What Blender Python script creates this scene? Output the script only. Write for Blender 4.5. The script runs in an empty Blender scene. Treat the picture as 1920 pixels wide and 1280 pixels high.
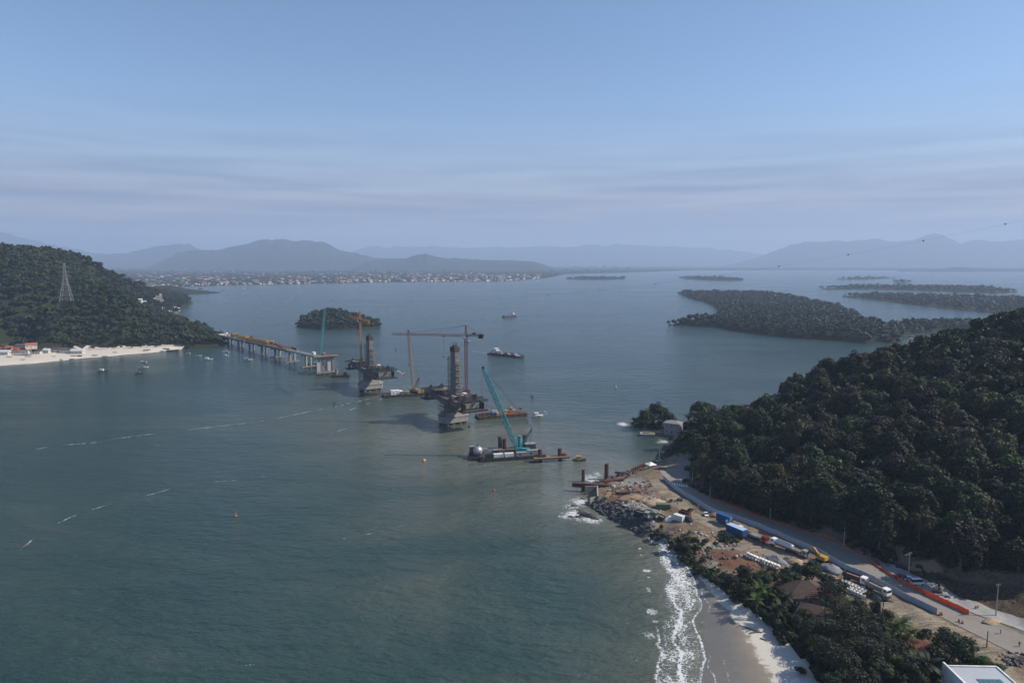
import bpy, math, random
import numpy as np
from mathutils import Vector, Matrix, Euler

random.seed(7)
rng = np.random.default_rng(7)
SC = bpy.context.scene
COL = SC.collection
R = math.radians

# ---------------------------------------------------------------- camera
CAMZ, FPX, YH = 120.0, 1280.0, 492.0
PITCH = math.atan((640 - YH) / FPX)
cam = bpy.data.cameras.new('camera')
cam.sensor_width = 36.0
cam.lens = 24.0
cam.clip_start = 1.0
cam.clip_end = 90000.0
cam_o = bpy.data.objects.new('camera', cam)
cam_o.location = (0, 0, CAMZ)
cam_o.rotation_euler = (math.pi / 2 - PITCH, 0, 0)
COL.objects.link(cam_o)
SC.camera = cam_o

# ---------------------------------------------------------------- sky and sun
SUN_EL, SUN_AZ = R(42), R(90)          # sun off to the right of the view (+x)
world = bpy.data.worlds.new('World')
SC.world = world
world.use_nodes = True
nt = world.node_tree
nt.nodes.clear()
wo = nt.nodes.new('ShaderNodeOutputWorld')
bg = nt.nodes.new('ShaderNodeBackground')
sky = nt.nodes.new('ShaderNodeTexSky')
sky.sky_type = 'NISHITA'
sky.sun_disc = False
sky.sun_elevation = SUN_EL
sky.sun_rotation = SUN_AZ
sky.altitude = 100
sky.air_density = 1.0
sky.dust_density = 0.35
sky.ozone_density = 4.5
bg.inputs['Strength'].default_value = 0.086
# thin streaky cloud bands low over the horizon, all round the sky
tc = nt.nodes.new('ShaderNodeTexCoord')
sep = nt.nodes.new('ShaderNodeSeparateXYZ')
nt.links.new(tc.outputs['Generated'], sep.inputs[0])
mp = nt.nodes.new('ShaderNodeMapping')
mp.inputs['Scale'].default_value = (1.6, 1.6, 26.0)
nt.links.new(tc.outputs['Generated'], mp.inputs[0])
nz = nt.nodes.new('ShaderNodeTexNoise')
nz.inputs['Scale'].default_value = 2.2
nz.inputs['Detail'].default_value = 6
nz.inputs['Roughness'].default_value = 0.55
nz.inputs['Distortion'].default_value = 0.3
nt.links.new(mp.outputs[0], nz.inputs['Vector'])
cr = nt.nodes.new('ShaderNodeValToRGB')          # grey veil to pale lilac streaks
cr.color_ramp.elements[0].position = 0.36
cr.color_ramp.elements[0].color = (1.75, 2.05, 2.95, 1)
cr.color_ramp.elements[1].position = 0.66
cr.color_ramp.elements[1].color = (3.7, 3.45, 3.75, 1)
nt.links.new(nz.outputs[0], cr.inputs[0])
band = nt.nodes.new('ShaderNodeValToRGB')         # how far up the veil reaches
be = band.color_ramp.elements
be[0].position = 0.0; be[0].color = (0.85, 0.85, 0.85, 1)
be[1].position = 0.215; be[1].color = (0, 0, 0, 1)
e = be.new(0.085); e.color = (0.88, 0.88, 0.88, 1)
e = be.new(0.14); e.color = (0.38, 0.38, 0.38, 1)
wav = nt.nodes.new('ShaderNodeMath'); wav.operation = 'MULTIPLY_ADD'
wav.inputs[1].default_value = 0.07; wav.inputs[2].default_value = -0.035
add = nt.nodes.new('ShaderNodeMath'); add.operation = 'ADD'
nt.links.new(nz.outputs[0], wav.inputs[0]); nt.links.new(wav.outputs[0], add.inputs[0]); nt.links.new(sep.outputs['Z'], add.inputs[1])
nt.links.new(add.outputs[0], band.inputs[0])
mix = nt.nodes.new('ShaderNodeMix'); mix.data_type = 'RGBA'
nt.links.new(band.outputs[0], mix.inputs[0])
nt.links.new(sky.outputs[0], mix.inputs[6])
nt.links.new(cr.outputs[0], mix.inputs[7])
nt.links.new(mix.outputs[2], bg.inputs['Color'])
nt.links.new(bg.outputs[0], wo.inputs[0])

sun = bpy.data.lights.new('sun', 'SUN')
sun.energy = 3.7
sun.angle = R(0.53)
sun.color = (1.0, 0.915, 0.79)
sun_o = bpy.data.objects.new('sun', sun)
sd = Vector((math.cos(SUN_EL), 0, math.sin(SUN_EL)))
sun_o.rotation_euler = sd.to_track_quat('Z', 'Y').to_euler()
sun_o.location = (300, 0, 400)
COL.objects.link(sun_o)

SC.view_settings.view_transform = 'Standard'
SC.view_settings.look = 'None'
SC.view_settings.gamma = 1
SC.view_settings.use_curve_mapping = False
SC.view_settings.exposure = 0.70
SC.render.engine = 'CYCLES'
SC.cycles.use_denoising = True
SC.cycles.max_bounces = 5
SC.cycles.diffuse_bounces = 2
SC.cycles.glossy_bounces = 2
SC.cycles.transmission_bounces = 2
SC.cycles.transparent_max_bounces = 12
SC.cycles.volume_bounces = 1
SC.cycles.caustics_reflective = False
SC.cycles.caustics_refractive = False
SC.cycles.sample_clamp_indirect = 6

# ---------------------------------------------------------------- helpers
CP, SP = math.cos(PITCH), math.sin(PITCH)
def ray(px, py):
    cx, cy = (px - 960) / FPX, (640 - py) / FPX
    return cx, CP + cy * SP, -SP + cy * CP
def G(px, py, z=0.0):
    """point on the level z that shows at photograph pixel px, py"""
    x, y, w = ray(px, py)
    t = (z - CAMZ) / w
    return Vector((x * t, y * t, z))
def D(px, py, dist):
    """point at forward distance dist on the sight line of a pixel"""
    x, y, w = ray(px, py)
    t = dist / y
    return Vector((x * t, dist, CAMZ + w * t))
def project(P):
    P = np.asarray(P, float).reshape(-1, 3)
    x, y, z = P[:, 0], P[:, 1], P[:, 2] - CAMZ
    f = y * CP - z * SP
    u = y * SP + z * CP
    f = np.where(f < 1, 1, f)
    return 960 + FPX * x / f, 640 - FPX * u / f

class MB:
    """collects shapes and links them as one mesh object"""
    def __init__(s):
        s.v, s.f, s.m = [], [], []
    def add(s, vs, fs, m=0):
        o = len(s.v)
        s.v.extend([tuple(p) for p in vs])
        s.f.extend([tuple(i + o for i in f) for f in fs])
        s.m.extend([m] * len(fs))
        return s
    def box(s, c, d, rz=0.0, m=0, top=1.0, topy=None):
        cx, cy, cz = c
        hx, hy, hz = d[0] / 2, d[1] / 2, d[2] / 2
        topy = top if topy is None else topy
        ca, sa = math.cos(rz), math.sin(rz)
        vs = []
        for z, k, ky in ((-hz, 1, 1), (hz, top, topy)):
            for x, y in ((-hx, -hy), (hx, -hy), (hx, hy), (-hx, hy)):
                x *= k; y *= ky
                vs.append((cx + x * ca - y * sa, cy + x * sa + y * ca, cz + z))
        return s.add(vs, [(3, 2, 1, 0), (4, 5, 6, 7), (0, 1, 5, 4), (1, 2, 6, 5), (2, 3, 7, 6), (3, 0, 4, 7)], m)
    def bar(s, p, q, w, h=None, m=0):
        p, q = Vector(p), Vector(q)
        h = w if h is None else h
        d = (q - p).normalized()
        up = Vector((0, 0, 1)) if abs(d.z) < 0.95 else Vector((1, 0, 0))
        a = d.cross(up).normalized() * (w / 2)
        b = a.cross(d).normalized() * (h / 2)
        vs = [p - a - b, p + a - b, p + a + b, p - a + b, q - a - b, q + a - b, q + a + b, q - a + b]
        return s.add(vs, [(3, 2, 1, 0), (4, 5, 6, 7), (0, 1, 5, 4), (1, 2, 6, 5), (2, 3, 7, 6), (3, 0, 4, 7)], m)
    def tube(s, pts, rs, n=8, m=0, cap=True):
        pts = [Vector(p) for p in pts]
        if not isinstance(rs, (list, tuple)):
            rs = [rs] * len(pts)
        vs, fs = [], []
        for i, p in enumerate(pts):
            d = (pts[min(i + 1, len(pts) - 1)] - pts[max(i - 1, 0)]).normalized()
            up = Vector((0, 0, 1)) if abs(d.z) < 0.9 else Vector((1, 0, 0))
            a = d.cross(up).normalized(); b = a.cross(d).normalized()
            for k in range(n):
                t = 2 * math.pi * k / n
                vs.append(p + (a * math.cos(t) + b * math.sin(t)) * rs[i])
        for i in range(len(pts) - 1):
            for k in range(n):
                k2 = (k + 1) % n
                fs.append((i * n + k, i * n + k2, (i + 1) * n + k2, (i + 1) * n + k))
        if cap:
            fs.append(tuple(range(n - 1, -1, -1)))
            fs.append(tuple((len(pts) - 1) * n + k for k in range(n)))
        return s.add(vs, fs, m)
    def prism(s, poly, z0, z1, m=0, top=1.0):
        n = len(poly)
        cx = sum(p[0] for p in poly) / n; cy = sum(p[1] for p in poly) / n
        vs = [(p[0], p[1], z0) for p in poly] + [(cx + (p[0] - cx) * top, cy + (p[1] - cy) * top, z1) for p in poly]
        fs = [tuple(range(n - 1, -1, -1)), tuple(range(n, 2 * n))]
        fs += [(k, (k + 1) % n, n + (k + 1) % n, n + k) for k in range(n)]
        return s.add(vs, fs, m)
    def loft(s, rings, m=0, cap=True, closed=True):
        n = len(rings[0]); vs = []; fs = []
        for r in rings: vs.extend(r)
        for i in range(len(rings) - 1):
            for k in range(n if closed else n - 1):
                k2 = (k + 1) % n
                fs.append((i * n + k, i * n + k2, (i + 1) * n + k2, (i + 1) * n + k))
        if cap:
            fs.append(tuple(range(n - 1, -1, -1)))
            fs.append(tuple((len(rings) - 1) * n + k for k in range(n)))
        return s.add(vs, fs, m)
    def lattice(s, p, q, w, bays, chord, brace, m=0, w2=None, up=None, tri=False):
        """a lattice box girder from p to q"""
        p, q = Vector(p), Vector(q)
        d = (q - p).normalized()
        up = Vector(up) if up else (Vector((0, 0, 1)) if abs(d.z) < 0.9 else Vector((0, 1, 0)))
        a = d.cross(up).normalized(); b = a.cross(d).normalized()
        w2 = w if w2 is None else w2
        cs = ((-1, -1), (1, -1), (0, 1)) if tri else ((-1, -1), (1, -1), (1, 1), (-1, 1))
        nodes = []
        for i in range(bays + 1):
            t = i / bays
            ww = (w + (w2 - w) * t) / 2
            c = p.lerp(q, t)
            nodes.append([c + a * (x * ww) + b * (y * ww) for x, y in cs])
        n = len(cs)
        for k in range(n):
            s.bar(nodes[0][k], nodes[-1][k], chord, m=m)
        for i in range(bays):
            for k in range(n):
                k2 = (k + 1) % n
                if (i + k) % 2: s.bar(nodes[i][k], nodes[i + 1][k2], brace, m=m)
                else: s.bar(nodes[i][k2], nodes[i + 1][k], brace, m=m)
                s.bar(nodes[i + 1][k], nodes[i + 1][k2], brace, m=m)
        return s
    def mesh(s, name, mats):
        me = bpy.data.meshes.new(name)
        me.from_pydata(s.v, [], s.f)
        for mm in (mats if isinstance(mats, (list, tuple)) else [mats]):
            me.materials.append(mm)
        if any(s.m): me.polygons.foreach_set('material_index', s.m)
        me.update()
        return me
    def build(s, name, mats, parent=None, loc=(0, 0, 0), rz=0.0, smooth=False):
        me = s.mesh(name, mats)
        if smooth: me.polygons.foreach_set('use_smooth', [True] * len(me.polygons))
        return put(name, me, parent, loc, rz)

def put(name, me, parent=None, loc=(0, 0, 0), rz=0.0, sc=None):
    o = bpy.data.objects.new(name, me)
    COL.objects.link(o)
    o.location = loc
    o.rotation_euler = (0, 0, rz)
    if sc is not None: o.scale = (sc, sc, sc) if not hasattr(sc, '__len__') else sc
    if parent is not None: o.parent = parent
    return o
def tag(o, label, cat, group=None):
    o['label'] = label; o['category'] = cat
    if group: o['group'] = group
    return o
def thing(name, label, cat, loc=(0, 0, 0), rz=0.0, group=None):
    o = bpy.data.objects.new(name, None)
    o.empty_display_size = 1.0
    COL.objects.link(o)
    o.location = loc
    o.rotation_euler = (0, 0, rz)
    return tag(o, label, cat, group)
def kind(o, k):
    o['kind'] = k
    return o
def dup(src, loc, rz=0.0, label=None, group=None, sc=None):
    """copy of a thing with copies of its parts and sub-parts"""
    r = src.copy(); COL.objects.link(r)
    r.location = loc; r.rotation_euler = (0, 0, rz)
    if sc is not None: r.scale = (sc, sc, sc)
    if label: r['label'] = label
    if group: r['group'] = group
    for ch in list(src.children):
        c = ch.copy(); COL.objects.link(c); c.parent = r
        for g in list(ch.children):
            d = g.copy(); COL.objects.link(d); d.parent = c
    return r
def np_mesh(name, V, F, mats, smooth=False):
    """V (n,3), F (m,k) arrays"""
    V = np.asarray(V, np.float32); F = np.asarray(F, np.int32)
    me = bpy.data.meshes.new(name)
    me.vertices.add(len(V)); me.vertices.foreach_set('co', V.ravel())
    k = F.shape[1]
    me.loops.add(F.size); me.loops.foreach_set('vertex_index', F.ravel())
    me.polygons.add(len(F))
    me.polygons.foreach_set('loop_start', np.arange(0, F.size, k, dtype=np.int32))
    me.polygons.foreach_set('loop_total', np.full(len(F), k, np.int32))
    if smooth: me.polygons.foreach_set('use_smooth', np.ones(len(F), bool))
    for m in (mats if isinstance(mats, (list, tuple)) else [mats]): me.materials.append(m)
    me.update(calc_edges=True)
    me.validate()
    return me
def attr(me, name, vals):
    a = me.attributes.new(name, 'FLOAT', 'POINT')
    a.data.foreach_set('value', np.asarray(vals, np.float32))

# value noise for terrain shapes
def vnoise(x, y, s, seed=0):
    x = np.asarray(x) / s + seed * 17.3; y = np.asarray(y) / s - seed * 9.1
    xi = np.floor(x).astype(np.int64); yi = np.floor(y).astype(np.int64)
    fx = x - xi; fy = y - yi
    fx = fx * fx * (3 - 2 * fx); fy = fy * fy * (3 - 2 * fy)
    def h(a, b):
        n = (a * 374761393 + b * 668265263 + seed * 974711) & 0x7fffffff
        n = ((n ^ (n >> 13)) * 1274126177) & 0x7fffffff
        return ((n ^ (n >> 16)) & 0xffff) / 65535.0
    return (h(xi, yi) * (1 - fx) + h(xi + 1, yi) * fx) * (1 - fy) + (h(xi, yi + 1) * (1 - fx) + h(xi + 1, yi + 1) * fx) * fy
def fbm(x, y, s, seed=0, o=4):
    t = 0; a = 1; n = 0
    for i in range(o):
        t = t + a * (vnoise(x, y, s / 2 ** i, seed + i) - .5); n += a; a *= .5
    return t / n
def inside(x, y, poly):
    x = np.asarray(x, float); y = np.asarray(y, float)
    c = np.zeros(x.shape, bool)
    n = len(poly)
    for i in range(n):
        x1, y1 = poly[i][0], poly[i][1]; x2, y2 = poly[(i + 1) % n][0], poly[(i + 1) % n][1]
        if y1 == y2: continue
        hit = ((y1 > y) != (y2 > y)) & (x < (x2 - x1) * (y - y1) / (y2 - y1) + x1)
        c ^= hit
    return c
def dist_line(x, y, line):
    x = np.asarray(x, float); y = np.asarray(y, float)
    best = np.full(x.shape, 1e9)
    for (a, b) in zip(line[:-1], line[1:]):
        dx, dy = b[0] - a[0], b[1] - a[1]
        t = np.clip(((x - a[0]) * dx + (y - a[1]) * dy) / (dx * dx + dy * dy + 1e-9), 0, 1)
        best = np.minimum(best, np.hypot(x - a[0] - t * dx, y - a[1] - t * dy))
    return best
class Surf:
    """smooth height surface through control points (linear radial basis)"""
    def __init__(s, pts, eps=3.0):
        P = np.array([(p[0], p[1], p[2]) for p in pts], float)
        s.p = P[:, :2]; s.e = eps
        A = np.sqrt(((s.p[:, None] - s.p[None]) ** 2).sum(-1) + eps ** 2)
        n = len(P)
        K = np.zeros((n + 1, n + 1)); K[:n, :n] = -A + np.eye(n) * 1e-3; K[n, :n] = 1; K[:n, n] = 1
        s.w = np.linalg.solve(K, np.append(P[:, 2], 0))
    def __call__(s, x, y):
        x = np.asarray(x, float); y = np.asarray(y, float)
        sh = x.shape; q = np.stack([x.ravel(), y.ravel()], 1)
        out = np.empty(len(q))
        for i in range(0, len(q), 20000):
            qq = q[i:i + 20000]
            A = -np.sqrt(((qq[:, None] - s.p[None]) ** 2).sum(-1) + s.e ** 2)
            out[i:i + 20000] = A @ s.w[:-1] + s.w[-1]
        return out.reshape(sh)
def resample(line, step):
    out = [Vector(line[0])]; 
    for a, b in zip(line[:-1], line[1:]):
        a, b = Vector(a), Vector(b); n = max(1, int(round((b - a).length / step)))
        for i in range(1, n + 1): out.append(a.lerp(b, i / n))
    return out
def smooth_line(line, it=2):
    L = [Vector(p) for p in line]
    for _ in range(it):
        n = [L[0]]
        for a, b in zip(L[:-1], L[1:]): n += [a.lerp(b, .25), a.lerp(b, .75)]
        L = n + [L[-1]]
    return L

# ---------------------------------------------------------------- materials
def nodes(name):
    m = bpy.data.materials.new(name); m.use_nodes = True
    t = m.node_tree
    return m, t, t.nodes['Principled BSDF'], t.nodes['Material Output']
def N(t, typ, **kw):
    n = t.nodes.new(typ)
    for k, v in kw.items():
        if k in n.inputs: n.inputs[k].default_value = v
        else: setattr(n, k, v)
    return n
def ramp(t, fac, stops):
    r = t.nodes.new('ShaderNodeValToRGB')
    el = r.color_ramp.elements
    while len(el) < len(stops): el.new(0.5)
    for e, (p, c) in zip(el, stops):
        e.position = p
        e.color = (c, c, c, 1) if not hasattr(c, '__len__') else (c[0], c[1], c[2], 1)
    t.links.new(fac, r.inputs[0])
    return r.outputs[0]
def mixc(t, fac, a, b, mode='MIX'):
    m = t.nodes.new('ShaderNodeMix'); m.data_type = 'RGBA'; m.blend_type = mode
    for i, v in ((0, fac), (6, a), (7, b)):
        if hasattr(v, 'is_linked') or isinstance(v, bpy.types.NodeSocket): t.links.new(v, m.inputs[i])
        elif hasattr(v, '__len__'): m.inputs[i].default_value = (v[0], v[1], v[2], 1)
        else: m.inputs[i].default_value = v
    return m.outputs[2]
def math_(t, op, a, b=0.0):
    m = t.nodes.new('ShaderNodeMath'); m.operation = op
    for i, v in ((0, a), (1, b)):
        if isinstance(v, bpy.types.NodeSocket): t.links.new(v, m.inputs[i])
        else: m.inputs[i].default_value = v
    return m.outputs[0]
def noise(t, scale, detail=4, rough=.55, vec=None, dist=0.0):
    n = N(t, 'ShaderNodeTexNoise', Scale=scale, Detail=detail, Roughness=rough, Distortion=dist)
    if vec is not None: t.links.new(vec, n.inputs['Vector'])
    return n.outputs[0]
def objvec(t, scale=None):
    c = t.nodes.new('ShaderNodeTexCoord').outputs['Object']
    if scale is None: return c
    m = t.nodes.new('ShaderNodeMapping'); m.inputs['Scale'].default_value = scale
    t.links.new(c, m.inputs[0]); return m.outputs[0]
def posvec(t, scale=None, rot=0.0):
    c = t.nodes.new('ShaderNodeNewGeometry').outputs['Position']
    if scale is None: return c
    m = t.nodes.new('ShaderNodeMapping'); m.inputs['Scale'].default_value = scale
    m.inputs['Rotation'].default_value = (0, 0, rot)
    t.links.new(c, m.inputs[0]); return m.outputs[0]
def bump(t, b, h, strength=.5, dist=.1):
    n = N(t, 'ShaderNodeBump', Strength=strength, Distance=dist)
    t.links.new(h, n.inputs['Height']); t.links.new(n.outputs[0], b.inputs['Normal'])
    return n
_mats = {}
def mat(name, col, rough=.75, var=.25, scale=1.2, bmp=.0, metal=0.0, spec=.3, dirt=None, dscale=.35):
    """plain worn surface: base colour with broad and fine variation, optional stain colour"""
    if name in _mats: return _mats[name]
    m, t, b, o = nodes(name)
    v = objvec(t)
    n1 = noise(t, scale, 5, .6, v)
    c = mixc(t, n1, [max(0, k * (1 - var)) for k in col], [k * (1 + var) for k in col])
    if dirt is not None:
        n2 = noise(t, dscale, 6, .65, v)
        c = mixc(t, ramp(t, n2, [(.45, 0), (.68, .8)]), c, dirt)
    t.links.new(c, b.inputs['Base Color'])
    b.inputs['Roughness'].default_value = rough
    b.inputs['Metallic'].default_value = metal
    b.inputs['Specular IOR Level'].default_value = spec
    if bmp: bump(t, b, noise(t, scale * 3, 4, .6, v), bmp, .05)
    _mats[name] = m
    return m
# ================================================================ LAND, WATER, AIR
# ---- shore of the near headland (right)
W_PX = [(1310, 1280), (1318, 1200), (1305, 1130), (1295, 1080), (1268, 1035), (1232, 1010), (1200, 1000), (1170, 983),
        (1140, 966), (1112, 950), (1096, 938), (1092, 920), (1105, 908), (1130, 900), (1160, 888), (1185, 880), (1228, 862),
        (1242, 845), (1252, 830), (1268, 818), (1262, 806), (1240, 806), (1215, 802), (1180, 797)]
SHORE = [Vector((50, 120, 0))] + [G(*p) for p in W_PX] + [Vector(p) for p in
        ((86, 504, 0), (96, 510, 0), (108, 508, 0), (122, 500, 0), (140, 503, 0), (168, 525, 0), (205, 560, 0), (255, 610, 0), (320, 680, 0), (450, 760, 0), (760, 900, 0))]
VEG_PX = [(1560, 1300), (1545, 1280), (1490, 1225), (1440, 1172), (1400, 1140), (1362, 1110), (1330, 1080), (1295, 1050), (1268, 1025)]
VEG = [G(p[0], p[1], 2.5) for p in VEG_PX]
FENCE_PX = [(1244, 899), (1262, 915), (1290, 934), (1326, 955), (1352, 966), (1420, 990), (1457, 1003), (1482, 1015), (1529, 1037),
            (1560, 1053), (1600, 1074), (1639, 1091), (1666, 1108), (1700, 1125), (1757, 1152)]
ROADZ = 6.0
FENCE = [G(p[0], p[1], ROADZ) for p in FENCE_PX]
NET_PX = [(1330, 934), (1390, 957), (1443, 976), (1520, 1001), (1582, 1025), (1615, 1042), (1646, 1063), (1700, 1098), (1760, 1126), (1817, 1152)]
NET = [G(p[0], p[1], ROADZ) for p in NET_PX]
ROAD_L = FENCE + [G(1800, 1175, ROADZ), G(1860, 1205, ROADZ), G(1930, 1240, ROADZ), G(2020, 1290, ROADZ)]
ROAD_R = [G(1290, 910, ROADZ), G(1330, 931, ROADZ)] + [G(p[0] + 3, p[1] - 3, ROADZ) for p in NET_PX[1:]] + [G(1870, 1168, ROADZ), G(1930, 1196, ROADZ), G(2020, 1236, ROADZ)]
LANE_PX = [(1640, 1047), (1700, 1072), (1740, 1092), (1790, 1110), (1850, 1132), (1925, 1160), (2020, 1200), (2020, 1230), (1925, 1186), (1850, 1157), (1790, 1134), (1735, 1112), (1690, 1090), (1655, 1062)]

ctrl = []
for p in SHORE: ctrl.append((p.x, p.y, 0.0))
# sea bed off the shore
for p in W_PX: ctrl.append((*G(p[0] - 60, p[1], 0).xy, -3.5))
for p in ((1160, 770), (1200, 760), (1290, 740), (1100, 880), (1230, 820)): ctrl.append((*G(*p).xy, -5))
for p in ((112, 530), (140, 530), (165, 560), (200, 600), (240, 650), (330, 740), (500, 850), (30, 140), (120, 620), (90, 525)): ctrl.append((*p, -5))
def cz(z, *pts):
    for p in pts: ctrl.append((*G(p[0], p[1], z).xy, z))
cz(1.0, (1350, 1240), (1350, 1180), (1330, 1110), (1385, 1300), (1312, 1068))
cz(2.5, (1420, 1240), (1395, 1180), (1480, 1290), (1365, 1118), (1445, 1200))
cz(3.8, (1560, 1270), (1510, 1215), (1460, 1150), (1420, 1110), (1370, 1070), (1320, 1040))
cz(4.5, (1215, 985), (1185, 962), (1155, 944), (1125, 926), (1250, 1000), (1285, 1020), (1150, 905), (1200, 930), (1190, 895), (1230, 880), (1250, 862))
cz(5.0, (1230, 940), (1255, 960), (1290, 985), (1340, 1010), (1400, 1040), (1460, 1060), (1520, 1080), (1600, 1120), (1700, 1160), (1800, 1230), (1650, 1200), (1700, 1280), (1850, 1290), (1550, 1150), (1350, 1035), (1230, 965))
cz(6.0, (1240, 885), (1290, 862), (1270, 890), (1296, 905), *FENCE_PX, *NET_PX, (1860, 1205), (1900, 1200), (1920, 1240), (1925, 1175), (2020, 1240), (1850, 1145), (1780, 1110), (1740, 1095))
cz(8.0, (1300, 872), (1330, 900), (1390, 930), (1450, 950), (1520, 985), (1590, 1012), (1660, 1040), (1720, 1062), (1800, 1085), (1870, 1105), (1925, 1125), (2020, 1160))
cz(13.0, (1340, 880), (1440, 915), (1560, 970), (1680, 1015), (1820, 1050), (1925, 1075), (2050, 1100))
RIDGE = [(1300, 806, 425), (1330, 810, 430), (1385, 800, 430), (1440, 788, 432), (1490, 756, 436), (1540, 730, 442), (1590, 714, 448), (1690, 692, 452), (1800, 654, 450), (1920, 624, 448), (2050, 572, 440), (2250, 440, 430), (2500, 380, 420)]
for p in RIDGE: ctrl.append(tuple(D(*p)))
for (a, b, c), k in zip(RIDGE, range(99)):
    q = D(a, b, c); ctrl.append((q.x + 35, q.y + 45, max(2, q.z - 10)))
for p in ((1290, 820, 3), (1320, 825, 6), (1265, 815, 2)): cz(p[2], p[:2])
for x, y, z in ((104, 498, 3), (98, 492, 3), (130, 480, 3), (260, 580, 12), (400, 620, 40), (560, 640, 80), (420, 440, 118), (560, 480, 120), (330, 300, 62), (420, 280, 85), (260, 200, 22), (330, 180, 40)): ctrl.append((x, y, z))
near_s = Surf(ctrl, 2.0)
SITE = [G(*p, 4.5) for p in ((1092, 912), (1150, 893), (1228, 866), (1296, 850), (1300, 905), (1330, 933), (1443, 979), (1582, 1029), (1640, 1052), (1675, 1063), (1720, 1078), (1800, 1101), (1925, 1128), (2050, 1172), (2050, 1330), (1860, 1300), (1810, 1245), (1730, 1195), (1650, 1150), (1560, 1090), (1490, 1080), (1440, 1086), (1395, 1090), (1345, 1082), (1318, 1062), (1285, 1038), (1255, 1008), (1205, 996), (1140, 966), (1104, 948))]
BEACH = [Vector((30, 120, 0))] + [G(p[0] - 50, p[1], 0) for p in W_PX[:6]] + list(reversed(VEG)) + [Vector((96, 120, 0))]
ROADPOLY = [p for p in ROAD_L] + list(reversed(ROAD_R))
def near_h(x, y, detail=True):
    x = np.asarray(x, float); y = np.asarray(y, float)
    h = near_s(x, y)
    flat = np.clip((dist_line(x, y, [(p.x, p.y) for p in smooth_line([a.lerp(b, .5) for a, b in zip(resample_n(ROAD_L, 20), resample_n(ROAD_R, 20))], 0)]) - 5) / 6, 0, 1)
    h = h * flat + ROADZ * (1 - flat)
    if detail:
        s = inside(x, y, [(p.x, p.y) for p in SITE]) * flat
        h = h + s * (np.maximum(fbm(x, y, 14, 5, 4), -.16) * 5.0 + fbm(x, y, 4.5, 8, 3) * 1.3)
        hill = np.clip((h - 9) / 12, 0, 1)
        h = h + hill * fbm(x, y, 60, 3, 4) * 8
    return h
def resample_n(line, n):
    L = [Vector(p) for p in line]
    d = [0]
    for a, b in zip(L[:-1], L[1:]): d.append(d[-1] + (b - a).length)
    out = []
    for i in range(n):
        t = d[-1] * i / (n - 1)
        k = min(max(np.searchsorted(d, t) - 1, 0), len(L) - 2)
        out.append(L[k].lerp(L[k + 1], (t - d[k]) / max(1e-6, d[k + 1] - d[k])))
    return out
def grid_h(x0, x1, y0, y1, st, fn):
    xs = np.arange(x0, x1 + .1, st); ys = np.arange(y0, y1 + .1, st)
    X, Y = np.meshgrid(xs, ys)
    return X, Y, fn(X, Y)
def grid_faces(ny, nx):
    i = np.arange(ny * nx).reshape(ny, nx)
    return np.stack([i[:-1, :-1], i[:-1, 1:], i[1:, 1:], i[1:, :-1]], -1).reshape(-1, 4)
def sub_mesh(name, V, F, mats, attrs=None, smooth=True):
    used, inv = np.unique(F.ravel(), return_inverse=True)
    me = np_mesh(name, V[used], inv.reshape(F.shape), mats, smooth)
    for k, a in (attrs or {}).items(): attr(me, k, a[used])
    return me

# ---- materials of the ground
def m_forest_floor():
    m, t, b, o = nodes('forest_floor')
    v = posvec(t)
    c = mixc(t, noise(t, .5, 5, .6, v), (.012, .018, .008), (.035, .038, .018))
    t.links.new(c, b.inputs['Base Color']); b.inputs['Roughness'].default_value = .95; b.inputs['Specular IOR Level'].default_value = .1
    return m
def m_beach():
    m, t, b, o = nodes('beach_sand')
    v = posvec(t)
    a = t.nodes.new('ShaderNodeAttribute'); a.attribute_name = 'dry'
    n = noise(t, .35, 6, .65, v)
    d = math_(t, 'ADD', a.outputs['Fac'], math_(t, 'MULTIPLY', math_(t, 'SUBTRACT', n, .5), .34))
    wet = ramp(t, d, [(.30, (.135, .124, .105)), (.46, (.175, .155, .125)), (.57, (.225, .185, .14)), (.62, (.52, .485, .43))])
    fine = noise(t, 2.2, 6, .7, v)
    c = mixc(t, ramp(t, fine, [(.35, .8), (.6, 0)]), wet, (.3, .26, .21), 'MIX')
    c = mixc(t, .35, wet, c)
    t.links.new(c, b.inputs['Base Color'])
    t.links.new(ramp(t, d, [(.30, .24), (.50, .5), (.6, .9)]), b.inputs['Roughness'])
    b.inputs['Specular IOR Level'].default_value = .4
    n2 = noise(t, 1.6, 5, .6, v)
    bp = bump(t, b, n2, .5, .25)
    t.links.new(ramp(t, d, [(.45, .02), (.66, .6)]), bp.inputs['Strength'])
    return m
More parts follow.
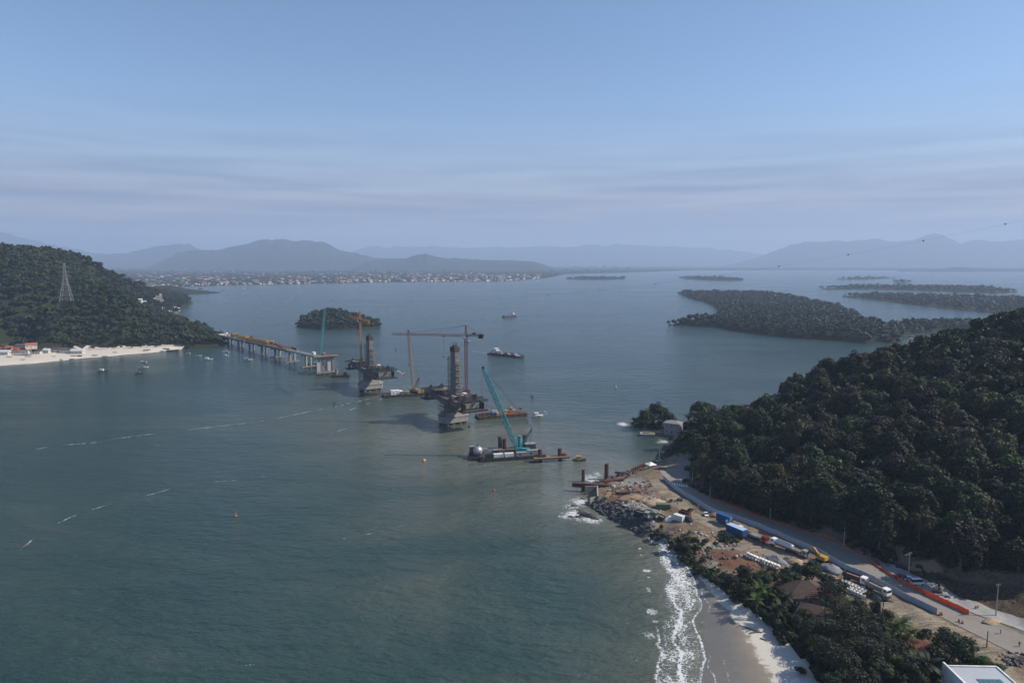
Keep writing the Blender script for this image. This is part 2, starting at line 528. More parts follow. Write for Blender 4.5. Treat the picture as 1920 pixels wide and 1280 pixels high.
def m_site():
    m, t, b, o = nodes('site_earth')
    v = posvec(t)
    def A(n):
        a = t.nodes.new('ShaderNodeAttribute'); a.attribute_name = n; return a.outputs['Fac']
    n1 = noise(t, .16, 6, .65, v); n2 = noise(t, .9, 6, .7, v); n3 = noise(t, 3.5, 3, .6, v)
    earth = mixc(t, ramp(t, n2, [(.3, 0), (.7, 1)]), (.13, .098, .07), (.26, .205, .145))
    red = mixc(t, n2, (.14, .07, .045), (.25, .135, .085))
    earth = mixc(t, ramp(t, n1, [(.52, 0), (.62, .65)]), earth, red)
    grey = mixc(t, ramp(t, n2, [(.3, 0), (.7, 1)]), (.14, .13, .115), (.36, .34, .30))
    e2 = lambda a, k=.35: ramp(t, math_(t, 'ADD', a, math_(t, 'MULTIPLY', math_(t, 'SUBTRACT', n2, .5), k)), [(.42, 0), (.58, 1)])
    c = mixc(t, e2(A('grey'), .8), earth, grey)
    c = mixc(t, e2(A('redm'), .5), c, red)
    rut = noise(t, 1.0, 4, .6, posvec(t, (.05, .8, .5), R(59)), .3)
    lane = mixc(t, ramp(t, rut, [(.36, 0), (.62, 1)]), (.17, .14, .105), (.33, .275, .205))
    c = mixc(t, e2(A('lane'), .35), c, lane)
    slope = mixc(t, ramp(t, n2, [(.4, 0), (.62, 1)]), (.035, .03, .022), (.12, .09, .062))
    c = mixc(t, e2(A('cut'), .6), c, slope)
    c = mixc(t, ramp(t, n3, [(.3, .6), (.52, 0)]), c, (.05, .042, .034))
    n4 = noise(t, .33, 6, .7, v, .6)
    c = mixc(t, ramp(t, n4, [(.56, 0), (.66, .55)]), c, (.075, .058, .045))
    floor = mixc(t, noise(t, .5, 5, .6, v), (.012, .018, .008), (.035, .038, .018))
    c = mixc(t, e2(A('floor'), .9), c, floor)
    t.links.new(c, b.inputs['Base Color']); b.inputs['Roughness'].default_value = .95; b.inputs['Specular IOR Level'].default_value = .1
    bump(t, b, noise(t, 1.3, 6, .7, v), .8, .5)
    return m
M_FLOOR, M_BEACH, M_SITE = m_forest_floor(), m_beach(), m_site()

X, Y, Z = grid_h(24, 330, 112, 480, 1.5, near_h)
NX0, NY0 = X[0, 0], Y[0, 0]
V = np.stack([X, Y, Z], -1).reshape(-1, 3); F = grid_faces(*X.shape)
NEARZ = Z
def near_z(x, y):
    """height of the built ground at a point"""
    fx = np.clip((np.asarray(x, float) - NX0) / 1.5, 0, NEARZ.shape[1] - 1.001); fy = np.clip((np.asarray(y, float) - NY0) / 1.5, 0, NEARZ.shape[0] - 1.001)
    i = fx.astype(int); j = fy.astype(int); a = fx - i; b = fy - j
    return (NEARZ[j, i] * (1 - a) + NEARZ[j, i + 1] * a) * (1 - b) + (NEARZ[j + 1, i] * (1 - a) + NEARZ[j + 1, i + 1] * a) * b
def nz_(x, y): return float(near_z(np.array(x), np.array(y)))
xy = V[:, :2]
site_b = [(p.x, p.y) for p in SITE]
fc = V[F].mean(1)
vis = fc[:, 2] > -2.5
isB = inside(fc[:, 0], fc[:, 1], [(p.x, p.y) for p in BEACH])
isS = inside(fc[:, 0], fc[:, 1], [(p.x, p.y) for p in SITE]) & ~isB
# how far up the beach (0 water line, 1 dunes)
dw = dist_line(xy[:, 0], xy[:, 1], [(p.x, p.y) for p in SHORE[:9]])
dv = dist_line(xy[:, 0], xy[:, 1], [(p.x, p.y) for p in VEG])
dry = np.clip(dw / (dw + dv + .01), 0, 1)
dry = np.where(V[:, 2] < 0, 0, dry)
def poly_mask(px, z, soft=3.0):
    poly = [G(p[0], p[1], z) for p in px]
    i = inside(xy[:, 0], xy[:, 1], [(p.x, p.y) for p in poly])
    d = dist_line(xy[:, 0], xy[:, 1], [(p.x, p.y) for p in poly + poly[:1]])
    return np.clip(.5 + np.where(i, d, -d) / soft / 2, 0, 1)
def line_mask(line, w, soft=2.0):
    d = dist_line(xy[:, 0], xy[:, 1], [(p.x, p.y) for p in line])
    return np.clip(.5 + (w - d) / soft / 2, 0, 1)
grey_a = np.maximum(poly_mask([(1140, 905), (1190, 885), (1215, 905), (1250, 960), (1230, 1000), (1160, 975), (1105, 945)], 4.5, 6) * .75, poly_mask([(1205, 985), (1300, 1010), (1400, 1025), (1420, 1045), (1340, 1035), (1240, 1006)], 4.5, 6) * .7)
red_a = np.maximum(poly_mask([(1125, 918), (1215, 912), (1220, 935), (1150, 945)], 4.5), poly_mask([(1320, 1028), (1400, 1040), (1470, 1075), (1480, 1110), (1390, 1075)], 4.5, 5))
sl = [G(p[0], p[1], 5.2) for p in ((1232, 905), (1250, 925), (1285, 955), (1320, 980), (1380, 1008), (1450, 1035), (1530, 1066), (1600, 1110), (1660, 1135), (1720, 1162), (1800, 1205), (1900, 1270))]
lane_a = np.maximum(line_mask(sl, 3.6), poly_mask([(1640, 1110), (1757, 1160), (1800, 1180), (1920, 1240), (1900, 1250), (1780, 1195), (1650, 1140)], 5.5))
lane_a = np.maximum(lane_a, poly_mask([(1240, 872), (1262, 856), (1296, 848), (1290, 862), (1255, 878)], 5))
cut_a = poly_mask([(1640, 1040), (1700, 1055), (1800, 1085), (1925, 1110), (2040, 1150), (2040, 1200), (1925, 1155), (1850, 1128), (1740, 1088), (1690, 1066)], 8, 5) * .85
sd_ = dist_line(xy[:, 0], xy[:, 1], [(p.x, p.y) for p in SITE + SITE[:1]]); si_ = inside(xy[:, 0], xy[:, 1], site_b)
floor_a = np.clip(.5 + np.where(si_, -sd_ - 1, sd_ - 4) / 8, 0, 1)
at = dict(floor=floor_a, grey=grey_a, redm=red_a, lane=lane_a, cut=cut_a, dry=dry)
kind(put('beach', sub_mesh('beach', V, F[vis & isB], M_BEACH, at)), 'structure')
kind(put('building_site_ground', sub_mesh('building_site_ground', V, F[vis & isS], M_SITE, at)), 'structure')
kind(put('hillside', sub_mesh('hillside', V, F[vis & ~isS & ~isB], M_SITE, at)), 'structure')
# the hill beyond the fine grid
X2, Y2, Z2 = grid_h(90, 830, 100, 900, 7.5, near_h)
V2 = np.stack([X2, Y2, Z2], -1).reshape(-1, 3); F2 = grid_faces(*X2.shape); fc2 = V2[F2].mean(1)
k2 = (fc2[:, 2] > -2.5) & ~((fc2[:, 0] < 328) & (fc2[:, 1] < 478))
V2[:, 2] -= .05
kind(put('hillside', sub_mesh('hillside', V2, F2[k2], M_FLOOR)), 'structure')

# ---- road and gravel lane, sheets laid on the flattened ground
def m_road(name, c0, c1, stain):
    m, t, b, o = nodes(name)
    v = posvec(t)
    c = mixc(t, noise(t, .25, 6, .65, v), c0, c1)
    c = mixc(t, ramp(t, noise(t, 1.3, 5, .6, v), [(.5, 0), (.7, .6)]), c, stain)
    t.links.new(c, b.inputs['Base Color']); b.inputs['Roughness'].default_value = .9; b.inputs['Specular IOR Level'].default_value = .2
    bump(t, b, noise(t, 4, 4, .6, v), .3, .08)
    return m
M_ROAD = m_road('packed_road', (.17, .155, .14), (.27, .25, .225), (.21, .15, .11))
M_LANE = m_road('grey_gravel', (.20, .20, .20), (.33, .33, .325), (.16, .15, .14))
def strip(name, L, Rr, n, mats, dz, across=5):
    a = resample_n(L, n); b = resample_n(Rr, n)
    P = np.array([[list(p.lerp(q, k / (across - 1))) for k in range(across)] for p, q in zip(a, b)])
    P[..., 2] = np.maximum(near_z(P[..., 0], P[..., 1]), 0) + dz
    return put(name, np_mesh(name, P.reshape(-1, 3), grid_faces(n, across)[:, ::-1], mats, True))
kind(strip('road', ROAD_L, ROAD_R, 260, M_ROAD, .12, 8), 'structure')
kind(strip('road', [G(p[0], p[1], 6) for p in ((1246, 899), (1236, 886), (1250, 876), (1272, 869), (1285, 862))], [G(p[0], p[1], 6) for p in ((1289, 910), (1293, 895), (1296, 880), (1297, 868), (1297, 858))], 60, M_ROAD, .14, 12), 'structure')
kind(strip('gravel_lane', [G(p[0], p[1], 6.2) for p in LANE_PX[7:][::-1]], [G(p[0], p[1], 6.2) for p in LANE_PX[:7]], 150, M_LANE, .16, 8), 'structure')

# ---- left headland
lc = []
def lz(z, *pts):
    for p in pts: lc.append((*G(p[0], p[1], z).xy, z))
LSH_PX = [(-300, 705), (-150, 695), (0, 685), (60, 681), (120, 675), (200, 668), (290, 660), (330, 655), (380, 652), (425, 646), (432, 641)]
LBACK_PX = [(428, 634), (395, 622), (350, 606), (315, 594), (296, 586), (330, 580), (352, 575), (363, 571), (345, 562), (318, 552), (300, 545), (250, 543)]
LSHORE = [G(*p) for p in LSH_PX + LBACK_PX]
lz(0, *LSH_PX, *LBACK_PX)
lz(-5, *[(p[0] + 20, p[1] + 10) for p in LSH_PX], (450, 645), (440, 630), (410, 612), (375, 600), (360, 585), (385, 570), (370, 556), (330, 546), (310, 540))
lz(3, (0, 668), (60, 666), (120, 659), (200, 656), (280, 653), (330, 650), (-150, 680), (-300, 690))
lz(4.5, (0, 645), (60, 648), (150, 640), (100, 640), (260, 648), (360, 646), (-150, 660))
for p in ((0, 480, 1150), (-150, 470, 1150), (-300, 480, 1150), (60, 488, 1200), (110, 499, 1250), (190, 516, 1350), (240, 531, 1500), (270, 543, 1700), (300, 556, 1850),
          (150, 575, 1000), (250, 605, 1010), (330, 625, 1025), (395, 637, 1035), (80, 582, 960), (125, 566, 960), (0, 610, 950), (100, 632, 920), (180, 622, 960), (-100, 600, 940), (40, 540, 1040), (200, 545, 1150),
          (250, 565, 1300), (280, 575, 1500), (330, 572, 1900)): lc.append(tuple(D(*p)))
for x, y, z in ((-1300, 2600, 30), (-1000, 1600, 90), (-1500, 1800, 120), (-1300, 1200, 90), (-800, 1350, 60), (-2200, 2400, 90)): lc.append((x, y, z))
lz(-6, (380, 548), (410, 545), (360, 544), (400, 540), (440, 545), (350, 540), (320, 536))
lz(-4, (330, 591), (345, 597), (370, 607), (352, 586), (340, 601), (395, 617), (375, 590))
for p in ((350, 619, 1040), (310, 613, 1030), (375, 625, 1045), (300, 556, 2100), (330, 563, 2030), (350, 569, 1985), (275, 547, 2250), (300, 613, 1100), (330, 616, 1100), (360, 623, 1090), (390, 631, 1080), (300, 606, 1200), (330, 606, 1180), (270, 600, 1180), (270, 596, 1250), (285, 597, 1350), (310, 600, 1300), (290, 590, 1480)): lc.append(tuple(D(*p)))
left_s = Surf(lc, 8.0)
LSAND_XY = [tuple(G(p[0], p[1], 1.5).xy) for p in ((-300, 715), (0, 692), (120, 684), (200, 674), (290, 666), (335, 660), (345, 650), (330, 646), (290, 650), (230, 652), (160, 654), (90, 661), (0, 667), (-300, 690))]
def left_h(x, y):
    h = left_s(x, y)
    h = h + np.clip((h - 8) / 20, 0, 1) * fbm(x, y, 120, 11, 4) * 14
    d = np.where(inside(x, y, LSAND_XY), 0, dist_line(x, y, LSAND_XY + LSAND_XY[:1]))
    return np.minimum(h, 2.4 + d * .75)
X3, Y3, Z3 = grid_h(-2600, -380, 760, 3000, 10, left_h)
V3 = np.stack([X3, Y3, Z3], -1).reshape(-1, 3); F3 = grid_faces(*X3.shape); fc3 = V3[F3].mean(1)
LSAND = [G(p[0], p[1], 1.5) for p in ((-300, 715), (0, 692), (120, 684), (200, 674), (290, 666), (335, 660), (345, 650), (330, 646), (290, 650), (230, 652), (160, 654), (90, 661), (0, 667), (-300, 690))]
LSAND2 = [G(p[0], p[1], 1) for p in ((285, 584), (300, 590), (336, 582), (332, 576), (300, 578))]
isSand = inside(fc3[:, 0], fc3[:, 1], [(p.x, p.y) for p in LSAND]) | inside(fc3[:, 0], fc3[:, 1], [(p.x, p.y) for p in LSAND2])
kp = fc3[:, 2] > -3
kind(put('headland', sub_mesh('headland', V3, F3[kp & ~isSand], M_FLOOR)), 'structure')
M_SAND2 = mat('pale_sand', (.50, .45, .38), .9, .15, .1, .2)
# the far beach gets a finer sheet of its own
xs = np.arange(-760, -440, 2.5); ys = np.arange(775, 1000, 2.5)
Xb, Yb = np.meshgrid(xs, ys); Zb = np.minimum(left_h(Xb, Yb), 2.4) + .35
Vb = np.stack([Xb, Yb, Zb], -1).reshape(-1, 3); Fb = grid_faces(*Xb.shape); fb = Vb[Fb].mean(1)
kb = inside(fb[:, 0], fb[:, 1], [(p.x, p.y) for p in LSAND]) & (fb[:, 2] > -1)
kind(put('beach', sub_mesh('beach', Vb, Fb[kb], M_SAND2)), 'structure')
kind(put('beach', sub_mesh('beach', V3 + np.array([0, 0, .0]), F3[kp & isSand], M_SAND2)), 'structure')

# ---- water: one sheet to the horizon
def axis(fine0, fine1, st, lo, hi, gr=1.16):
    a = list(np.arange(fine0, fine1 + .01, st)); s = st
    while a[-1] < hi: s *= gr; a.append(min(hi, a[-1] + s))
    s = st
    while a[0] > lo: s *= gr; a.insert(0, max(lo, a[0] - s))
    return np.array(a)
gx = axis(-480, 130, 6, -30000, 30000); gy = axis(130, 760, 6, -3000, 27000)
XW, YW = np.meshgrid(gx, gy)
VW = np.stack([XW, YW, np.zeros_like(XW)], -1).reshape(-1, 3)
def m_sea():
    m, t, b, o = nodes('sea_water')
    v = posvec(t)
    a = t.nodes.new('ShaderNodeAttribute'); a.attribute_name = 'silt'
    big = noise(t, .006, 6, .62, posvec(t, (1, 2.2, 1), .15), 1.2)
    silt = math_(t, 'ADD', a.outputs['Fac'], math_(t, 'MULTIPLY', math_(t, 'SUBTRACT', big, .5), 1.1))
    c = ramp(t, silt, [(.0, (.013, .038, .034)), (.35, (.025, .051, .043)), (.7, (.066, .080, .060)), (1.0, (.12, .126, .098))])
    t.links.new(c, b.inputs['Base Color'])
    b.inputs['IOR'].default_value = 1.333
    b.inputs['Specular IOR Level'].default_value = .66
    wind = noise(t, .004, 4, .6, posvec(t, (.5, 1.6, 1), .2))
    t.links.new(ramp(t, wind, [(.35, .10), (.65, .20)]), b.inputs['Roughness'])
    # swell, chop and ripples; crests run from upper left to lower right
    s1 = noise(t, 1.0, 3, .5, posvec(t, (.045, .10, .1), R(37)), .2)
    s2 = noise(t, 1.0, 4, .6, posvec(t, (.15, .30, .3), R(28)), .15)
    s3 = noise(t, 1.0, 3, .6, posvec(t, (.5, .95, 1), R(20)))
    h = math_(t, 'ADD', math_(t, 'MULTIPLY', s1, 3.2), math_(t, 'ADD', math_(t, 'MULTIPLY', s2, 2.0), math_(t, 'MULTIPLY', s3, .55)))
    bump(t, b, h, .9, 1.0)
    return m
M_SEA = m_sea()
mw = np_mesh('sea', VW, grid_faces(*XW.shape), M_SEA)
ds = dist_line(VW[:, 0], VW[:, 1], [(p.x, p.y) for p in SHORE[:16]])
silt = .65 * np.exp(-ds / 26) + .18 * np.exp(-ds / 130)
for (px, py, r, k) in ((770, 790, 120, .30), (860, 810, 80, .30), (700, 740, 90, .22), (930, 840, 90, .25), (640, 700, 90, .12)):
    q = G(px, py); silt += .7 * k * np.exp(-((VW[:, 0] - q.x) ** 2 + ((VW[:, 1] - q.y) * .8) ** 2) / r ** 2)
silt += .30
silt += -.12 * np.exp(-((VW[:, 0] + 160) ** 2 + (VW[:, 1] - 240) ** 2) / 160 ** 2)
attr(mw, 'silt', silt)
kind(put('sea', mw), 'structure')
sb = MB().box((0, 12000, -8.5), (60000, 30000, 1)); kind(sb.build('sea_bed', mat('sea_bed', (.03, .04, .035), .9)), 'structure')

# ---- far plain behind the town, and ranges of hills
FAR_PX = [(-900, 548), (150, 546), (240, 545), (330, 538), (380, 536), (470, 534), (600, 531.5), (700, 529.5), (800, 528), (900, 527.5), (960, 526.5), (985, 524), (1020, 522), (1060, 514), (1175, 511), (1300, 507), (1500, 506), (1750, 507), (1920, 508.5), (2300, 509), (3200, 510)]
FARS = [G(*p) for p in FAR_PX]
def m_plain():
    m, t, b, o = nodes('far_woodland')
    v = posvec(t)
    c = mixc(t, noise(t, .012, 6, .7, v), (.010, .020, .014), (.045, .052, .035))
    t.links.new(c, b.inputs['Base Color']); b.inputs['Roughness'].default_value = 1; b.inputs['Specular IOR Level'].default_value = 0
    bump(t, b, noise(t, .05, 4, .6, v), 1, 8)
    return m
M_PLAIN = m_plain()
fl = resample_n(FARS, 420)
rows = []
for k, (back, z) in enumerate(((0, -1), (6, 3), (60, 5), (250, 6), (900, 7), (3000, 9), (9000, 12), (20000, 12))):
    row = []
    for p in fl:
        q = Vector((p.x * (1 + back / max(p.y, 1)), min(p.y + back, 26500), z))
        if k > 1: q.z += float(fbm(q.x, q.y, 300, 4, 3)) * 8
        row.append(q)
    rows.append(row)
P = np.array([[list(q) for q in r] for r in rows])
kind(put('plain', np_mesh('plain', P.reshape(-1, 3), grid_faces(*P.shape[:2]), M_PLAIN, True)), 'structure')

M_MOUNT = mat('mountain_forest', (.030, .042, .030), .95, .5, .002, 0, 0, .05)
def mountain(profile, dist, depth, seed):
    px = np.array([p[0] for p in profile]); py = np.array([p[1] for p in profile])
    n = 160
    ux = np.linspace(px[0], px[-1], n); uy = np.interp(ux, px, py)
    uy = uy + fbm(ux, ux * 0, 60, seed + 60, 5) * 7 * np.clip((494 - uy) / 30, 0, 1)
    x = (ux - 960) / FPX * dist
    top = np.array([D(a, b, dist).z for a, b in zip(ux, uy)])
    ef = np.clip(np.minimum(np.linspace(0, 1, n), np.linspace(1, 0, n)) / .16, 0, 1); top = top * ef * ef * (3 - 2 * ef)
    m = 22; Pm = []
    for j in range(m):
        v = -1 + 2 * j / (m - 1)
        y = dist + v * depth
        xx = x * y / dist
        hh = top * (1 - abs(v)) ** .85
        hh = hh + fbm(xx, np.full_like(xx, y), dist * .05, seed, 5) * top * .55 * (1 - abs(v)) * (0.0 if abs(v) < .06 else min(1, abs(v) * 4))
        hh = hh + fbm(xx, np.full_like(xx, y), dist * .016, seed + 3, 4) * top * .30 * (1 - abs(v))
        Pm.append(np.stack([xx, np.full_like(xx, y), np.where(abs(v) > .99, -6, np.maximum(hh, 2))], -1))
    Pm = np.array(Pm)
    return kind(put('hills', np_mesh('hills', Pm.reshape(-1, 3), grid_faces(m, n), M_MOUNT, True)), 'structure')
mountain([(-500, 470), (-200, 442), (-60, 440), (0, 434), (35, 436), (60, 446), (110, 458), (160, 470), (220, 478), (320, 492)], 19000, 2500, 1)
mountain([(120, 492), (180, 480), (260, 468), (310, 459), (360, 457), (395, 470), (440, 482), (520, 492)], 16500, 2000, 2)
mountain([(250, 490), (340, 474), (390, 468), (420, 466), (450, 459), (500, 448), (535, 446), (562, 450), (602, 452), (640, 467), (700, 482), (790, 487), (860, 491)], 12500, 2200, 3)
mountain([(640, 491), (690, 487), (760, 484), (800, 473), (835, 483), (900, 487), (990, 488), (1060, 491)], 10500, 1500, 4)
mountain([(540, 479), (620, 470), (690, 463), (780, 460), (900, 464), (1050, 461), (1180, 456), (1250, 462), (1330, 464), (1420, 474), (1560, 480)], 24500, 2500, 5)
mountain([(1300, 490), (1400, 468), (1480, 455), (1520, 450), (1640, 448), (1700, 452), (1722, 440), (1740, 436), (1762, 444), (1790, 453), (1840, 449), (1870, 451), (1920, 453), (2050, 455), (2300, 450), (2700, 470)], 18500, 2300, 6)
mountain([(1680, 508), (1740, 504), (1790, 500), (1830, 503), (1920, 505), (2100, 500), (2400, 508)], 9500, 700, 7)

# ---- air: one closed box of even haze round the whole scene
hz = MB().box((0, 12000, 566), (60800, 30800, 1154))
mh = bpy.data.materials.new('haze_air'); mh.use_nodes = True
th = mh.node_tree; th.nodes.remove(th.nodes['Principled BSDF'])
pv = th.nodes.new('ShaderNodeVolumePrincipled')
pv.inputs['Color'].default_value = (.56, .70, .94, 1)
pv.inputs['Density'].default_value = 0.000088
pv.inputs['Anisotropy'].default_value = 0.1
th.links.new(pv.outputs[0], th.nodes['Material Output'].inputs['Volume'])
ho = hz.build('haze', mh); kind(ho, 'stuff')
# ================================================================ VEGETATION
def m_leaf(name, c0, c1, trans=.25, obj=.35, isl=.35):
    m, t, b, o = nodes(name)
    v = posvec(t)
    g = t.nodes.new('ShaderNodeNewGeometry'); oi = t.nodes.new('ShaderNodeObjectInfo')
    f = math_(t, 'ADD', math_(t, 'MULTIPLY', noise(t, .45, 3, .6, v), .7), math_(t, 'MULTIPLY', g.outputs['Random Per Island'], isl))
    c = mixc(t, ramp(t, f, [(.25, 0), (.8, 1)]), c0, c1)
    hs = t.nodes.new('ShaderNodeHueSaturation')
    t.links.new(c, hs.inputs['Color'])
    t.links.new(math_(t, 'ADD', math_(t, 'MULTIPLY', oi.outputs['Random'], obj * 2), 1 - obj), hs.inputs['Value'])
    t.links.new(math_(t, 'ADD', math_(t, 'MULTIPLY', oi.outputs['Random'], .05), .475), hs.inputs['Hue'])
    b.inputs['Roughness'].default_value = .6; b.inputs['Specular IOR Level'].default_value = .25
    t.links.new(hs.outputs[0], b.inputs['Base Color'])
    tr = t.nodes.new('ShaderNodeBsdfTranslucent'); t.links.new(hs.outputs[0], tr.inputs['Color'])
    ms = t.nodes.new('ShaderNodeMixShader'); ms.inputs[0].default_value = trans
    t.links.new(b.outputs[0], ms.inputs[1]); t.links.new(tr.outputs[0], ms.inputs[2]); t.links.new(ms.outputs[0], o.inputs['Surface'])
    return m
L_DARK = m_leaf('leaf_dark', (.008, .016, .0065), (.036, .051, .018), .15, .45)
L_OLIVE = m_leaf('leaf_olive', (.018, .022, .009), (.070, .071, .027), .15, .45)
L_GREY = m_leaf('leaf_grey_brown', (.020, .019, .015), (.060, .053, .038), .15, .45)
L_BRIGHT = m_leaf('leaf_bright', (.030, .056, .012), (.080, .122, .030), .3)
L_FRESH = m_leaf('leaf_fresh', (.022, .040, .010), (.060, .088, .022), .2)
L_AIRY = m_leaf('leaf_needles', (.016, .022, .012), (.042, .045, .025))
M_BARK = mat('bark', (.10, .08, .06), .9, .4, 3, .4)

def leaf_cloud(seed, Rr, H, nl, nq, leaf, flat=.8, spread=.62, up=.25, base=0.0, jit=.34):
    r = np.random.default_rng(seed)
    th = r.uniform(0, 2 * np.pi, nl); rho = np.sqrt(r.uniform(0, 1, nl)) * spread * Rr
    cz_ = base + H * (.18 + .62 * np.sqrt(np.clip(1 - (rho / Rr) ** 2, 0, 1)) * r.uniform(.45, 1.05, nl))
    C = np.stack([rho * np.cos(th), rho * np.sin(th), cz_], 1)
    rr = Rr * r.uniform(.20, .44, nl) * (.7 if nl > 24 else 1)
    k = r.choice(nl, nq, p=rr ** 2 / (rr ** 2).sum())
    n = r.normal(size=(nq, 3)); n[:, 2] += up * 2; n /= np.linalg.norm(n, axis=1, keepdims=True)
    p = C[k] + n * rr[k, None] * r.uniform(.72, 1.08, (nq, 1)) * np.array([1, 1, flat])
    if nl > 24:                                         # broad dome that binds the lobes together
        dm = r.random(nq) < .38
        m_ = np.abs(r.normal(size=(nq, 3))) * np.sign(r.normal(size=(nq, 3))); m_[:, 2] = np.abs(m_[:, 2]) * 1.1 - .15; m_ /= np.linalg.norm(m_, axis=1, keepdims=True)
        wob = 1 + .10 * np.sin(m_[:, :1] * 7 + seed) + .10 * np.sin(m_[:, 1:2] * 8 + seed * 2)
        q_ = np.array([0, 0, base + H * .30]) + m_ * np.array([.86 * Rr, .86 * Rr, .56 * H]) * wob
        p = np.where(dm[:, None], q_, p); n = np.where(dm[:, None], m_, n)
    nn = n + r.normal(size=(nq, 3)) * jit; nn /= np.linalg.norm(nn, axis=1, keepdims=True)
    a = np.cross(nn, r.normal(size=(nq, 3))); a /= np.linalg.norm(a, axis=1, keepdims=True); b = np.cross(nn, a)
    s = leaf * r.uniform(.55, 1.35, (nq, 1)); s2 = s * r.uniform(.5, 1, (nq, 1))
    return np.stack([p - a * s, p - b * s2 * .9, p + a * s, p + b * s2 * 1.1], 1)     # (nq,4,3)
def quads_mesh(name, Q, m):
    return np_mesh(name, Q.reshape(-1, 3), np.arange(Q.shape[0] * 4).reshape(-1, 4), m)
def trunk_mesh(seed, h, r0, limbs, spread):
    r = random.Random(seed); b = MB()
    top = Vector((r.uniform(-.4, .4), r.uniform(-.4, .4), h))
    mid = top * .5 + Vector((r.uniform(-.25, .25), r.uniform(-.25, .25), 0))
    b.tube([(0, 0, -.6), mid, top], [r0 * 1.25, r0 * .85, r0 * .6], 7)
    for k in range(limbs):
        a = 2 * math.pi * (k + r.random() * .6) / limbs
        e = top + Vector((math.cos(a) * spread, math.sin(a) * spread, h * r.uniform(.25, .5)))
        b.tube([mid.lerp(top, r.uniform(.4, 1)), top.lerp(e, .5) + Vector((0, 0, -.2)), e], [r0 * .5, r0 * .34, r0 * .12], 5)
    return b.mesh('trunk', M_BARK)
# unit-radius (5 m) crowns; scaled per tree
HILL_CROWNS = [[quads_mesh('crown', leaf_cloud(100 + i + j * 20, 5, 8.5 + (i % 3), 26 + 4 * i, 3600, .29, .8, .74, .35, base=1.8, jit=.5), m) for i in range(4)]
               for j, m in enumerate((L_DARK, L_OLIVE, L_GREY, L_FRESH))]
HILL_TRUNKS = [trunk_mesh(40 + i, 5.2, .32, 4, 2.4) for i in range(3)]
LOW_CROWNS = [leaf_cloud(300 + i, 5, 8.5, 12, 230, 1.1, base=1.5) for i in range(5)]
FAR_CROWNS = [leaf_cloud(330 + i, 5, 6.5, 9, 95, 1.3, base=2.5, jit=.25) for i in range(6)]
def scatter(name, pts, scales, variants, m, seed=0):
    r = np.random.default_rng(seed); out = []
    for p, s in zip(pts, scales):
        q = variants[r.integers(len(variants))].reshape(-1, 3); a = r.uniform(0, 6.283); c, sn = math.cos(a), math.sin(a)
        w = np.empty_like(q); w[:, 0] = q[:, 0] * c - q[:, 1] * sn; w[:, 1] = q[:, 0] * sn + q[:, 1] * c; w[:, 2] = q[:, 2] * r.uniform(.8, 1.2)
        out.append((w * s + np.asarray(p)).astype(np.float32))
    A = np.concatenate(out)
    return kind(put(name, quads_mesh(name, A.reshape(-1, 4, 3), m)), 'stuff')
def spots(x0, x1, y0, y1, st, fn, jit=.75, seed=1):
    r = np.random.default_rng(seed)
    X, Y = np.meshgrid(np.arange(x0, x1, st), np.arange(y0, y1, st))
    X = X + (np.arange(X.shape[0]) % 2)[:, None] * st / 2
    x = (X + r.uniform(-.5, .5, X.shape) * st * jit).ravel(); y = (Y + r.uniform(-.5, .5, X.shape) * st * jit).ravel()
    k = fn(x, y); return x[k], y[k]
def hidden(x, y, z, hfun, n=26, ymin=0):
    """is the point behind the ground as seen from the camera"""
    h = np.zeros(len(x), bool)
    for t in np.linspace(.45, .985, n):
        h |= (y * t > ymin) & (hfun(x * t, y * t) > (CAMZ + (z - CAMZ) * t))
    return h

# ---- forest on the near hill
site_xy = [(p.x, p.y) for p in SITE]; beach_xy = [(p.x, p.y) for p in BEACH]; road_xy = [(p.x, p.y) for p in ROADPOLY]
VILLAGE = [G(p[0], p[1], 4.5) for p in ((1262, 1024), (1290, 1041), (1325, 1063), (1350, 1074), (1395, 1072), (1425, 1068), (1455, 1084), (1480, 1068), (1502, 1056), (1548, 1078), (1595, 1108), (1650, 1150), (1730, 1195), (1810, 1245), (1900, 1330), (1560, 1330), (1490, 1225), (1440, 1172), (1400, 1140), (1362, 1110), (1330, 1080))]
vil_xy = [(p.x, p.y) for p in VILLAGE]
def hill_ok(x, y):
    z = near_h(x, y, False)
    return (z > np.where((x < 150) & (y > 452), 1.2, 5.5)) & ~inside(x, y, site_xy) & ~inside(x, y, beach_xy) & ~inside(x, y, vil_xy) & ~inside(x, y, road_xy) & (dist_line(x, y, [(p.x, p.y) for p in NET]) > 5) & (y > 225 + (x - 170) * -.2)
hx, hy = spots(85, 520, 215, 690, 8.5, hill_ok, .9, 3)
hzv = near_h(hx, hy)
px, py = project(np.stack([hx, hy, hzv + 8], 1))
dist = np.hypot(hx, hy)
ok = ~((px < 1296) & (hy > 396)) & (px > 1100) & (px < 1990) & (py < 1330) & ~hidden(hx, hy, hzv + 20, lambda a, b: near_h(a, b, False))
for u in (1290, 1310, 1332, 1350):
    p = D(u, 806, 428); ok &= np.hypot((hx - p.x) / 5, (hy - p.y + 3) / 9) > 1
hx, hy, hzv, px, py, dist = [a[ok] for a in (hx, hy, hzv, px, py, dist)]
sc = rng.uniform(.85, 1.6, len(hx)) * (1 + .2 * (rng.random(len(hx)) > .8))
order = np.argsort(-(sc / dist))
inst = order[:262]; rest = order[262:]
KINDS = [('broadleaf forest tree with a dense dark crown on the shaded hillside', 'dark trees of the hillside forest'),
         ('olive green forest tree with a lighter domed crown on the hillside', 'olive trees of the hillside forest'),
         ('grey brown thin crowned forest tree on the hillside', 'grey brown trees of the hillside forest'),
         ('fresh green forest tree standing out among darker hillside crowns', 'fresh green trees of the hillside forest')]
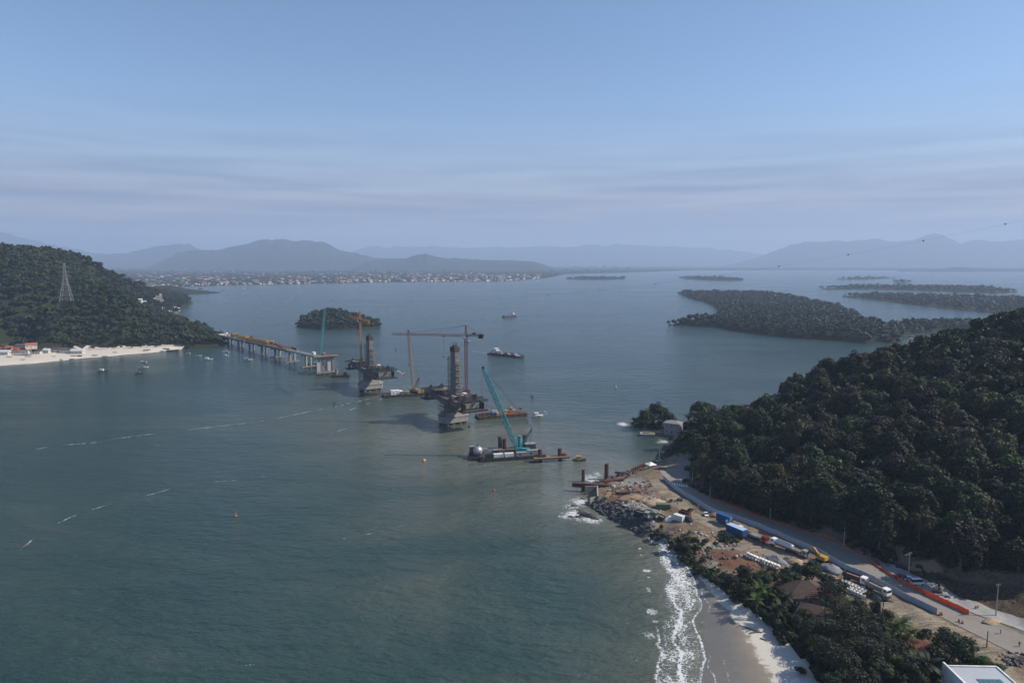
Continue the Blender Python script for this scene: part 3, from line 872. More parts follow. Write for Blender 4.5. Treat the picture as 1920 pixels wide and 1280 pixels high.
def forest_tree(x, y, z, s, kd, label=None, group=None, cv=None, name='forest_tree'):
    t = thing(name, label or KINDS[kd][0], 'tree', (x, y, z - .3), rng.uniform(0, 6.28), group or (None if label else KINDS[kd][1]))
    t.scale = (s, s, s * rng.uniform(.85, 1.15))
    put('trunk', HILL_TRUNKS[rng.integers(3)], t)
    put('crown', HILL_CROWNS[kd][rng.integers(4) if cv is None else cv], t)
    return t
KW = ['dark green', 'olive green', 'grey brown', 'fresh green']
def zone_label(u, v, s, kd):
    top = np.interp(u, [1180, 1300, 1410, 1480, 1590, 1690, 1800, 1920], [770, 775, 745, 715, 672, 650, 610, 580])
    bot = np.interp(u, [1240, 1300, 1450, 1590, 1700, 1830, 1920], [850, 890, 960, 1015, 1050, 1080, 1105])
    f = (v - top) / (bot - top)
    zone = 'high under the skyline' if f < .2 else 'on the upper slope' if f < .42 else 'halfway up the slope' if f < .64 else 'on the lower slope' if f < .84 else 'at the roadside foot'
    side = 'left end' if u < 1380 else 'left part' if u < 1510 else 'middle' if u < 1650 else 'right part' if u < 1790 else 'right edge'
    size = 'big' if s > 1.5 else 'small' if s < 1.08 else 'medium'
    lab = '%s %s crowned tree %s, %s of the right hill' % (size, KW[kd], zone, side)
    return lab, '%s %s trees %s, %s of the hill' % (size, KW[kd], zone, side)
for i in inst:
    kd = int(rng.choice(4, p=(.66, .18, .14, .02)))
    lb, gp = zone_label(px[i], py[i], sc[i], kd)
    forest_tree(hx[i], hy[i], hzv[i], sc[i], kd, lb, gp)
g1 = rest[::4]; g0 = np.setdiff1d(rest, g1)
scatter('hillside_woodland', np.stack([hx, hy, hzv - .3], 1)[g0], sc[g0] * 1.05, LOW_CROWNS, L_DARK, 4)
scatter('hillside_woodland', np.stack([hx, hy, hzv - .3], 1)[g1], sc[g1] * 1.05, LOW_CROWNS, L_OLIVE, 5)
# the forest goes on outside the view
qx, qy = spots(110, 640, 110, 700, 12.5, lambda x, y: (near_h(x, y, False) > 7) & ~inside(x, y, site_xy) & (project(np.stack([x, y, near_h(x, y, False)], 1))[0] > 1985) & (x > 185), .85, 31)
scatter('hillside_woodland', np.stack([qx, qy, near_h(qx, qy) - .6], 1), rng.uniform(1.2, 1.9, len(qx)), [c[:150] for c in LOW_CROWNS], L_DARK, 33)
# undergrowth that closes the gaps between the trunks
ux, uy = spots(85, 420, 215, 560, 6.8, hill_ok, 1, 9)
uz = near_h(ux, uy); k = ~hidden(ux, uy, uz + 9, lambda a, b: near_h(a, b, False)); up, vp = project(np.stack([ux, uy, uz], 1)); k &= (up < 1990)
scatter('hillside_undergrowth', np.stack([ux, uy, uz - 1.6], 1)[k], rng.uniform(.5, .85, k.sum()), [leaf_cloud(360 + i, 5, 6, 7, 85, 1.25, base=.5) for i in range(4)], L_DARK, 6)

# the edge of the forest along the road
def edge_tree(x, y, s, kd):
    z = nz_(x, y); u, v = project([[x, y, z]]); side = 'dark road bend' if u[0] < 1400 else 'blue containers' if u[0] < 1500 else 'excavator' if u[0] < 1600 else 'parked cars'
    forest_tree(x, y, z - .5, s, kd, 'tall %s tree overhanging the road across from the %s' % (KW[kd], side), '%s roadside trees across from the %s' % (KW[kd], side))
edge_ = [G(p[0], p[1], 7) for p in ((1312, 905), (1345, 922), (1400, 943), (1460, 962), (1530, 988), (1588, 1010))]
for p in resample([q + Vector((6.5, 0, 0)) for q in NET[:5]], 6.0):
    edge_tree(p.x + rng.uniform(-1, 1), p.y, rng.uniform(1.4, 1.75), int(rng.choice(2, p=(.85, .15))))
for p in resample(edge_, 6.5):
    edge_tree(p.x + rng.uniform(1, 4), p.y + rng.uniform(0, 3), rng.uniform(1.15, 1.5), int(rng.choice(3, p=(.7, .15, .15))))
rs_ = []
for p in resample(NET[:7], 1.6):
    for k in range(2):
        x, y = p.x + rng.uniform(3.5, 9), p.y + rng.uniform(-1, 3); rs_.append((x, y, nz_(x, y) - .5))
scatter('roadside_scrub', rs_, rng.uniform(.28, .6, len(rs_)), [leaf_cloud(380 + i, 5, 6, 8, 150, .9, base=0) for i in range(3)], L_DARK, 61)
# ---- woods on the far headland
def left_ok(x, y):
    z = left_h(x, y); u, v = project(np.stack([x, y, z], 1))
    return (z > 1.0) & (u > -80) & (u < 450) & ~inside(x, y, [(p.x, p.y) for p in LSAND]) & ~inside(x, y, LVIL) & (np.min([np.hypot((x - p.x) / 11, (y - p.y + 10) / 22) for p in LHOUSES], axis=0) > 1)
LVIL = [tuple(G(p[0], p[1], 4.5).xy) for p in ((-60, 672), (-60, 652), (20, 652), (60, 656), (110, 653), (160, 655), (165, 660), (60, 668))]
LHOUSES = [G(u, v, z) for u, v, z in ((8, 640, 12), (15, 647, 9), (6, 653, 7), (20, 657, 5), (29, 650, 8), (42, 653, 7), (59, 652, 7), (63, 645, 10), (80, 657, 5), (56, 658, 5), (258, 568, 10), (268, 571, 8), (248, 566, 10), (278, 581, 5), (299, 571, 6), (355, 617, 6))]
ax, ay = spots(-900, -390, 830, 1350, 7.5, left_ok, .9, 12); az = left_h(ax, ay)
bx, by = spots(-2000, -500, 1350, 2420, 13, left_ok, .9, 13); bz = left_h(bx, by)
kk = ~hidden(bx, by, bz + 12, left_h, 30, 800); bx, by, bz = bx[kk], by[kk], bz[kk]
w = rng.random(len(ax))
L_MID = m_leaf('leaf_headland', (.014, .024, .011), (.042, .054, .022))
for msk, mm, sd in ((w < .62, L_DARK, 1), ((w >= .62) & (w < .9), L_MID, 2), (w >= .9, L_OLIVE, 3)):
    scatter('headland_woodland', np.stack([ax, ay, az - .6], 1)[msk], rng.uniform(.75, 1.55, msk.sum()), FAR_CROWNS, mm, sd)
scatter('headland_woodland', np.stack([bx, by, bz - .6], 1), rng.uniform(1.2, 2.1, len(bx)), [c[:62] for c in FAR_CROWNS], L_MID, 8)

# ---- islands
def island(px_poly, h, st, spacing, cs, m, seed, edge=1.0, zfun=None, rag=1.0):
    poly = [tuple(G(p[0], p[1]).xy) for p in px_poly]
    xs = [p[0] for p in poly]; ys = [p[1] for p in poly]
    def zf(x, y):
        wob = fbm(x, y, st * 5, seed, 3) * st * 2.2 * rag
        d = dist_line(x, y, poly + poly[:1]) + wob
        i = inside(x, y, poly)
        e = np.where(i, d, -d)
        z = np.minimum(h, e * edge)
        if zfun is not None: z = np.where(e > 0, np.minimum(z + zfun(x, y), e * edge * 1.3 + .5), z)
        return np.clip(z, -3, None)
    X, Y = np.meshgrid(np.arange(min(xs) - st * 2, max(xs) + st * 2, st), np.arange(min(ys) - st * 2, max(ys) + st * 2, st))
    Z = zf(X, Y)
    Vv = np.stack([X, Y, Z], -1).reshape(-1, 3); Ff = grid_faces(*X.shape)
    kp = Vv[Ff][:, :, 2].max(1) > -1.5
    kind(put('island', sub_mesh('island', Vv, Ff[kp], M_FLOOR)), 'structure')
    x, y = spots(min(xs), max(xs), min(ys), max(ys), spacing, lambda a, b: zf(a, b) > .4, .9, seed)
    z = zf(x, y)
    u, v = project(np.stack([x, y, z], 1)); k = (u > -80) & (u < 2000)
    scatter('island_woodland', np.stack([x, y, z - cs * 2.5], 1)[k], rng.uniform(.7, 1.25, k.sum()) * cs, FLAT_CROWNS if m is L_MANG else FAR_CROWNS, m, seed)
FLAT_CROWNS = [leaf_cloud(370 + i, 5, 5.5, 9, 72, 1.6, .6, .75, 1.0, base=2.5, jit=.18) for i in range(6)]
L_MANG = m_leaf('leaf_mangrove', (.026, .040, .019), (.038, .053, .024), .1, .05, .1)
L_MANG2 = m_leaf('leaf_mangrove_dark', (.018, .028, .014), (.038, .048, .024), .15, .1, .2)
# small round island behind the towers
q0 = G(635, 605)
island([(556, 611), (575, 606), (620, 603), (670, 603), (705, 609), (716, 614), (690, 616), (640, 617.5), (600, 617.5), (566, 615)], 4, 5, 7.5, 1.15, L_MANG2, 41, .8,
       lambda x, y: 17 * np.exp(-((x - q0.x + 12) / 62) ** 2 - ((y - q0.y + 22) / 60) ** 2))
# big mangrove island: flat back part and a wooded rise at its front
island([(1271, 550), (1320, 550), (1420, 551), (1480, 557), (1560, 576), (1600, 587), (1613, 595), (1590, 600), (1560, 606), (1480, 608), (1420, 605), (1355, 606), (1350, 598), (1347, 580), (1335, 571), (1300, 561)], 5, 14, 15, 1.5, L_MANG, 42, .5)
island([(1256, 609), (1290, 607), (1320, 604), (1345, 600), (1420, 602), (1520, 606), (1600, 610), (1660, 618), (1688, 632), (1684, 642), (1620, 643), (1560, 638), (1480, 633), (1400, 624), (1340, 613), (1300, 611)], 4, 7, 9.5, 1.25, L_MANG2, 43, .6,
       lambda x, y: 13 * np.clip(fbm(x, y, 90, 3, 3) + .55, 0, 1))
island([(1590, 612), (1660, 611), (1700, 610), (1760, 607), (1830, 604), (1830, 620), (1760, 622), (1700, 627), (1650, 630)], 4, 10, 12, 1.3, L_MANG, 44, .6)
island([(1580, 556), (1640, 552.5), (1750, 556), (1850, 559), (2050, 560), (2080, 605), (1920, 592), (1830, 585), (1700, 571), (1610, 559)], 3, 22, 20, 1.5, L_MANG, 45, .5)
island([(1532, 542), (1600, 537.5), (1700, 537.5), (1790, 538.5), (1850, 540), (1906, 548), (1860, 551), (1740, 546), (1620, 542.5)], 3, 30, 26, 1.7, L_MANG, 46, .5)
island([(1272, 521), (1300, 520.5), (1390, 523.5), (1394, 526), (1340, 526.5), (1290, 523.5)], 2.5, 40, 36, 2.2, L_MANG, 47, .4)
island([(1562, 524.5), (1600, 521.5), (1640, 520.5), (1676, 522), (1640, 523.5), (1600, 525)], 2, 50, 50, 2, L_MANG, 48, .3)
island([(1677, 529.6), (1690, 528.6), (1706, 529), (1706, 530.6), (1690, 530.8)], 3, 26, 40, 2.4, L_MANG, 49, .3)
island([(1055, 523.5), (1100, 521.5), (1165, 521.5), (1175, 523), (1120, 524.5)], 2.5, 40, 36, 2.2, L_MANG, 50, .4)

# ---- trees and shrubs between beach and building site
def palm_fronds():
    b = MB(); L = 3.4; n = 7; P = []
    for i in range(n + 1):
        t = i / n
        P.append(Vector((L * (t - .12 * t * t), 0, .95 * t - 1.75 * t * t)))
    for i in range(n):
        p, q = P[i], P[i + 1]
        w = .62 * math.sin(math.pi * min(1, (i + .9) / (n + .4))) + .12
        for sgn in (-1, 1):
            for k in range(2):
                a = p.lerp(q, k / 2); c = p.lerp(q, k / 2 + .36)
                e = Vector((.28, sgn * w, -.28 * w))
                b.add([a, c, c + e, a + e * .92], [(0, 1, 2, 3)])
        b.bar(p, q, .05)
    return b
FROND = {k: palm_fronds().mesh('frond', m) for k, m in (('d', L_DARK), ('b', L_BRIGHT))}
PALM_TRUNK = MB().tube([(0, 0, -.5), (.15, 0, 2.2), (.35, .1, 4.6), (.4, .1, 6.6)], [.24, .18, .15, .14], 7).mesh('trunk', M_BARK)
def palm(x, y, z, s, label, group=None, leaf='d', h=1.0):
    t = thing('palm_tree', label, 'palm', (x, y, z), rng.uniform(0, 6.28), group)
    t.scale = (s, s, s)
    put('trunk', PALM_TRUNK, t, sc=(1, 1, h))
    n = 13
    for k in range(n):
        f = put('frond', FROND[leaf], t, (.4, .1, 6.6 * h), 0)
        f.rotation_euler = (0, rng.uniform(-.75, .35) if k % 3 else rng.uniform(-1.05, -.6), 2 * math.pi * k / n + rng.uniform(-.2, .2))
        f.scale = (rng.uniform(.85, 1.15),) * 3
    return t
NEAR_CROWNS = {
    'broad': [quads_mesh('crown', leaf_cloud(500 + i, 5, 7, 14, 3000, .27, base=3.2), L_DARK) for i in range(3)],
    'olive': [quads_mesh('crown', leaf_cloud(505 + i, 5, 7, 14, 2800, .28, base=3.2), L_OLIVE) for i in range(2)],
    'airy': [quads_mesh('crown', leaf_cloud(510 + i, 5, 10, 22, 2300, .25, 1.1, .75, .1, base=2.6), L_AIRY) for i in range(3)],
    'round': [quads_mesh('crown', leaf_cloud(520 + i, 5, 7.5, 20, 3600, .26, .9, .55, base=2.4), L_DARK) for i in range(2)],
    'bright': [quads_mesh('crown', leaf_cloud(530 + i, 5, 7, 12, 2400, .34, base=2.4), L_BRIGHT) for i in range(2)]}
BUSHES = {'bush': [quads_mesh('foliage', leaf_cloud(540 + i, 5, 6.5, 12, 1500, .36, base=-.6), L_DARK) for i in range(3)],
          'yellow': [quads_mesh('foliage', leaf_cloud(550 + i, 5, 6, 12, 1500, .34, base=-.6), L_BRIGHT) for i in range(1)],
          'obush': [quads_mesh('foliage', leaf_cloud(555 + i, 5, 6, 12, 1500, .34, base=-.6), L_OLIVE) for i in range(2)]}
BSTEM = MB().tube([(0, 0, -.4), (.1, 0, 2.2)], [.22, .1], 5).tube([(0, 0, 0), (1.2, .5, 2)], [.15, .06], 5).tube([(0, 0, 0), (-.9, .9, 1.9)], [.15, .06], 5).mesh('stem', M_BARK)
NT = [trunk_mesh(70 + i, 4.6, .26, 5, 2.4) for i in range(3)]
def near_plant(u, v, rp, ty, label, group=None):
    zc = {'bush': 2, 'yellow': 2, 'obush': 2, 'palm': 6.0}.get(ty.split('_')[0], 6.5)
    g = G(u, v, 4.5)
    s = rp * math.hypot(g.x, g.y) / FPX / 5
    zc = zc * (s if not ty.startswith('palm') else s * 1.35)
    g = G(u, v, 4.5 + zc)
    z = nz_(g.x, g.y)
    g = G(u, v, z + zc); z = nz_(g.x, g.y) - .1
    if ty.startswith('palm'):
        return palm(g.x, g.y, z, s * 1.5, label, group, 'b' if ty.endswith('b') else 'd', .9)
    if ty in BUSHES:
        t = thing('shrub', label, 'shrub', (g.x, g.y, z), rng.uniform(0, 6.28), group); t.scale = (s, s, s)
        put('stem', BSTEM, t); put('foliage', BUSHES[ty][rng.integers(len(BUSHES[ty]))], t)
        return t
    t = thing('tree', label, 'tree', (g.x, g.y, z), rng.uniform(0, 6.28), group); t.scale = (s, s, s * rng.uniform(.9, 1.1) * (.78 if ty == 'airy' else 1))
    put('trunk', NT[rng.integers(3)], t); put('crown', NEAR_CROWNS[ty][rng.integers(len(NEAR_CROWNS[ty]))], t)
    return t
PL = {
 'bush': ('dark green shrub along the top of the beach', 'shrubs along the beach edge', [(1270, 1034, 9), (1283, 1046, 11), (1296, 1056, 12), (1310, 1064, 12), (1322, 1072, 13), (1335, 1082, 13), (1302, 1046, 9), (1347, 1093, 13), (1360, 1102, 14), (1374, 1113, 14), (1340, 1070, 12), (1356, 1084, 12), (1318, 1056, 10), (1440, 1130, 15), (1465, 1176, 17), (1482, 1192, 16), (1456, 1190, 13), (1502, 1207, 17), (1444, 1168, 13), (1424, 1148, 13), (1408, 1132, 13), (1392, 1122, 13), (1520, 1236, 16), (1505, 1222, 13), (1535, 1256, 18), (1545, 1276, 18)]),
 'broad': ('dark leafy tree in the belt between beach and site', 'leafy trees behind the beach', [(1372, 1087, 16), (1392, 1070, 15), (1412, 1088, 18), (1398, 1106, 18), (1458, 1115, 19), (1482, 1082, 20), (1548, 1086, 17), (1520, 1192, 20), (1650, 1255, 28), (1722, 1265, 26), (1692, 1272, 22), (1560, 1277, 24), (1490, 1165, 18), (1440, 1092, 16), (1625, 1274, 24)]),
 'airy': ('tall wispy dark tree in the thick grove behind the white sand', 'wispy trees of the beach grove', [(1562, 1108, 26), (1578, 1148, 30), (1545, 1176, 32), (1602, 1188, 36), (1640, 1166, 26), (1622, 1218, 34), (1562, 1222, 34), (1662, 1212, 28), (1592, 1252, 34), (1612, 1132, 20), (1586, 1210, 30), (1534, 1206, 24), (1640, 1190, 26)]),
 'round': ('dense rounded dark green tree beside the dug bank', 'rounded trees by the bank', [(1776, 1206, 32), (1802, 1216, 32), (1762, 1230, 28), (1500, 1070, 19), (1523, 1074, 19)]),
 'olive': ('olive green tree with a loose crown in the grove', 'olive trees of the grove', [(1690, 1215, 22), (1675, 1235, 22), (1512, 1150, 16), (1668, 1150, 13), (1640, 1138, 12)]),
 'palm': ('palm with dark arching fronds in the beach grove', 'dark palms behind the beach', [(1426, 1078, 16), (1442, 1070, 14), (1454, 1150, 17), (1468, 1140, 18), (1744, 1248, 24), (1655, 1128, 16), (1405, 1070, 13), (1720, 1240, 20), (1475, 1120, 14), (1550, 1130, 15)]),
 'palm_b': ('bright green palm catching the sun above the dark shrubs', 'bright palms of the grove', [(1428, 1106, 20), (1420, 1128, 18), (1690, 1174, 22), (1676, 1186, 18), (1702, 1192, 18), (1440, 1116, 16)]),
 'yellow': ('yellow green bush beside the grey roofed house', 'yellow green bushes by the house', [(1832, 1242, 22), (1856, 1252, 22), (1816, 1266, 22), (1520, 1150, 8), (1512, 1196, 8)]),
 'obush': ('olive green bush on the edge of the earth bank', 'olive bushes on the bank', [(1880, 1268, 16), (1736, 1228, 16), (1705, 1250, 16), (1500, 1258, 13), (1846, 1268, 16), (1585, 1100, 12), (1630, 1112, 10)])}
for ty, (lab, grp, L) in PL.items():
    for (u, v, r_) in L:
        w = 'below the rock slope' if u < 1312 else 'by the wooden steps' if u < 1370 else 'behind the grey wet sand' if u < 1445 else 'left of the brown roofed house' if (u < 1500 and v < 1150) else 'above the white sand' if u < 1530 else 'around the brown roofed house' if v < 1140 else 'in the middle of the grove' if u < 1625 else 'on the road side of the grove' if u < 1715 else 'beside the grey roofed house'
        big = 'large' if r_ * (1.0 if ty in ('bush', 'palm', 'palm_b', 'yellow', 'obush') else .7) > 16 else 'small'
        base = lab.split(' along ')[0].split(' in the ')[0].split(' behind ')[0].split(' beside ')[0].split(' on the ')[0].split(' above ')[0]
        near_plant(u, v, r_, ty, '%s %s, %s' % (big, base, w), '%s %s, %s' % (big, grp.split(' ')[0] + ' ' + grp.split(' ')[1] if not grp.startswith(('shrubs', 'palms')) else grp.split(' ')[0], w))
# tall trees that break the skyline of the hill
for (u, v, d, s) in ((1400, 788, 425, 1.3), (1490, 748, 432, 1.6), (1512, 740, 434, 1.25), (1588, 716, 440, 1.45), (1700, 690, 448, 1.35), (1850, 642, 446, 1.45), (1905, 626, 444, 1.35)):
    p = D(u, v, d); forest_tree(p.x, p.y, nz_(p.x, p.y), s, int(rng.choice(3)), 'tall emergent tree breaking the skyline of the right hill', 'emergent trees on the hill skyline')
# single trees that stand out
g = D(1835, 1045, 243); z = nz_(g.x, g.y)
for (u, v, d, s, kd, lab) in ((1832, 1000, 250, 1.75, 1, 'big pale olive tree with a bare trunk above the cut slope'), (1700, 925, 318, 1.5, 1, 'broad olive crowned tree low on the dark hillside'), (1385, 855, 402, 1.35, 3, 'bright green rounded tree above the road bend'), (1760, 862, 345, 1.5, 3, 'large fresh green crown high on the dark hillside')):
    p = D(u, v, d); forest_tree(p.x, p.y, nz_(p.x, p.y), s, kd, lab)
for (u, v, s) in ((1210, 787, 1.25), (1232, 783, 1.6), (1252, 785, 1.35)):
    p = G(u, v, 7.5); forest_tree(p.x, p.y, max(nz_(p.x, p.y), 1.5) - .8, s, 0, 'spreading dark tree on the rocky point past the pink house', 'trees on the rocky point')
for (u, v, s) in ((1286, 782, .95), (1300, 776, 1.1), (1314, 772, 1.2), (1330, 776, 1.1), (1345, 768, 1.0), (1322, 780, .9)):
    p = D(u + 4, v + 28, 428); palm(p.x, p.y, nz_(p.x, p.y), s * 1.35, 'tall palm on the crest behind the waterside house', 'palms behind the waterside house', 'd', 1.25)

# low growth along the top of the far beach
bp = []
for p in resample([G(a, b, 4) for a, b in ((-20, 662), (90, 658), (165, 653), (230, 651), (290, 649), (330, 645), (348, 648))], 5):
    x, y = p.x + rng.uniform(-3, 3), p.y + rng.uniform(-4, 5)
    if p.x > G(165, 653, 4).x or rng.random() < .25: bp.append((x, y, float(left_h(np.array(x), np.array(y))) - .8))
scatter('beach_scrub', bp, rng.uniform(.45, .9, len(bp)), FAR_CROWNS, L_MID, 15)
# ================================================================ THE BRIDGE UNDER CONSTRUCTION
M_CONC = mat('concrete', (.30, .29, .27), .9, .22, .5, .2, dirt=(.17, .155, .135), dscale=.25)
M_CONCD = mat('concrete_stained', (.20, .19, .175), .9, .3, .4, .2, dirt=(.10, .09, .08), dscale=.3)
M_CONCL = mat('concrete_new', (.40, .39, .36), .9, .15, .6, .1)
M_STEEL = mat('dark_steel', (.050, .052, .056), .6, .4, 1.5, 0, .3)
M_STEELB = mat('dark_brown_steel', (.075, .055, .045), .7, .4, 1.5, 0, .2)
M_RUST = mat('rust', (.115, .048, .030), .85, .4, 1.2, .2, dirt=(.05, .025, .018))
M_REBAR = mat('rebar', (.16, .085, .055), .85, .4, 2)
M_SCAF = mat('galvanised_tube', (.24, .23, .22), .6, .25, 2, 0, .3)
M_CRANE_R = mat('red_brown_crane_paint', (.27, .085, .050), .6, .25, .8)
M_CRANE_O = mat('orange_crane_paint', (.40, .17, .05), .55, .25, .8)
M_YEL = mat('yellow_paint', (.42, .26, .045), .55, .25, .6, dirt=(.2, .12, .04))
M_TEAL = mat('teal_paint', (.045, .27, .29), .5, .2, .6)
M_WHITE = mat('white_paint', (.74, .74, .72), .55, .10, .8, dirt=(.42, .40, .36))
M_BLUE = mat('blue_paint', (.022, .075, .20), .55, .2, .8)
M_WOOD = mat('formwork_wood', (.20, .145, .085), .85, .35, 1.0)
M_GLASS = mat('dark_glass', (.02, .025, .03), .12, .1, 1, 0, 0, .6)
M_BLACK = mat('black_rubber', (.022, .022, .023), .85, .3, 2)
M_GREYM = mat('grey_paint', (.22, .22, .22), .6, .2, .8)

M_DECKD = mat('deck_formwork', (.085, .078, .07), .9, .45, .8, .2, dirt=(.16, .13, .10))
P1, P2 = G(850, 792), G(695, 730)
UAX = (P2 - P1).normalized(); RZ = math.atan2(UAX.y, UAX.x)
NAX = Vector((-UAX.y, UAX.x, 0))
def loc_(base, x, y, z): return base + UAX * x + NAX * y + Vector((0, 0, z))
HEX = lambda lx, ly, c: [(-lx / 2, -ly / 2 + c), (0, -ly / 2), (lx / 2, -ly / 2 + c), (lx / 2, ly / 2 - c), (0, ly / 2), (-lx / 2, ly / 2 - c)]

def main_pier(base, L, zd, hp, label):
    t = thing('bridge_pier', label, 'bridge pier', (base.x, base.y, 0), RZ, 'main bridge piers with towers')
    for x in (-5.5, 0, 5.5):
        for y in (-8, -3, 3, 8):
            MB().tube([(x, y, -5), (x, y, 2.4)], 1.1, 10).build('pile', M_CONCD, t)
    pc = MB(); pc.prism(HEX(14, 25, 3.5), 1.6, 5.6); pc.prism(HEX(14.6, 25.8, 3.6), 5.6, 6.3)
    pc.build('pile_cap', M_CONC, t)
    MB().prism(HEX(11, 20, 3.0), 6.3, 9.0).build('plinth', M_CONC, t)
    sh = MB()
    sh.loft([[(-a, -b, z), (a, -b, z), (a, b, z), (-a, b, z)] for a, b, z in ((3.4, 6.4, 9.0), (3.3, 6.0, 11.5), (3.8, 6.2, zd - 6.6), (4.8, 6.6, zd - 4.2))])
    sh.build('shaft', M_CONCD, t)
    gd = MB(); rings = []
    n = 22
    for i in range(n + 1):
        x = -L + 2 * L * i / n
        k = 1 - abs(x) / L
        h = 3.8 + 4.0 * k ** 1.7
        rings.append([(x, -5.2, zd - .55 - h), (x, 5.2, zd - .55 - h), (x, 7.0, zd - .55), (x, -7.0, zd - .55)])
    gd.loft(rings); gd.build('box_girder', M_CONCD, t)
    for s in range(-int(L // 4), int(L // 4)):
        if abs(s * 4 + 2) < L - 2:
            MB().box((s * 4 + 2, 0, zd - .27), (3.97, 20.5, .55)).build('deck_slab', M_DECKD, t)
    ty = -1.8 if hp > 30 else 0
    py = MB()
    nst = int(hp / 4)
    for i in range(nst):
        z0 = zd + hp * i / nst; z1 = zd + hp * (i + 1) / nst - .22
        w = 3.9 - .5 * i / nst
        MB().box((0, ty, (z0 + z1) / 2), (8.4 - 1.4 * i / nst, w, z1 - z0)).build('tower_lift', M_CONCD, t)
    py.box((0, ty, zd + hp + 1.6), (7.4, 4.2, 3.6)); py.box((0, ty, zd + hp + 3.9), (3.2, 2.8, 1.2))
    for k in range(9):
        a = 2 * math.pi * k / 9; py.bar((math.cos(a) * 1.6, ty + math.sin(a) * 1.4, zd + hp + 3), (math.cos(a) * 1.6, ty + math.sin(a) * 1.4, zd + hp + 6 + (k % 3) * .5), .18)
    py.build('climbing_formwork', M_STEELB, t)
    for sy in (-1, 1):
        r = MB()
        for i in range(int(2 * L / 2.5)):
            x = -L + 1 + i * 2.5; r.bar((x, sy * 10.1, zd), (x, sy * 10.1, zd + 1.3), .14)
        for z in (.7, 1.25): r.bar((-L, sy * 10.1, zd + z), (L, sy * 10.1, zd + z), .12)
        r.build('guard_rail', M_SCAF, t)
    rb = MB(); r = random.Random(int(L * 10))
    for i in range(70):
        x = r.uniform(-L + 1, L - 1); y = r.choice((-1, 1)) * r.uniform(3.5, 9.6)
        rb.bar((x, y, zd), (x + r.uniform(-.2, .2), y, zd + r.uniform(.8, 2.2)), .13)
    kind(rb.build('starter_bars', M_REBAR, t), 'stuff')
    return t
def scaffold(base, x, y, lx, ly, z0, z1, label):
    t = thing('scaffolding', label, 'scaffolding', loc_(base, x, y, z0), RZ, 'scaffold towers on the bridge')
    h = z1 - z0; b = MB(); n = int(h / 2.2)
    for px_ in (-lx / 2, 0, lx / 2):
        for py_ in (-ly / 2, ly / 2): MB().bar((px_, py_, 0), (px_, py_, h), .20).build('standard', M_SCAF, t)
    for i in range(n + 1):
        z = min(h, i * h / n)
        for py_ in (-ly / 2, ly / 2): b.bar((-lx / 2, py_, z), (lx / 2, py_, z), .15)
        for px_ in (-lx / 2, lx / 2): b.bar((px_, -ly / 2, z), (px_, ly / 2, z), .15)
        if i < n:
            z2 = (i + 1) * h / n
            s = 1 if i % 2 else -1
            b.bar((-lx / 2 * s, ly / 2, z), (lx / 2 * s, ly / 2, z2), .13); b.bar((lx / 2, -ly / 2 * s, z), (lx / 2, ly / 2 * s, z2), .13); b.bar((-lx / 2 * s, -ly / 2, z), (lx / 2 * s, -ly / 2, z2), .13)
    b.build('bracing', M_SCAF, t)
    for i in range(1, n + 1, 2):
        MB().box((0, 0, i * h / n + .1), (lx * .95, ly * .9, .1)).build('platform', M_WOOD, t)
    return t
def traveller(base, x, zd, s, label):
    """form traveller: steel frames over the deck end with a platform hung beneath"""
    t = thing('form_traveller', label, 'form traveller', loc_(base, x, 0, zd), RZ + (0 if s > 0 else math.pi))
    for y in (-4.6, 4.6):
        f = MB()
        f.bar((-7, y, .5), (6, y, .7), .7, .8); f.bar((-7, y, .6), (-1, y, 5.2), .5); f.bar((-1, y, 5.2), (6, y, .8), .5); f.bar((-1, y, .5), (-1, y, 5.2), .55)
        f.bar((-4, y, .6), (-4, y, 3), .35); f.bar((2.5, y, .6), (2.5, y, 3), .35)
        f.build('main_frame', M_STEEL, t)
    c = MB()
    c.lattice((5.6, -10.5, 1.4), (5.6, 10.5, 1.4), 1.4, 8, .3, .2); c.lattice((-1, -10.5, 2.2), (-1, 10.5, 2.2), 1.3, 8, .3, .2)
    c.build('cross_beam', M_STEEL, t)
    h = MB()
    for y in (-9.5, -5, 0, 5, 9.5):
        for xx in (5.6, -1): h.bar((xx, y, 1.2), (xx, y, -6.4), .16)
    h.build('hanger', M_STEEL, t)
    p = MB()
    for xx in (-1.5, 1, 3.5, 6): p.bar((xx, -10.5, -6.2), (xx, 10.5, -6.2), .45, .6)
    for y in (-10, -5, 0, 5, 10): p.bar((-2.4, y, -5.8), (6.8, y, -5.8), .4)
    p.box((2.2, 0, -5.5), (8.6, 20, .12))
    p.build('lower_platform', M_STEELB, t)
    g = MB()
    for k in range(11):
        for xx in (-2.2, 6.8): g.bar((xx, -10 + 2 * k, -5.5), (xx, -10 + 2 * k, -4.3), .12)
    for xx in (-2.2, 6.8): g.bar((xx, -10, -4.4), (xx, 10, -4.4), .12)
    g.build('handrail', M_SCAF, t)
    MB().box((2, -7.6, -3.0), (7, .3, 5.0)).build('side_form', M_STEELB, t)
    MB().box((2, 7.6, -3.0), (7, .3, 5.0)).build('side_form', M_STEELB, t)
    return t
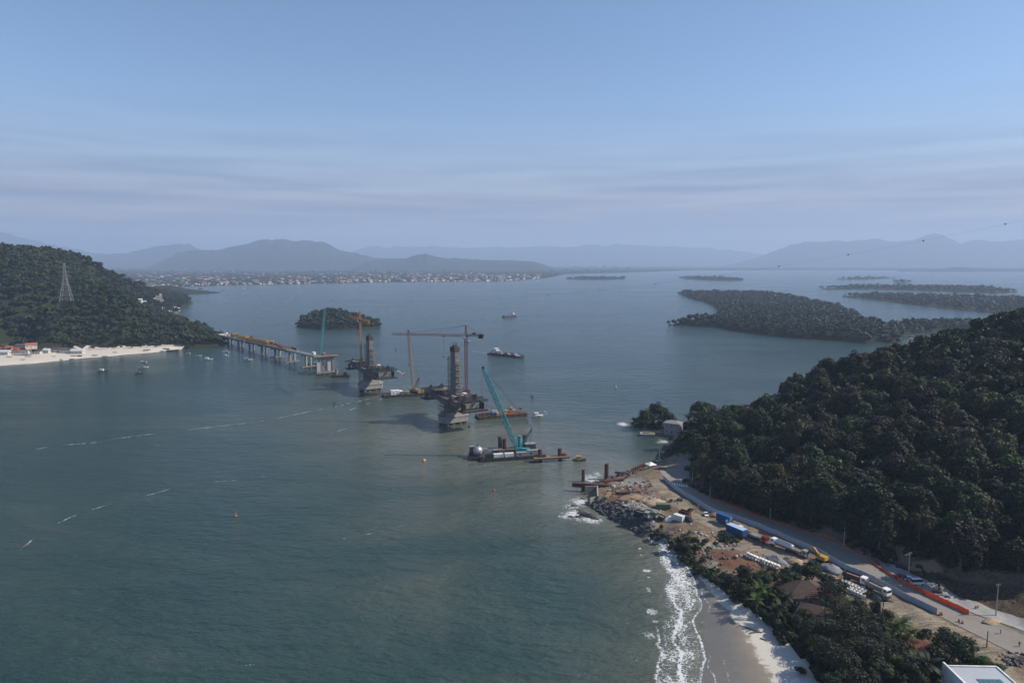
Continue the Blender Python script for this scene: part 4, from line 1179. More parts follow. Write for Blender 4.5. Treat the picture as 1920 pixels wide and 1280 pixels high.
def tower_crane(base, x, y, z0, top, jib_dir, jl, cl, matl, label, zj=None, mw=1.9):
    """hammerhead crane: mast, jib, counter jib"""
    p = loc_(base, x, y, z0)
    t = thing('tower_crane', label, 'tower crane', p, jib_dir)
    h = top - z0; zj = h - 7.5 if zj is None else zj
    MB().lattice((0, 0, 0), (0, 0, zj - 1), mw, int(zj / 2), .15 * mw, .09 * mw, up=(0, 1, 0)).build('mast', matl, t)
    MB().lattice((0, 0, zj), (0, 0, h), 1.6, 4, .28, .18, w2=.6, up=(0, 1, 0)).build('tower_top', matl, t)
    MB().tube([(0, 0, zj - 1.2), (0, 0, zj)], [1.5, 1.7], 12).build('slewing_ring', M_STEEL, t)
    MB().lattice((1.2, 0, zj), (jl, 0, zj + .6), 1.5, int(jl / 2), .26, .16, w2=1.0, tri=True).build('jib', matl, t)
    MB().lattice((-1.2, 0, zj), (-cl, 0, zj), 1.4, int(cl / 2), .28, .17).build('counter_jib', matl, t)
    for k in range(3): MB().box((-cl + 1.1 + k * 1.25, 0, zj - .9), (1.1, 1.9, 3.0)).build('counterweight', M_RUST if matl is M_CRANE_R else matl, t)
    MB().box((-cl * .45, 0, zj + 1.2), (2.4, 1.4, 1.5)).build('winch', M_STEEL, t)
    cb = MB().box((1.2, 1.7, zj - 1.4), (1.7, 1.4, 2.1)).build('cab', M_WHITE, t)
    MB().box((2.08, 1.7, zj - 1.2), (.06, 1.2, 1.1)).build('window', M_GLASS, cb)
    for e in ((jl * .42, zj + 1.4), (jl * .78, zj + 1.2), (-cl + 2, zj + .8)):
        MB().bar((0, 0, h - .2), (e[0], 0, e[1]), .16).build('tie_bar', M_STEEL, t)
    tr = MB(); tr.box((jl * .3, 0, zj - 1.1), (1.6, 1.2, .5)); tr.bar((jl * .3, 0, zj - 1.2), (jl * .3, 0, zj - 16), .13); tr.box((jl * .3, 0, zj - 16.4), (.6, .6, 1.1))
    tr.build('hook_block', M_STEEL, t)
    return t
ZD1, ZD2 = 20.5, 22.0
main_pier(P1, 27, ZD1, 33.5, 'nearer bridge pier with a tall concrete tower and dark cantilever deck')
main_pier(P2, 33, ZD2, 25.5, 'farther bridge pier with a short tower and wide dark deck')
scaffold(P1, 6.0, -1.8, 2.6, 4.4, ZD1, ZD1 + 29, 'scaffold tower up the shaded left face of the nearer bridge tower')
scaffold(P1, -5.9, -1.8, 2.4, 4.4, ZD1, ZD1 + 27, 'scaffold tower up the lit right face of the nearer bridge tower')
scaffold(P2, 6.0, 0, 2.6, 4.4, ZD2, ZD2 + 21, 'scaffold tower on the left face of the farther bridge tower')
scaffold(P2, -5.9, 0, 2.4, 4.4, ZD2, ZD2 + 19, 'scaffold tower on the right face of the farther bridge tower')
scaffold(P1, -2, 10.2, 8, 2.0, 6.3, ZD1 - 4, 'stair scaffold on the left edge of the nearer pier base')
scaffold(P2, 1, 9.6, 3, 2.0, 6.3, ZD2 - 4, 'stair scaffold on the left edge of the farther pier base')
traveller(P1, 27, ZD1, 1, 'dark steel form traveller on the far end of the nearer pier deck')
traveller(P1, -27, ZD1, -1, 'dark steel form traveller on the near end of the nearer pier deck')
traveller(P2, 33, ZD2, 1, 'dark steel form traveller on the far end of the farther pier deck')
traveller(P2, -33, ZD2, -1, 'dark steel form traveller on the near end of the farther pier deck')
t1 = D(868, 612, 497).z
tower_crane(P1, -3.4, -9.6, ZD1, t1, math.atan2(.06, -1), 56, 13.5, M_CRANE_R, 'red brown tower crane with a long jib over the nearer pier')
t2 = D(684, 583, 640).z
tower_crane(P2, 2, 8.0, ZD2, t2, math.atan2(31, -17.7), 36, 26, M_CRANE_O, 'orange tower crane in front of the small island', mw=1.4)

# dark formwork and frames that crowd the decks
for (b0, zd, L, lab, nn) in ((P1, ZD1, 27, 'nearer', 3), (P2, ZD2, 33, 'farther', 4)):
    for k, x in enumerate([-L * .55, L * .5, L * .72, -L * .78][:nn]):
        t = thing('formwork_frame', 'dark formwork frame standing ' + ('at the front', 'past the tower', 'near the far end', 'close to the front end')[k] + ' of the ' + lab + ' deck', 'formwork', loc_(b0, x, 0, zd), RZ)
        for y in (-8.6, -5.4, -2, 2, 5.4, 8.6):
            f = MB(); f.bar((-3.4, y, 0), (-3.4, y, 2.6), .3); f.bar((3.4, y, 0), (3.4, y, 2.6), .3); f.bar((-3.6, y, 2.6), (3.6, y, 2.6), .4); f.bar((-3.4, y, 0), (3.4, y, 2.6), .25); f.build('frame', M_STEEL, t)
        for y in (-7, -3.6, 0, 3.6, 7): MB().box((rng.uniform(-1, 1), y, 2.9), (rng.uniform(3, 6), 2.4, .25)).build('panel', [M_STEEL, M_WOOD, M_STEELB, M_GREYM][rng.integers(4)], t)
        MB().box((0, -9.7, .9), (7, .25, 1.8)).build('edge_form', M_STEELB, t); MB().box((0, 9.7, .9), (7, .25, 1.8)).build('edge_form', M_STEELB, t)
# loose things on the two decks
def cabin(p, d, rz, m, label, group=None, door=True):
    t = thing('site_cabin', label, 'cabin', p, rz, group)
    MB().box((0, 0, d[2] / 2), d).build('body', m, t)
    MB().box((0, 0, d[2] + .08), (d[0] + .2, d[1] + .2, .16)).build('roof', M_WHITE if m is M_WHITE else M_GREYM, t)
    if door: MB().box((d[0] * .25, -d[1] / 2 - .03, 1.05), (.9, .06, 2.0)).build('door', M_GREYM, t)
    MB().box((-d[0] * .2, -d[1] / 2 - .03, 1.5), (1.2, .06, .9)).build('window', M_GLASS, t)
    return t
def bundle(p, rz, L, m, label, cat='bundle', n=9, w=.3):
    t = thing('bar_bundle' if cat == 'bundle' else 'timber_stack', label, cat, p, rz)
    for k in range(n):
        MB().bar((-L / 2 + random.uniform(-.4, .4), (k % 3) * w * 1.1 - w, w * .6 + (k // 3) * w), (L / 2 + random.uniform(-.4, .4), (k % 3) * w * 1.1 - w, w * .6 + (k // 3) * w), w).build('bar' if cat == 'bundle' else 'timber', m, t)
    return t
for (b, zd, x, y, m, lab) in ((P1, ZD1, -7, -6, M_WHITE, 'white site cabin at the foot of the nearer tower'), (P1, ZD1, 13, 2, M_GREYM, 'grey site cabin halfway along the nearer deck'),
                              (P2, ZD2, -9, -5, M_WHITE, 'white site cabin at the foot of the farther tower'), (P2, ZD2, 17, 3, M_STEEL, 'dark site cabin on the far half of the farther deck')):
    cabin(loc_(b, x, y, zd), (4.4, 2.4, 2.5), RZ, m, lab)
for (b, zd, x, y, lab) in ((P1, ZD1, 12, -6, 'bundle of steel bars on the far half of the nearer deck'), (P1, ZD1, -15, 3, 'bundle of steel bars near the front of the nearer deck'),
                           (P2, ZD2, 12, -5, 'bundle of steel bars on the far half of the farther deck'), (P2, ZD2, -18, 2, 'bundle of steel bars on the front half of the farther deck')):
    bundle(loc_(b, x, y, zd), RZ, 9, M_REBAR, lab, n=9, w=.45)

# ---- approach viaduct from the far shore
A0, A1 = G(424, 641.5), G(612, 700.5)
def vz(t): return 10.6 + 8.6 * t
VA, VB = Vector((A0.x - 18, A0.y + 22, 0)), Vector((A1.x, A1.y, 0))
VD = (VB - VA); VL = VD.length; VU = VD.normalized(); VN = Vector((-VU.y, VU.x, 0)); VRZ = math.atan2(VU.y, VU.x)
vt = thing('approach_viaduct', 'long concrete approach viaduct reaching out from the wooded headland', 'viaduct', VA, VRZ)
def slopez(x): return vz(x / VL)
nsp = 8; sp = VL / nsp
for i in range(nsp + 1):
    x = i * sp
    if i == nsp: x -= 4
    p = MB()
    big = i >= nsp
    top = slopez(x) - 2.7
    pier = MB().box((x, 0, top - .6), (2.6, 15, 1.3), topy=1.05).build('pier_cap', M_CONCD, vt)
    for y in (-2.7, 2.7):
        MB().tube([(x, y, -4), (x, y, top - 1.2)], 1.5, 10).build('column', M_CONC if i > 4 else M_CONCD, pier)
    if i >= 5: MB().box((x, 0, 2.0), (4.2, 17, 1.4)).build('pile_cap', M_CONCD, pier)
for i in range(nsp):
    x0, x1 = i * sp + .15, (i + 1) * sp - .15
    if i == nsp - 1: x1 -= 4
    done = i < 4
    for y in (-6, -2, 2, 6):
        if i >= 6 and y > 0: continue
        b = MB()
        a, c = Vector((x0, y, slopez(x0) - 1.5)), Vector((x1, y, slopez(x1) - 1.5))
        b.bar(a, c, .6, 2.6); b.bar(a + Vector((0, 0, 1.0)), c + Vector((0, 0, 1.0)), 1.7, .35); b.bar(a - Vector((0, 0, .95)), c - Vector((0, 0, .95)), 1.0, .4)
        b.build('girder', M_CONCL if i > 5 else M_CONCD, vt)
    if i < 6:
        m = MB(); m.bar((x0, 0, slopez(x0) - .1), (x1, 0, slopez(x1) - .1), 17.5, .38)
        m.build('deck_slab', M_CONCL if i < 1 else M_CONCD, vt)
    if i < 3:
        for y in (-8.95, 8.95): MB().bar((x0, y, slopez(x0) + .2), (x1, y, slopez(x1) + .2), .35, 1.9).build('parapet', M_CONCL, vt)
    if 2 <= i < 6:
        b = MB(); r = random.Random(i)
        for k in range(110):
            x = r.uniform(x0, x1); y = r.uniform(-8.4, 8.4); z = slopez(x) + .1
            b.bar((x, y, z), (x + r.uniform(-.3, .3), y, z + r.uniform(.5, 1.5)), .22)
        for k in range(10):
            y = -8 + 1.75 * k; b.bar((x0, y, slopez(x0) + .45), (x1, y, slopez(x1) + .45), .25)
        kind(b.build('reinforcement', M_REBAR, vt), 'stuff')
def vloc(x, y, dz=0): return VA + VU * x + VN * y + Vector((0, 0, slopez(x) + dz))
# yellow launching girder that rides on the deck
lt = thing('launching_gantry', 'yellow launching gantry lying along the viaduct deck', 'gantry', vloc(VL * .17, 0, .1), VRZ)
def lg(x): return slopez(VL * .17 + x) - slopez(VL * .17)
gl = VL * .40
for y in (-3.4, 3.4):
    b = MB(); b.bar((0, y, lg(0) + 2.2), (gl, y, lg(gl) + 2.2), 1.1, 2.4)
    b.build('main_beam', M_YEL, lt)
    b = MB()
    for k in range(14):
        x = gl * (k + .5) / 14; b.box((x, y, lg(x) + 2.2), (.3, 1.3, 2.5))
    b.build('stiffener', M_YEL, lt)
for x in (2, gl * .45, gl - 3):
    b = MB()
    for y in (-4.6, 4.6): b.bar((x, y, lg(x)), (x, y, lg(x) + 4.2), .8)
    b.bar((x, -5, lg(x) + 4.2), (x, 5, lg(x) + 4.2), .9); b.build('support_portal', M_YEL, lt)
MB().box((8, 0, lg(8) + 5.2), (6, 9, 2.4)).build('winch_trolley', M_WOOD, lt)
MB().box((gl * .5, 1, lg(gl * .5) + 5), (3, 3, 2.2)).build('winch_trolley', M_RUST, lt)
for (x, y, m, lab) in ((.06, 3, M_WHITE, 'white site cabin at the shore end of the viaduct'), (.93, -2, M_WHITE, 'white site cabin on the unfinished end of the viaduct'), (.97, 3, M_WOOD, 'brown site cabin on the unfinished end of the viaduct'), (.13, -3, M_CRANE_O, 'orange site cabin beside the yellow gantry')):
    cabin(vloc(VL * x, y, .1 if x < .9 else -.2), (5, 2.6, 2.6), VRZ, m, lab)
for k, (x, y, lab) in enumerate(((.60, 3, 'bundle of rusty bars just past the yellow gantry'), (.68, -3, 'bundle of rusty bars on the front edge of the viaduct'), (.75, 3, 'bundle of rusty bars beside the green crane boom'))):
    bundle(vloc(VL * x, y, .3), VRZ, 14, M_REBAR, lab, n=9, w=.6)
# end pier of the viaduct wrapped in scaffold and a working platform
et = thing('scaffolded_pier', 'viaduct end pier with two columns wrapped in pale scaffold', 'bridge pier', (VB.x, VB.y, 0), VRZ)
zt = 17.4
MB().box((0, 0, 1.9), (7.5, 25, 1.5)).build('pile_cap', M_CONCD, et)
for y in (-7, 7): MB().tube([(0, y, 2.6), (0, y, zt)], 1.7, 10).build('column', M_CONCD, et)
for y in (-8, 0, 8): MB().tube([(0, y, -4), (0, y, 1.2)], 1.0, 8).build('pile', M_STEEL, et)
MB().box((0, 0, zt + .9), (4, 22, 1.8)).build('pier_cap', M_CONC, et)
MB().box((0, 0, zt + 2.0), (9, 27, .3)).build('platform', M_WOOD, et)
for sx in (-1, 1):
    s = MB()
    for k in range(12):
        y = -12 + k * 24 / 11; s.bar((sx * 3.4, y, 2.6), (sx * 3.4, y, zt + 3.2), .16)
    for k in range(8):
        z = 3 + k * 2.1; s.bar((sx * 3.4, -12, z), (sx * 3.4, 12, z), .13)
    for k in range(11):
        y = -12 + k * 24 / 11; s.bar((sx * 3.4, y, 3 + (k % 4) * 3.4), (sx * 3.4, y + 2.1, 6.4 + (k % 4) * 3.4), .12)
    s.build('scaffold_face', M_SCAF, et)
M_NET = mat('debris_netting', (.30, .31, .33), .9, .15, .8)
for sx in (-1, 1):
    for k in range(6):
        if (k + (sx > 0)) % 3 == 1: MB().box((sx * 3.55, -10 + k * 4, 8.5), (.08, 3.9, 10.6)).build('netting', M_NET, et)
r_ = MB()
for k in range(14): r_.bar((4.4 * (1 if k % 2 else -1), -13 + 2 * k, zt + 2.1), (4.4 * (1 if k % 2 else -1), -13 + 2 * k, zt + 3.4), .14)
for sx in (-1, 1): r_.bar((sx * 4.4, -13.4, zt + 3.3), (sx * 4.4, 13.4, zt + 3.3), .14)
r_.build('handrail', M_REBAR, et)

# green lattice crane whose boom rises beside the viaduct
def lattice_crane(p, rz, tip, matl, label, cat='crane', body=True, width=1.9, mastl=None, cab=True, name='crawler_crane'):
    """crawler crane: tracks, house, cab, lattice boom, back mast and pendants; tip is a world point"""
    t = thing(name, label, cat, p, rz)
    iv = Matrix.Rotation(-rz, 3, 'Z')
    tp = iv @ (Vector(tip) - Vector(p))
    fw = Vector((tp.x, tp.y, 0)).normalized(); sd = Vector((-fw.y, fw.x, 0))
    for s in (-1, 1):
        MB().box(tuple(sd * (s * 2.3) + Vector((0, 0, .6))), (6.6, 1.1, 1.2), math.atan2(fw.y, fw.x), top=.86, topy=1).build('track', M_BLACK, t)
    a = math.atan2(fw.y, fw.x)
    MB().box(tuple(fw * -1.2 + Vector((0, 0, 2.4))), (7.0, 3.2, 2.2), a).build('house', matl, t)
    MB().box(tuple(fw * -5.1 + Vector((0, 0, 2.3))), (1.2, 3.4, 2.0), a).build('counterweight', matl, t)
    c = MB().box(tuple(fw * 2.4 + sd * 1.9 + Vector((0, 0, 2.6))), (1.8, 1.3, 2.2), a).build('cab', matl, t)
    MB().box(tuple(fw * 3.34 + sd * 1.9 + Vector((0, 0, 2.9))), (.06, 1.1, 1.2), a).build('window', M_GLASS, c)
    foot = fw * 2.2 + Vector((0, 0, 2.0))
    L = (tp - foot).length; d = (tp - foot).normalized()
    f1 = foot + d * (L * .10); f2 = foot + d * (L * .90)
    up = d.cross(sd)
    b = MB(); ch, br = .32, .19
    b.lattice(foot, f1, .5, 2, ch, br, w2=width, up=up); b.lattice(f1, f2, width, int(L * .8 / 2.0), ch, br, up=up); b.lattice(f2, tp, width, 2, ch, br, w2=.9, up=up)
    b.build('boom', matl, t)
    MB().tube([tp - sd * .6, tp + sd * .6], .9, 10).build('tip_sheave', M_STEEL, t)
    ml = mastl or L * .25
    mf = fw * .6 + Vector((0, 0, 3.2)); mt = mf + (Vector((0, 0, 1)) * .86 - fw * .5).normalized() * ml
    MB().lattice(mf - sd * .0, mt, 1.3, 5, .30, .18, w2=.7).build('back_mast', matl, t)
    for s in (-.5, .5):
        MB().bar(mt + sd * s, tp + sd * s, .11).build('pendant', M_STEEL, t)
        MB().bar(mt + sd * s, fw * -5 + sd * s + Vector((0, 0, 3.2)), .14).build('backstay', M_STEEL, t)
    hook = MB(); hl = tp.z * .55
    hook.bar(tp + fw * .8, tp + fw * .8 - Vector((0, 0, hl)), .10); hook.box(tuple(tp + fw * .8 - Vector((0, 0, hl + .7))), (.7, .7, 1.4))
    hook.build('hook_block', M_STEEL, t)
    return t
gp = G(590, 664, 15.5)
bg_ = thing('work_barge', 'flat dark barge behind the viaduct carrying the green crane', 'barge', ((592 - 960) / FPX * 790, 790, 0), VRZ)
MB().box((0, 0, .9), (30, 14, 2.2), top=1.0).build('hull', M_STEEL, bg_); MB().box((0, 0, 2.05), (29.4, 13.4, .1)).build('deck', M_STEELB, bg_)
cp = G(586, 668, 2.1); cp = Vector(((592 - 960) / FPX * 790, 790, 2.1))
lattice_crane(cp, 0, D(609, 579, cp.y + 6), M_TEAL, 'thin green lattice crane rising behind the viaduct', mastl=9)
# ================================================================ BARGES, BOATS, BUOYS, CABLE
def barge(p, rz, L, W, label, m=M_STEEL, deckm=M_STEELB, h=2.4, free=1.7, name='work_barge'):
    t = thing(name, label, 'barge', (p[0], p[1], 0), rz)
    b = MB(); pr = [(-L / 2, -W / 2), (L / 2 - W * .12, -W / 2), (L / 2, -W * .34), (L / 2, W * .34), (L / 2 - W * .12, W / 2), (-L / 2, W / 2)]
    b.prism(pr, free - h, free); b.build('hull', m, t)
    MB().prism([(x * .985, y * .96) for x, y in pr], free, free + .12).build('deck', deckm, t)
    r = MB()
    for s in (-1, 1): r.bar((-L / 2 + .4, s * (W / 2 - .15), free + .35), (L / 2 - W * .14, s * (W / 2 - .15), free + .35), .25, .5)
    r.build('bulwark', m, t)
    for k in range(int(L / 5)):
        for s in (-1, 1):
            MB().tube([(-L / 2 + 3 + k * 5, s * (W / 2 + .05), free - .5), (-L / 2 + 3 + k * 5, s * (W / 2 + .35), free - .5)], .55, 8).build('fender', M_BLACK, t)
    for (x, y) in ((-L / 2 + 1.2, -W / 2 + 1), (-L / 2 + 1.2, W / 2 - 1), (L / 2 - 2.2, -W / 2 + 1.6), (L / 2 - 2.2, W / 2 - 1.6)):
        MB().tube([(x, y, free + .1), (x, y, free + .9)], .3, 6).build('bollard', M_STEEL, t)
    return t, free + .12
def on(t, z, x, y):
    a = t.rotation_euler.z
    return Vector((t.location.x + x * math.cos(a) - y * math.sin(a), t.location.y + x * math.sin(a) + y * math.cos(a), z))
def container(p, rz, m, label, d=(6.06, 2.44, 2.6), group=None):
    t = thing('container', label, 'container', p, rz, group)
    MB().box((0, 0, d[2] / 2), d).build('body', m, t)
    c = MB()
    n = int(d[0] / .6)
    for k in range(n):
        for s in (-1, 1): c.box((-d[0] / 2 + .5 + k * (d[0] - 1) / (n - 1), s * (d[1] / 2 + .03), d[2] / 2), (.25, .06, d[2] * .88))
    c.build('corrugation', m, t)
    for s in (-1, 1): MB().box((d[0] / 2 + .03, s * d[1] / 4, d[2] / 2), (.06, d[1] / 2 - .08, d[2] - .25)).build('door', m, t)
    f = MB()
    for sx in (-1, 1):
        for sy in (-1, 1): f.box((sx * (d[0] / 2 - .08), sy * (d[1] / 2 - .02), d[2] / 2), (.18, .14, d[2] + .06))
    f.build('corner_post', m, t)
    return t
def tank(p, rz, r, L, m, label, upright=False, cat='tank'):
    t = thing('tank', label, cat, p, rz)
    if upright:
        MB().tube([(0, 0, 0), (0, 0, L), (0, 0, L + r * .3)], [r, r, r * .3], 14).build('shell', m, t, smooth=False)
    else:
        MB().tube([(-L / 2 - r * .3, 0, r + .3), (-L / 2, 0, r + .3), (L / 2, 0, r + .3), (L / 2 + r * .3, 0, r + .3)], [r * .5, r, r, r * .5], 14).build('shell', m, t)
    s = MB()
    if upright:
        for k in range(3): s.tube([(0, 0, L * (k + .3) / 3), (0, 0, L * (k + .3) / 3 + .25)], r + .06, 14)
    else:
        for x in (-L * .3, L * .3): s.box((x, 0, .35), (.4, r * 1.6, .7))
    s.build('bands' if upright else 'saddle', M_STEEL, t)
    return t
def machine(p, rz, m, label, d=(3.6, 2, 1.8), cat='machine', name='winch'):
    t = thing(name, label, cat, p, rz)
    MB().box((0, 0, .3), (d[0] * 1.1, d[1], .5)).build('skid', M_STEEL, t)
    MB().tube([(-d[0] * .15, -d[1] * .42, d[2] * .6), (-d[0] * .15, d[1] * .42, d[2] * .6)], d[2] * .42, 12).build('drum', m, t)
    for s in (-1, 1): MB().tube([(-d[0] * .15, s * d[1] * .43, d[2] * .6), (-d[0] * .15, s * d[1] * .48, d[2] * .6)], d[2] * .56, 12).build('flange', m, t)
    MB().box((d[0] * .36, 0, d[2] * .5), (d[0] * .3, d[1] * .7, d[2] * .7)).build('engine', m, t)
    return t
def pipe_pile(p, h, r, m, label, group=None, zb=-4, band=True):
    t = thing('steel_pile', label, 'pile', (p[0], p[1], 0), 0, group)
    MB().tube([(0, 0, zb), (0, 0, h)], r, 14, cap=False).tube([(0, 0, h), (0, 0, h - .6)], [r * .88, r * .88], 14).build('shell', m, t)
    if band: MB().tube([(0, 0, h - .5), (0, 0, h - .1)], r + .05, 14, cap=False).build('rim', M_STEELB, t)
    return t
M_PILE = mat('pile_steel', (.085, .072, .066), .7, .4, .5, 0, .2, dirt=(.12, .05, .03))
M_PILEB = mat('pile_brown', (.10, .040, .028), .8, .4, .5, 0, .1)

# ---- barge with the pale lattice crane left of the nearer pier
a, b = G(722, 746), G(800, 741)
rz = math.atan2(b.y - a.y, b.x - a.x); L = (b - a).length
bt, z = barge(((a.x + b.x) / 2, (a.y + b.y) / 2 + 7), rz, L + 6, 15, 'dark crane barge moored left of the nearer bridge pier')
cabin(on(bt, z, -L * .30, -1), (7.5, 4.2, 3.6), rz, M_WHITE, 'white deckhouse on the barge left of the nearer pier')
cabin(on(bt, z, -L * .10, -4.5), (4.5, 2.4, 2.6), rz, M_GREYM, 'low grey cabin in the middle of the left crane barge')
container(on(bt, z, 0, -5), rz + 1.4, M_YEL, 'small yellow container on the left crane barge', (3.6, 2.4, 2.8))
machine(on(bt, z, L * .30, -4.6), rz, M_YEL, 'big yellow winch on the right end of the left crane barge', (6, 4, 3.6))
machine(on(bt, z, L * .10, 4), rz, M_CRANE_O, 'orange winch behind the yellow container on the barge', (4, 2.4, 2.2))
tank(on(bt, z, -L * .16, 4), rz, 1.1, 4, M_WHITE, 'small white tank lying on the left crane barge')
M_CR_P = mat('pale_brown_crane_paint', (.30, .22, .17), .6, .25, .8)
p = on(bt, z, L * .20, 1.5)
lattice_crane(p, 0, D(766, 620, p.y + 6), M_CR_P, 'pale brown lattice crane standing on the left crane barge')
a = G(836, 742)
b2, z2 = barge((a.x + 4, a.y + 16), rz + .25, 34, 13, 'low dark barge tucked behind the nearer bridge pier', M_STEEL)
container(on(b2, z2, -6, -3), rz + .2, mat('slate_blue_paint', (.12, .16, .24), .6, .2, 1), 'slate blue container on the barge behind the nearer pier')
cabin(on(b2, z2, 5, 2), (6, 2.6, 2.8), rz + .25, M_GREYM, 'grey cabin on the barge behind the nearer pier')

# ---- rusty barge right of the nearer pier
a, b = G(895, 785), G(986, 780)
rz = math.atan2(b.y - a.y, b.x - a.x) + .12; L = (b - a).length
bt, z = barge(((a.x + b.x) / 2, (a.y + b.y) / 2 + 4), rz, L + 2, 11.5, 'rust brown work barge right of the nearer bridge pier', M_STEELB, M_RUST)
container(on(bt, z, -L * .20, -3), rz, M_BLUE, 'small blue container on the rust brown barge', (4, 2.4, 2.6))
cabin(on(bt, z, -L * .11, 3.0), (6, 3, 2.8), rz, mat('cream_paint', (.60, .50, .30), .6, .15, 1), 'cream cabin on the rust brown barge')
container(on(bt, z, -L * .09, -3.4), rz, mat('tan_paint', (.42, .26, .17), .7, .2, 1), 'tan container on the rust brown barge', (5, 2.4, 2.4))
cabin(on(bt, z, L * .18, .5), (9, 4.4, 2.6), rz, mat('red_orange_paint', (.40, .11, .05), .6, .25, .8), 'long red deckhouse on the rust brown barge')
tank(on(bt, z + 2.75, L * .20, .5), rz, 1.5, 1.6, M_CRANE_O, 'pale orange tank on top of the red deckhouse', True)
bundle(on(bt, z, -L * .38, 0), rz, 7, M_RUST, 'bundle of rusty beams at the left end of the rust brown barge', w=.7)
bundle(on(bt, z, L * .38, -1), rz, 7, M_WOOD, 'stack of long timbers at the right end of the rust brown barge', 'timber', w=.6)
machine(on(bt, z, L * .04, -3), rz, M_CRANE_O, 'orange winch beside the red deckhouse', (3.4, 2.2, 2.2))

# ---- front barge with the teal crane
a, b = G(884, 866), G(1004, 858)
rz = math.atan2(b.y - a.y, b.x - a.x); L = (b - a).length
bt, z = barge(((a.x + b.x) / 2 + 3, (a.y + b.y) / 2 + 5), rz, L * .93, 13.5, 'dark crane barge nearest the viewer with white containers', M_STEEL, M_STEELB)
M_WH2 = mat('white_container_paint', (.66, .66, .64), .6, .12, .8, dirt=(.3, .28, .25))
container(on(bt, z, -L * .19, -4.8), rz, M_WH2, 'white container at the front edge of the nearest barge', (6.0, 2.4, 2.6))
container(on(bt, z, -L * .02, -4.8), rz, M_WH2, 'white container right of another at the barge edge', (5.6, 2.4, 2.6))
container(on(bt, z, -L * .33, -4.6), rz, M_STEEL, 'dark container at the left of the white barge containers', (4.6, 2.4, 3.0))
cabin(on(bt, z, -L * .16, 3.6), (6, 3.4, 2.8), rz, M_RUST, 'rusty hut behind the white containers on the barge')
cabin(on(bt, z, L * .18, -4.4), (7, 3, 2.4), rz, M_GREYM, 'long grey cabin on the nearest barge under the boom')
cabin(on(bt, z, L * .36, -3.4), (7.5, 3.2, 3.0), rz, M_GREYM, 'grey deckhouse at the right end of the nearest barge')
cabin(on(bt, z, L * .36, 3.6), (6.5, 4.4, 5.4), rz, M_STEELB, 'tall brown engine house behind the teal crane')
bundle(on(bt, z, L * .06, 4.6), rz, 8, M_RUST, 'bundle of rusty beams behind the long grey cabin', w=.6)
# buoyant end float with the silver ball tank
q = G(897, 862)
fb, fz = barge((q.x - 1, q.y + 4), rz - .1, 10, 12, 'small dark float at the left end of the nearest barge', M_STEEL, M_STEELB, 2.2, 1.6)
st = thing('ball_tank', 'round silver ball tank on the left end of the nearest barge', 'tank', on(fb, fz, .4, -1), rz)
M_SILV = mat('silver_paint', (.42, .43, .43), .4, .3, .8, 0, .5, dirt=(.16, .15, .14))
rings = []
for k in range(9):
    a_ = math.pi * (k + .35) / 9.7 - math.pi / 2
    rings.append([(3.1 * math.cos(a_) * math.cos(u), 3.1 * math.cos(a_) * math.sin(u), 3.2 + 3.1 * math.sin(a_)) for u in np.linspace(0, 2 * math.pi, 15)[:-1]])
MB().loft(rings).build('shell', M_SILV, st, smooth=True)
for k in range(5): MB().bar((2.9 * math.cos(k * 1.257), 2.9 * math.sin(k * 1.257), 0), (2.6 * math.cos(k * 1.257), 2.6 * math.sin(k * 1.257), 3), .3).build('support_leg', M_STEEL, st)
MB().tube([(0, 0, 6.2), (0, 0, 7.6)], [.5, .3], 8).build('vent', M_STEEL, st)
cabin(on(fb, fz, -2.8, 3), (3.2, 2.6, 5.0), rz, M_STEEL, 'dark wheelhouse next to the silver ball tank')
cabin(on(fb, fz, 4.6, 3), (4.4, 3.4, 3.2), rz, M_GREYM, 'grey hut with a pale roof behind the silver ball tank')
p = on(bt, z, L * .20, 1.2)
lattice_crane(p, 0, D(906, 689, p.y + 3), M_TEAL, 'tall teal lattice crane on the barge nearest the viewer', width=2.6, mastl=15)
for (u, v, top, m, lab) in ((937, 846, 818, M_PILE, 'grey steel pile behind the nearest barge, leftmost of the group'), (945.5, 846, 822, M_PILEB, 'brown steel pile just right of the grey leftmost pile'), (984.5, 844, 815, M_PILEB, 'tall dark brown steel pile behind the teal crane')):
    g = G(u, v); g.y += 8; g.x = (u - 960) / FPX * g.y * 1.0
    pipe_pile(g, D(u, top, g.y).z, 1.35, m, lab)
g = G(974.5, 846); g.y += 8
pipe_pile(g, D(974, 817, g.y).z, 1.3, M_TEAL, 'teal steel leg standing behind the teal crane boom')

# ---- jetty platform on piles
a, b = G(1000, 866, 0), G(1066, 862, 0)
rz = math.atan2(b.y - a.y, b.x - a.x); L = (b - a).length
jt = thing('pile_platform', 'narrow timber decked steel platform standing on piles by the nearest barge', 'platform', ((a.x + b.x) / 2, (a.y + b.y) / 2, 0), rz)
MB().box((0, 0, 2.2), (L, 5.2, .7)).build('beam', M_RUST, jt)
for k in range(int(L / 1.4)): MB().box((-L / 2 + .7 + k * 1.4, 0, 2.68), (1.3, 4.9 - (k % 3) * .2, .22)).build('plank', M_WOOD, jt)
for x in (-L * .30, L * .26):
    MB().tube([(x, 0, -4), (x, 0, 2.0)], 1.1, 10).build('pile', M_STEEL, jt)
    MB().tube([(x, .8, 2.6), (x, .8, 7.5)], 1.3, 14).build('casing', M_PILE, jt)
    MB().box((x + 2.4, .6, 3.5), (2.2, 2.4, 1.5)).build('pile_clamp', M_RUST, jt)
g = G(1087, 863)
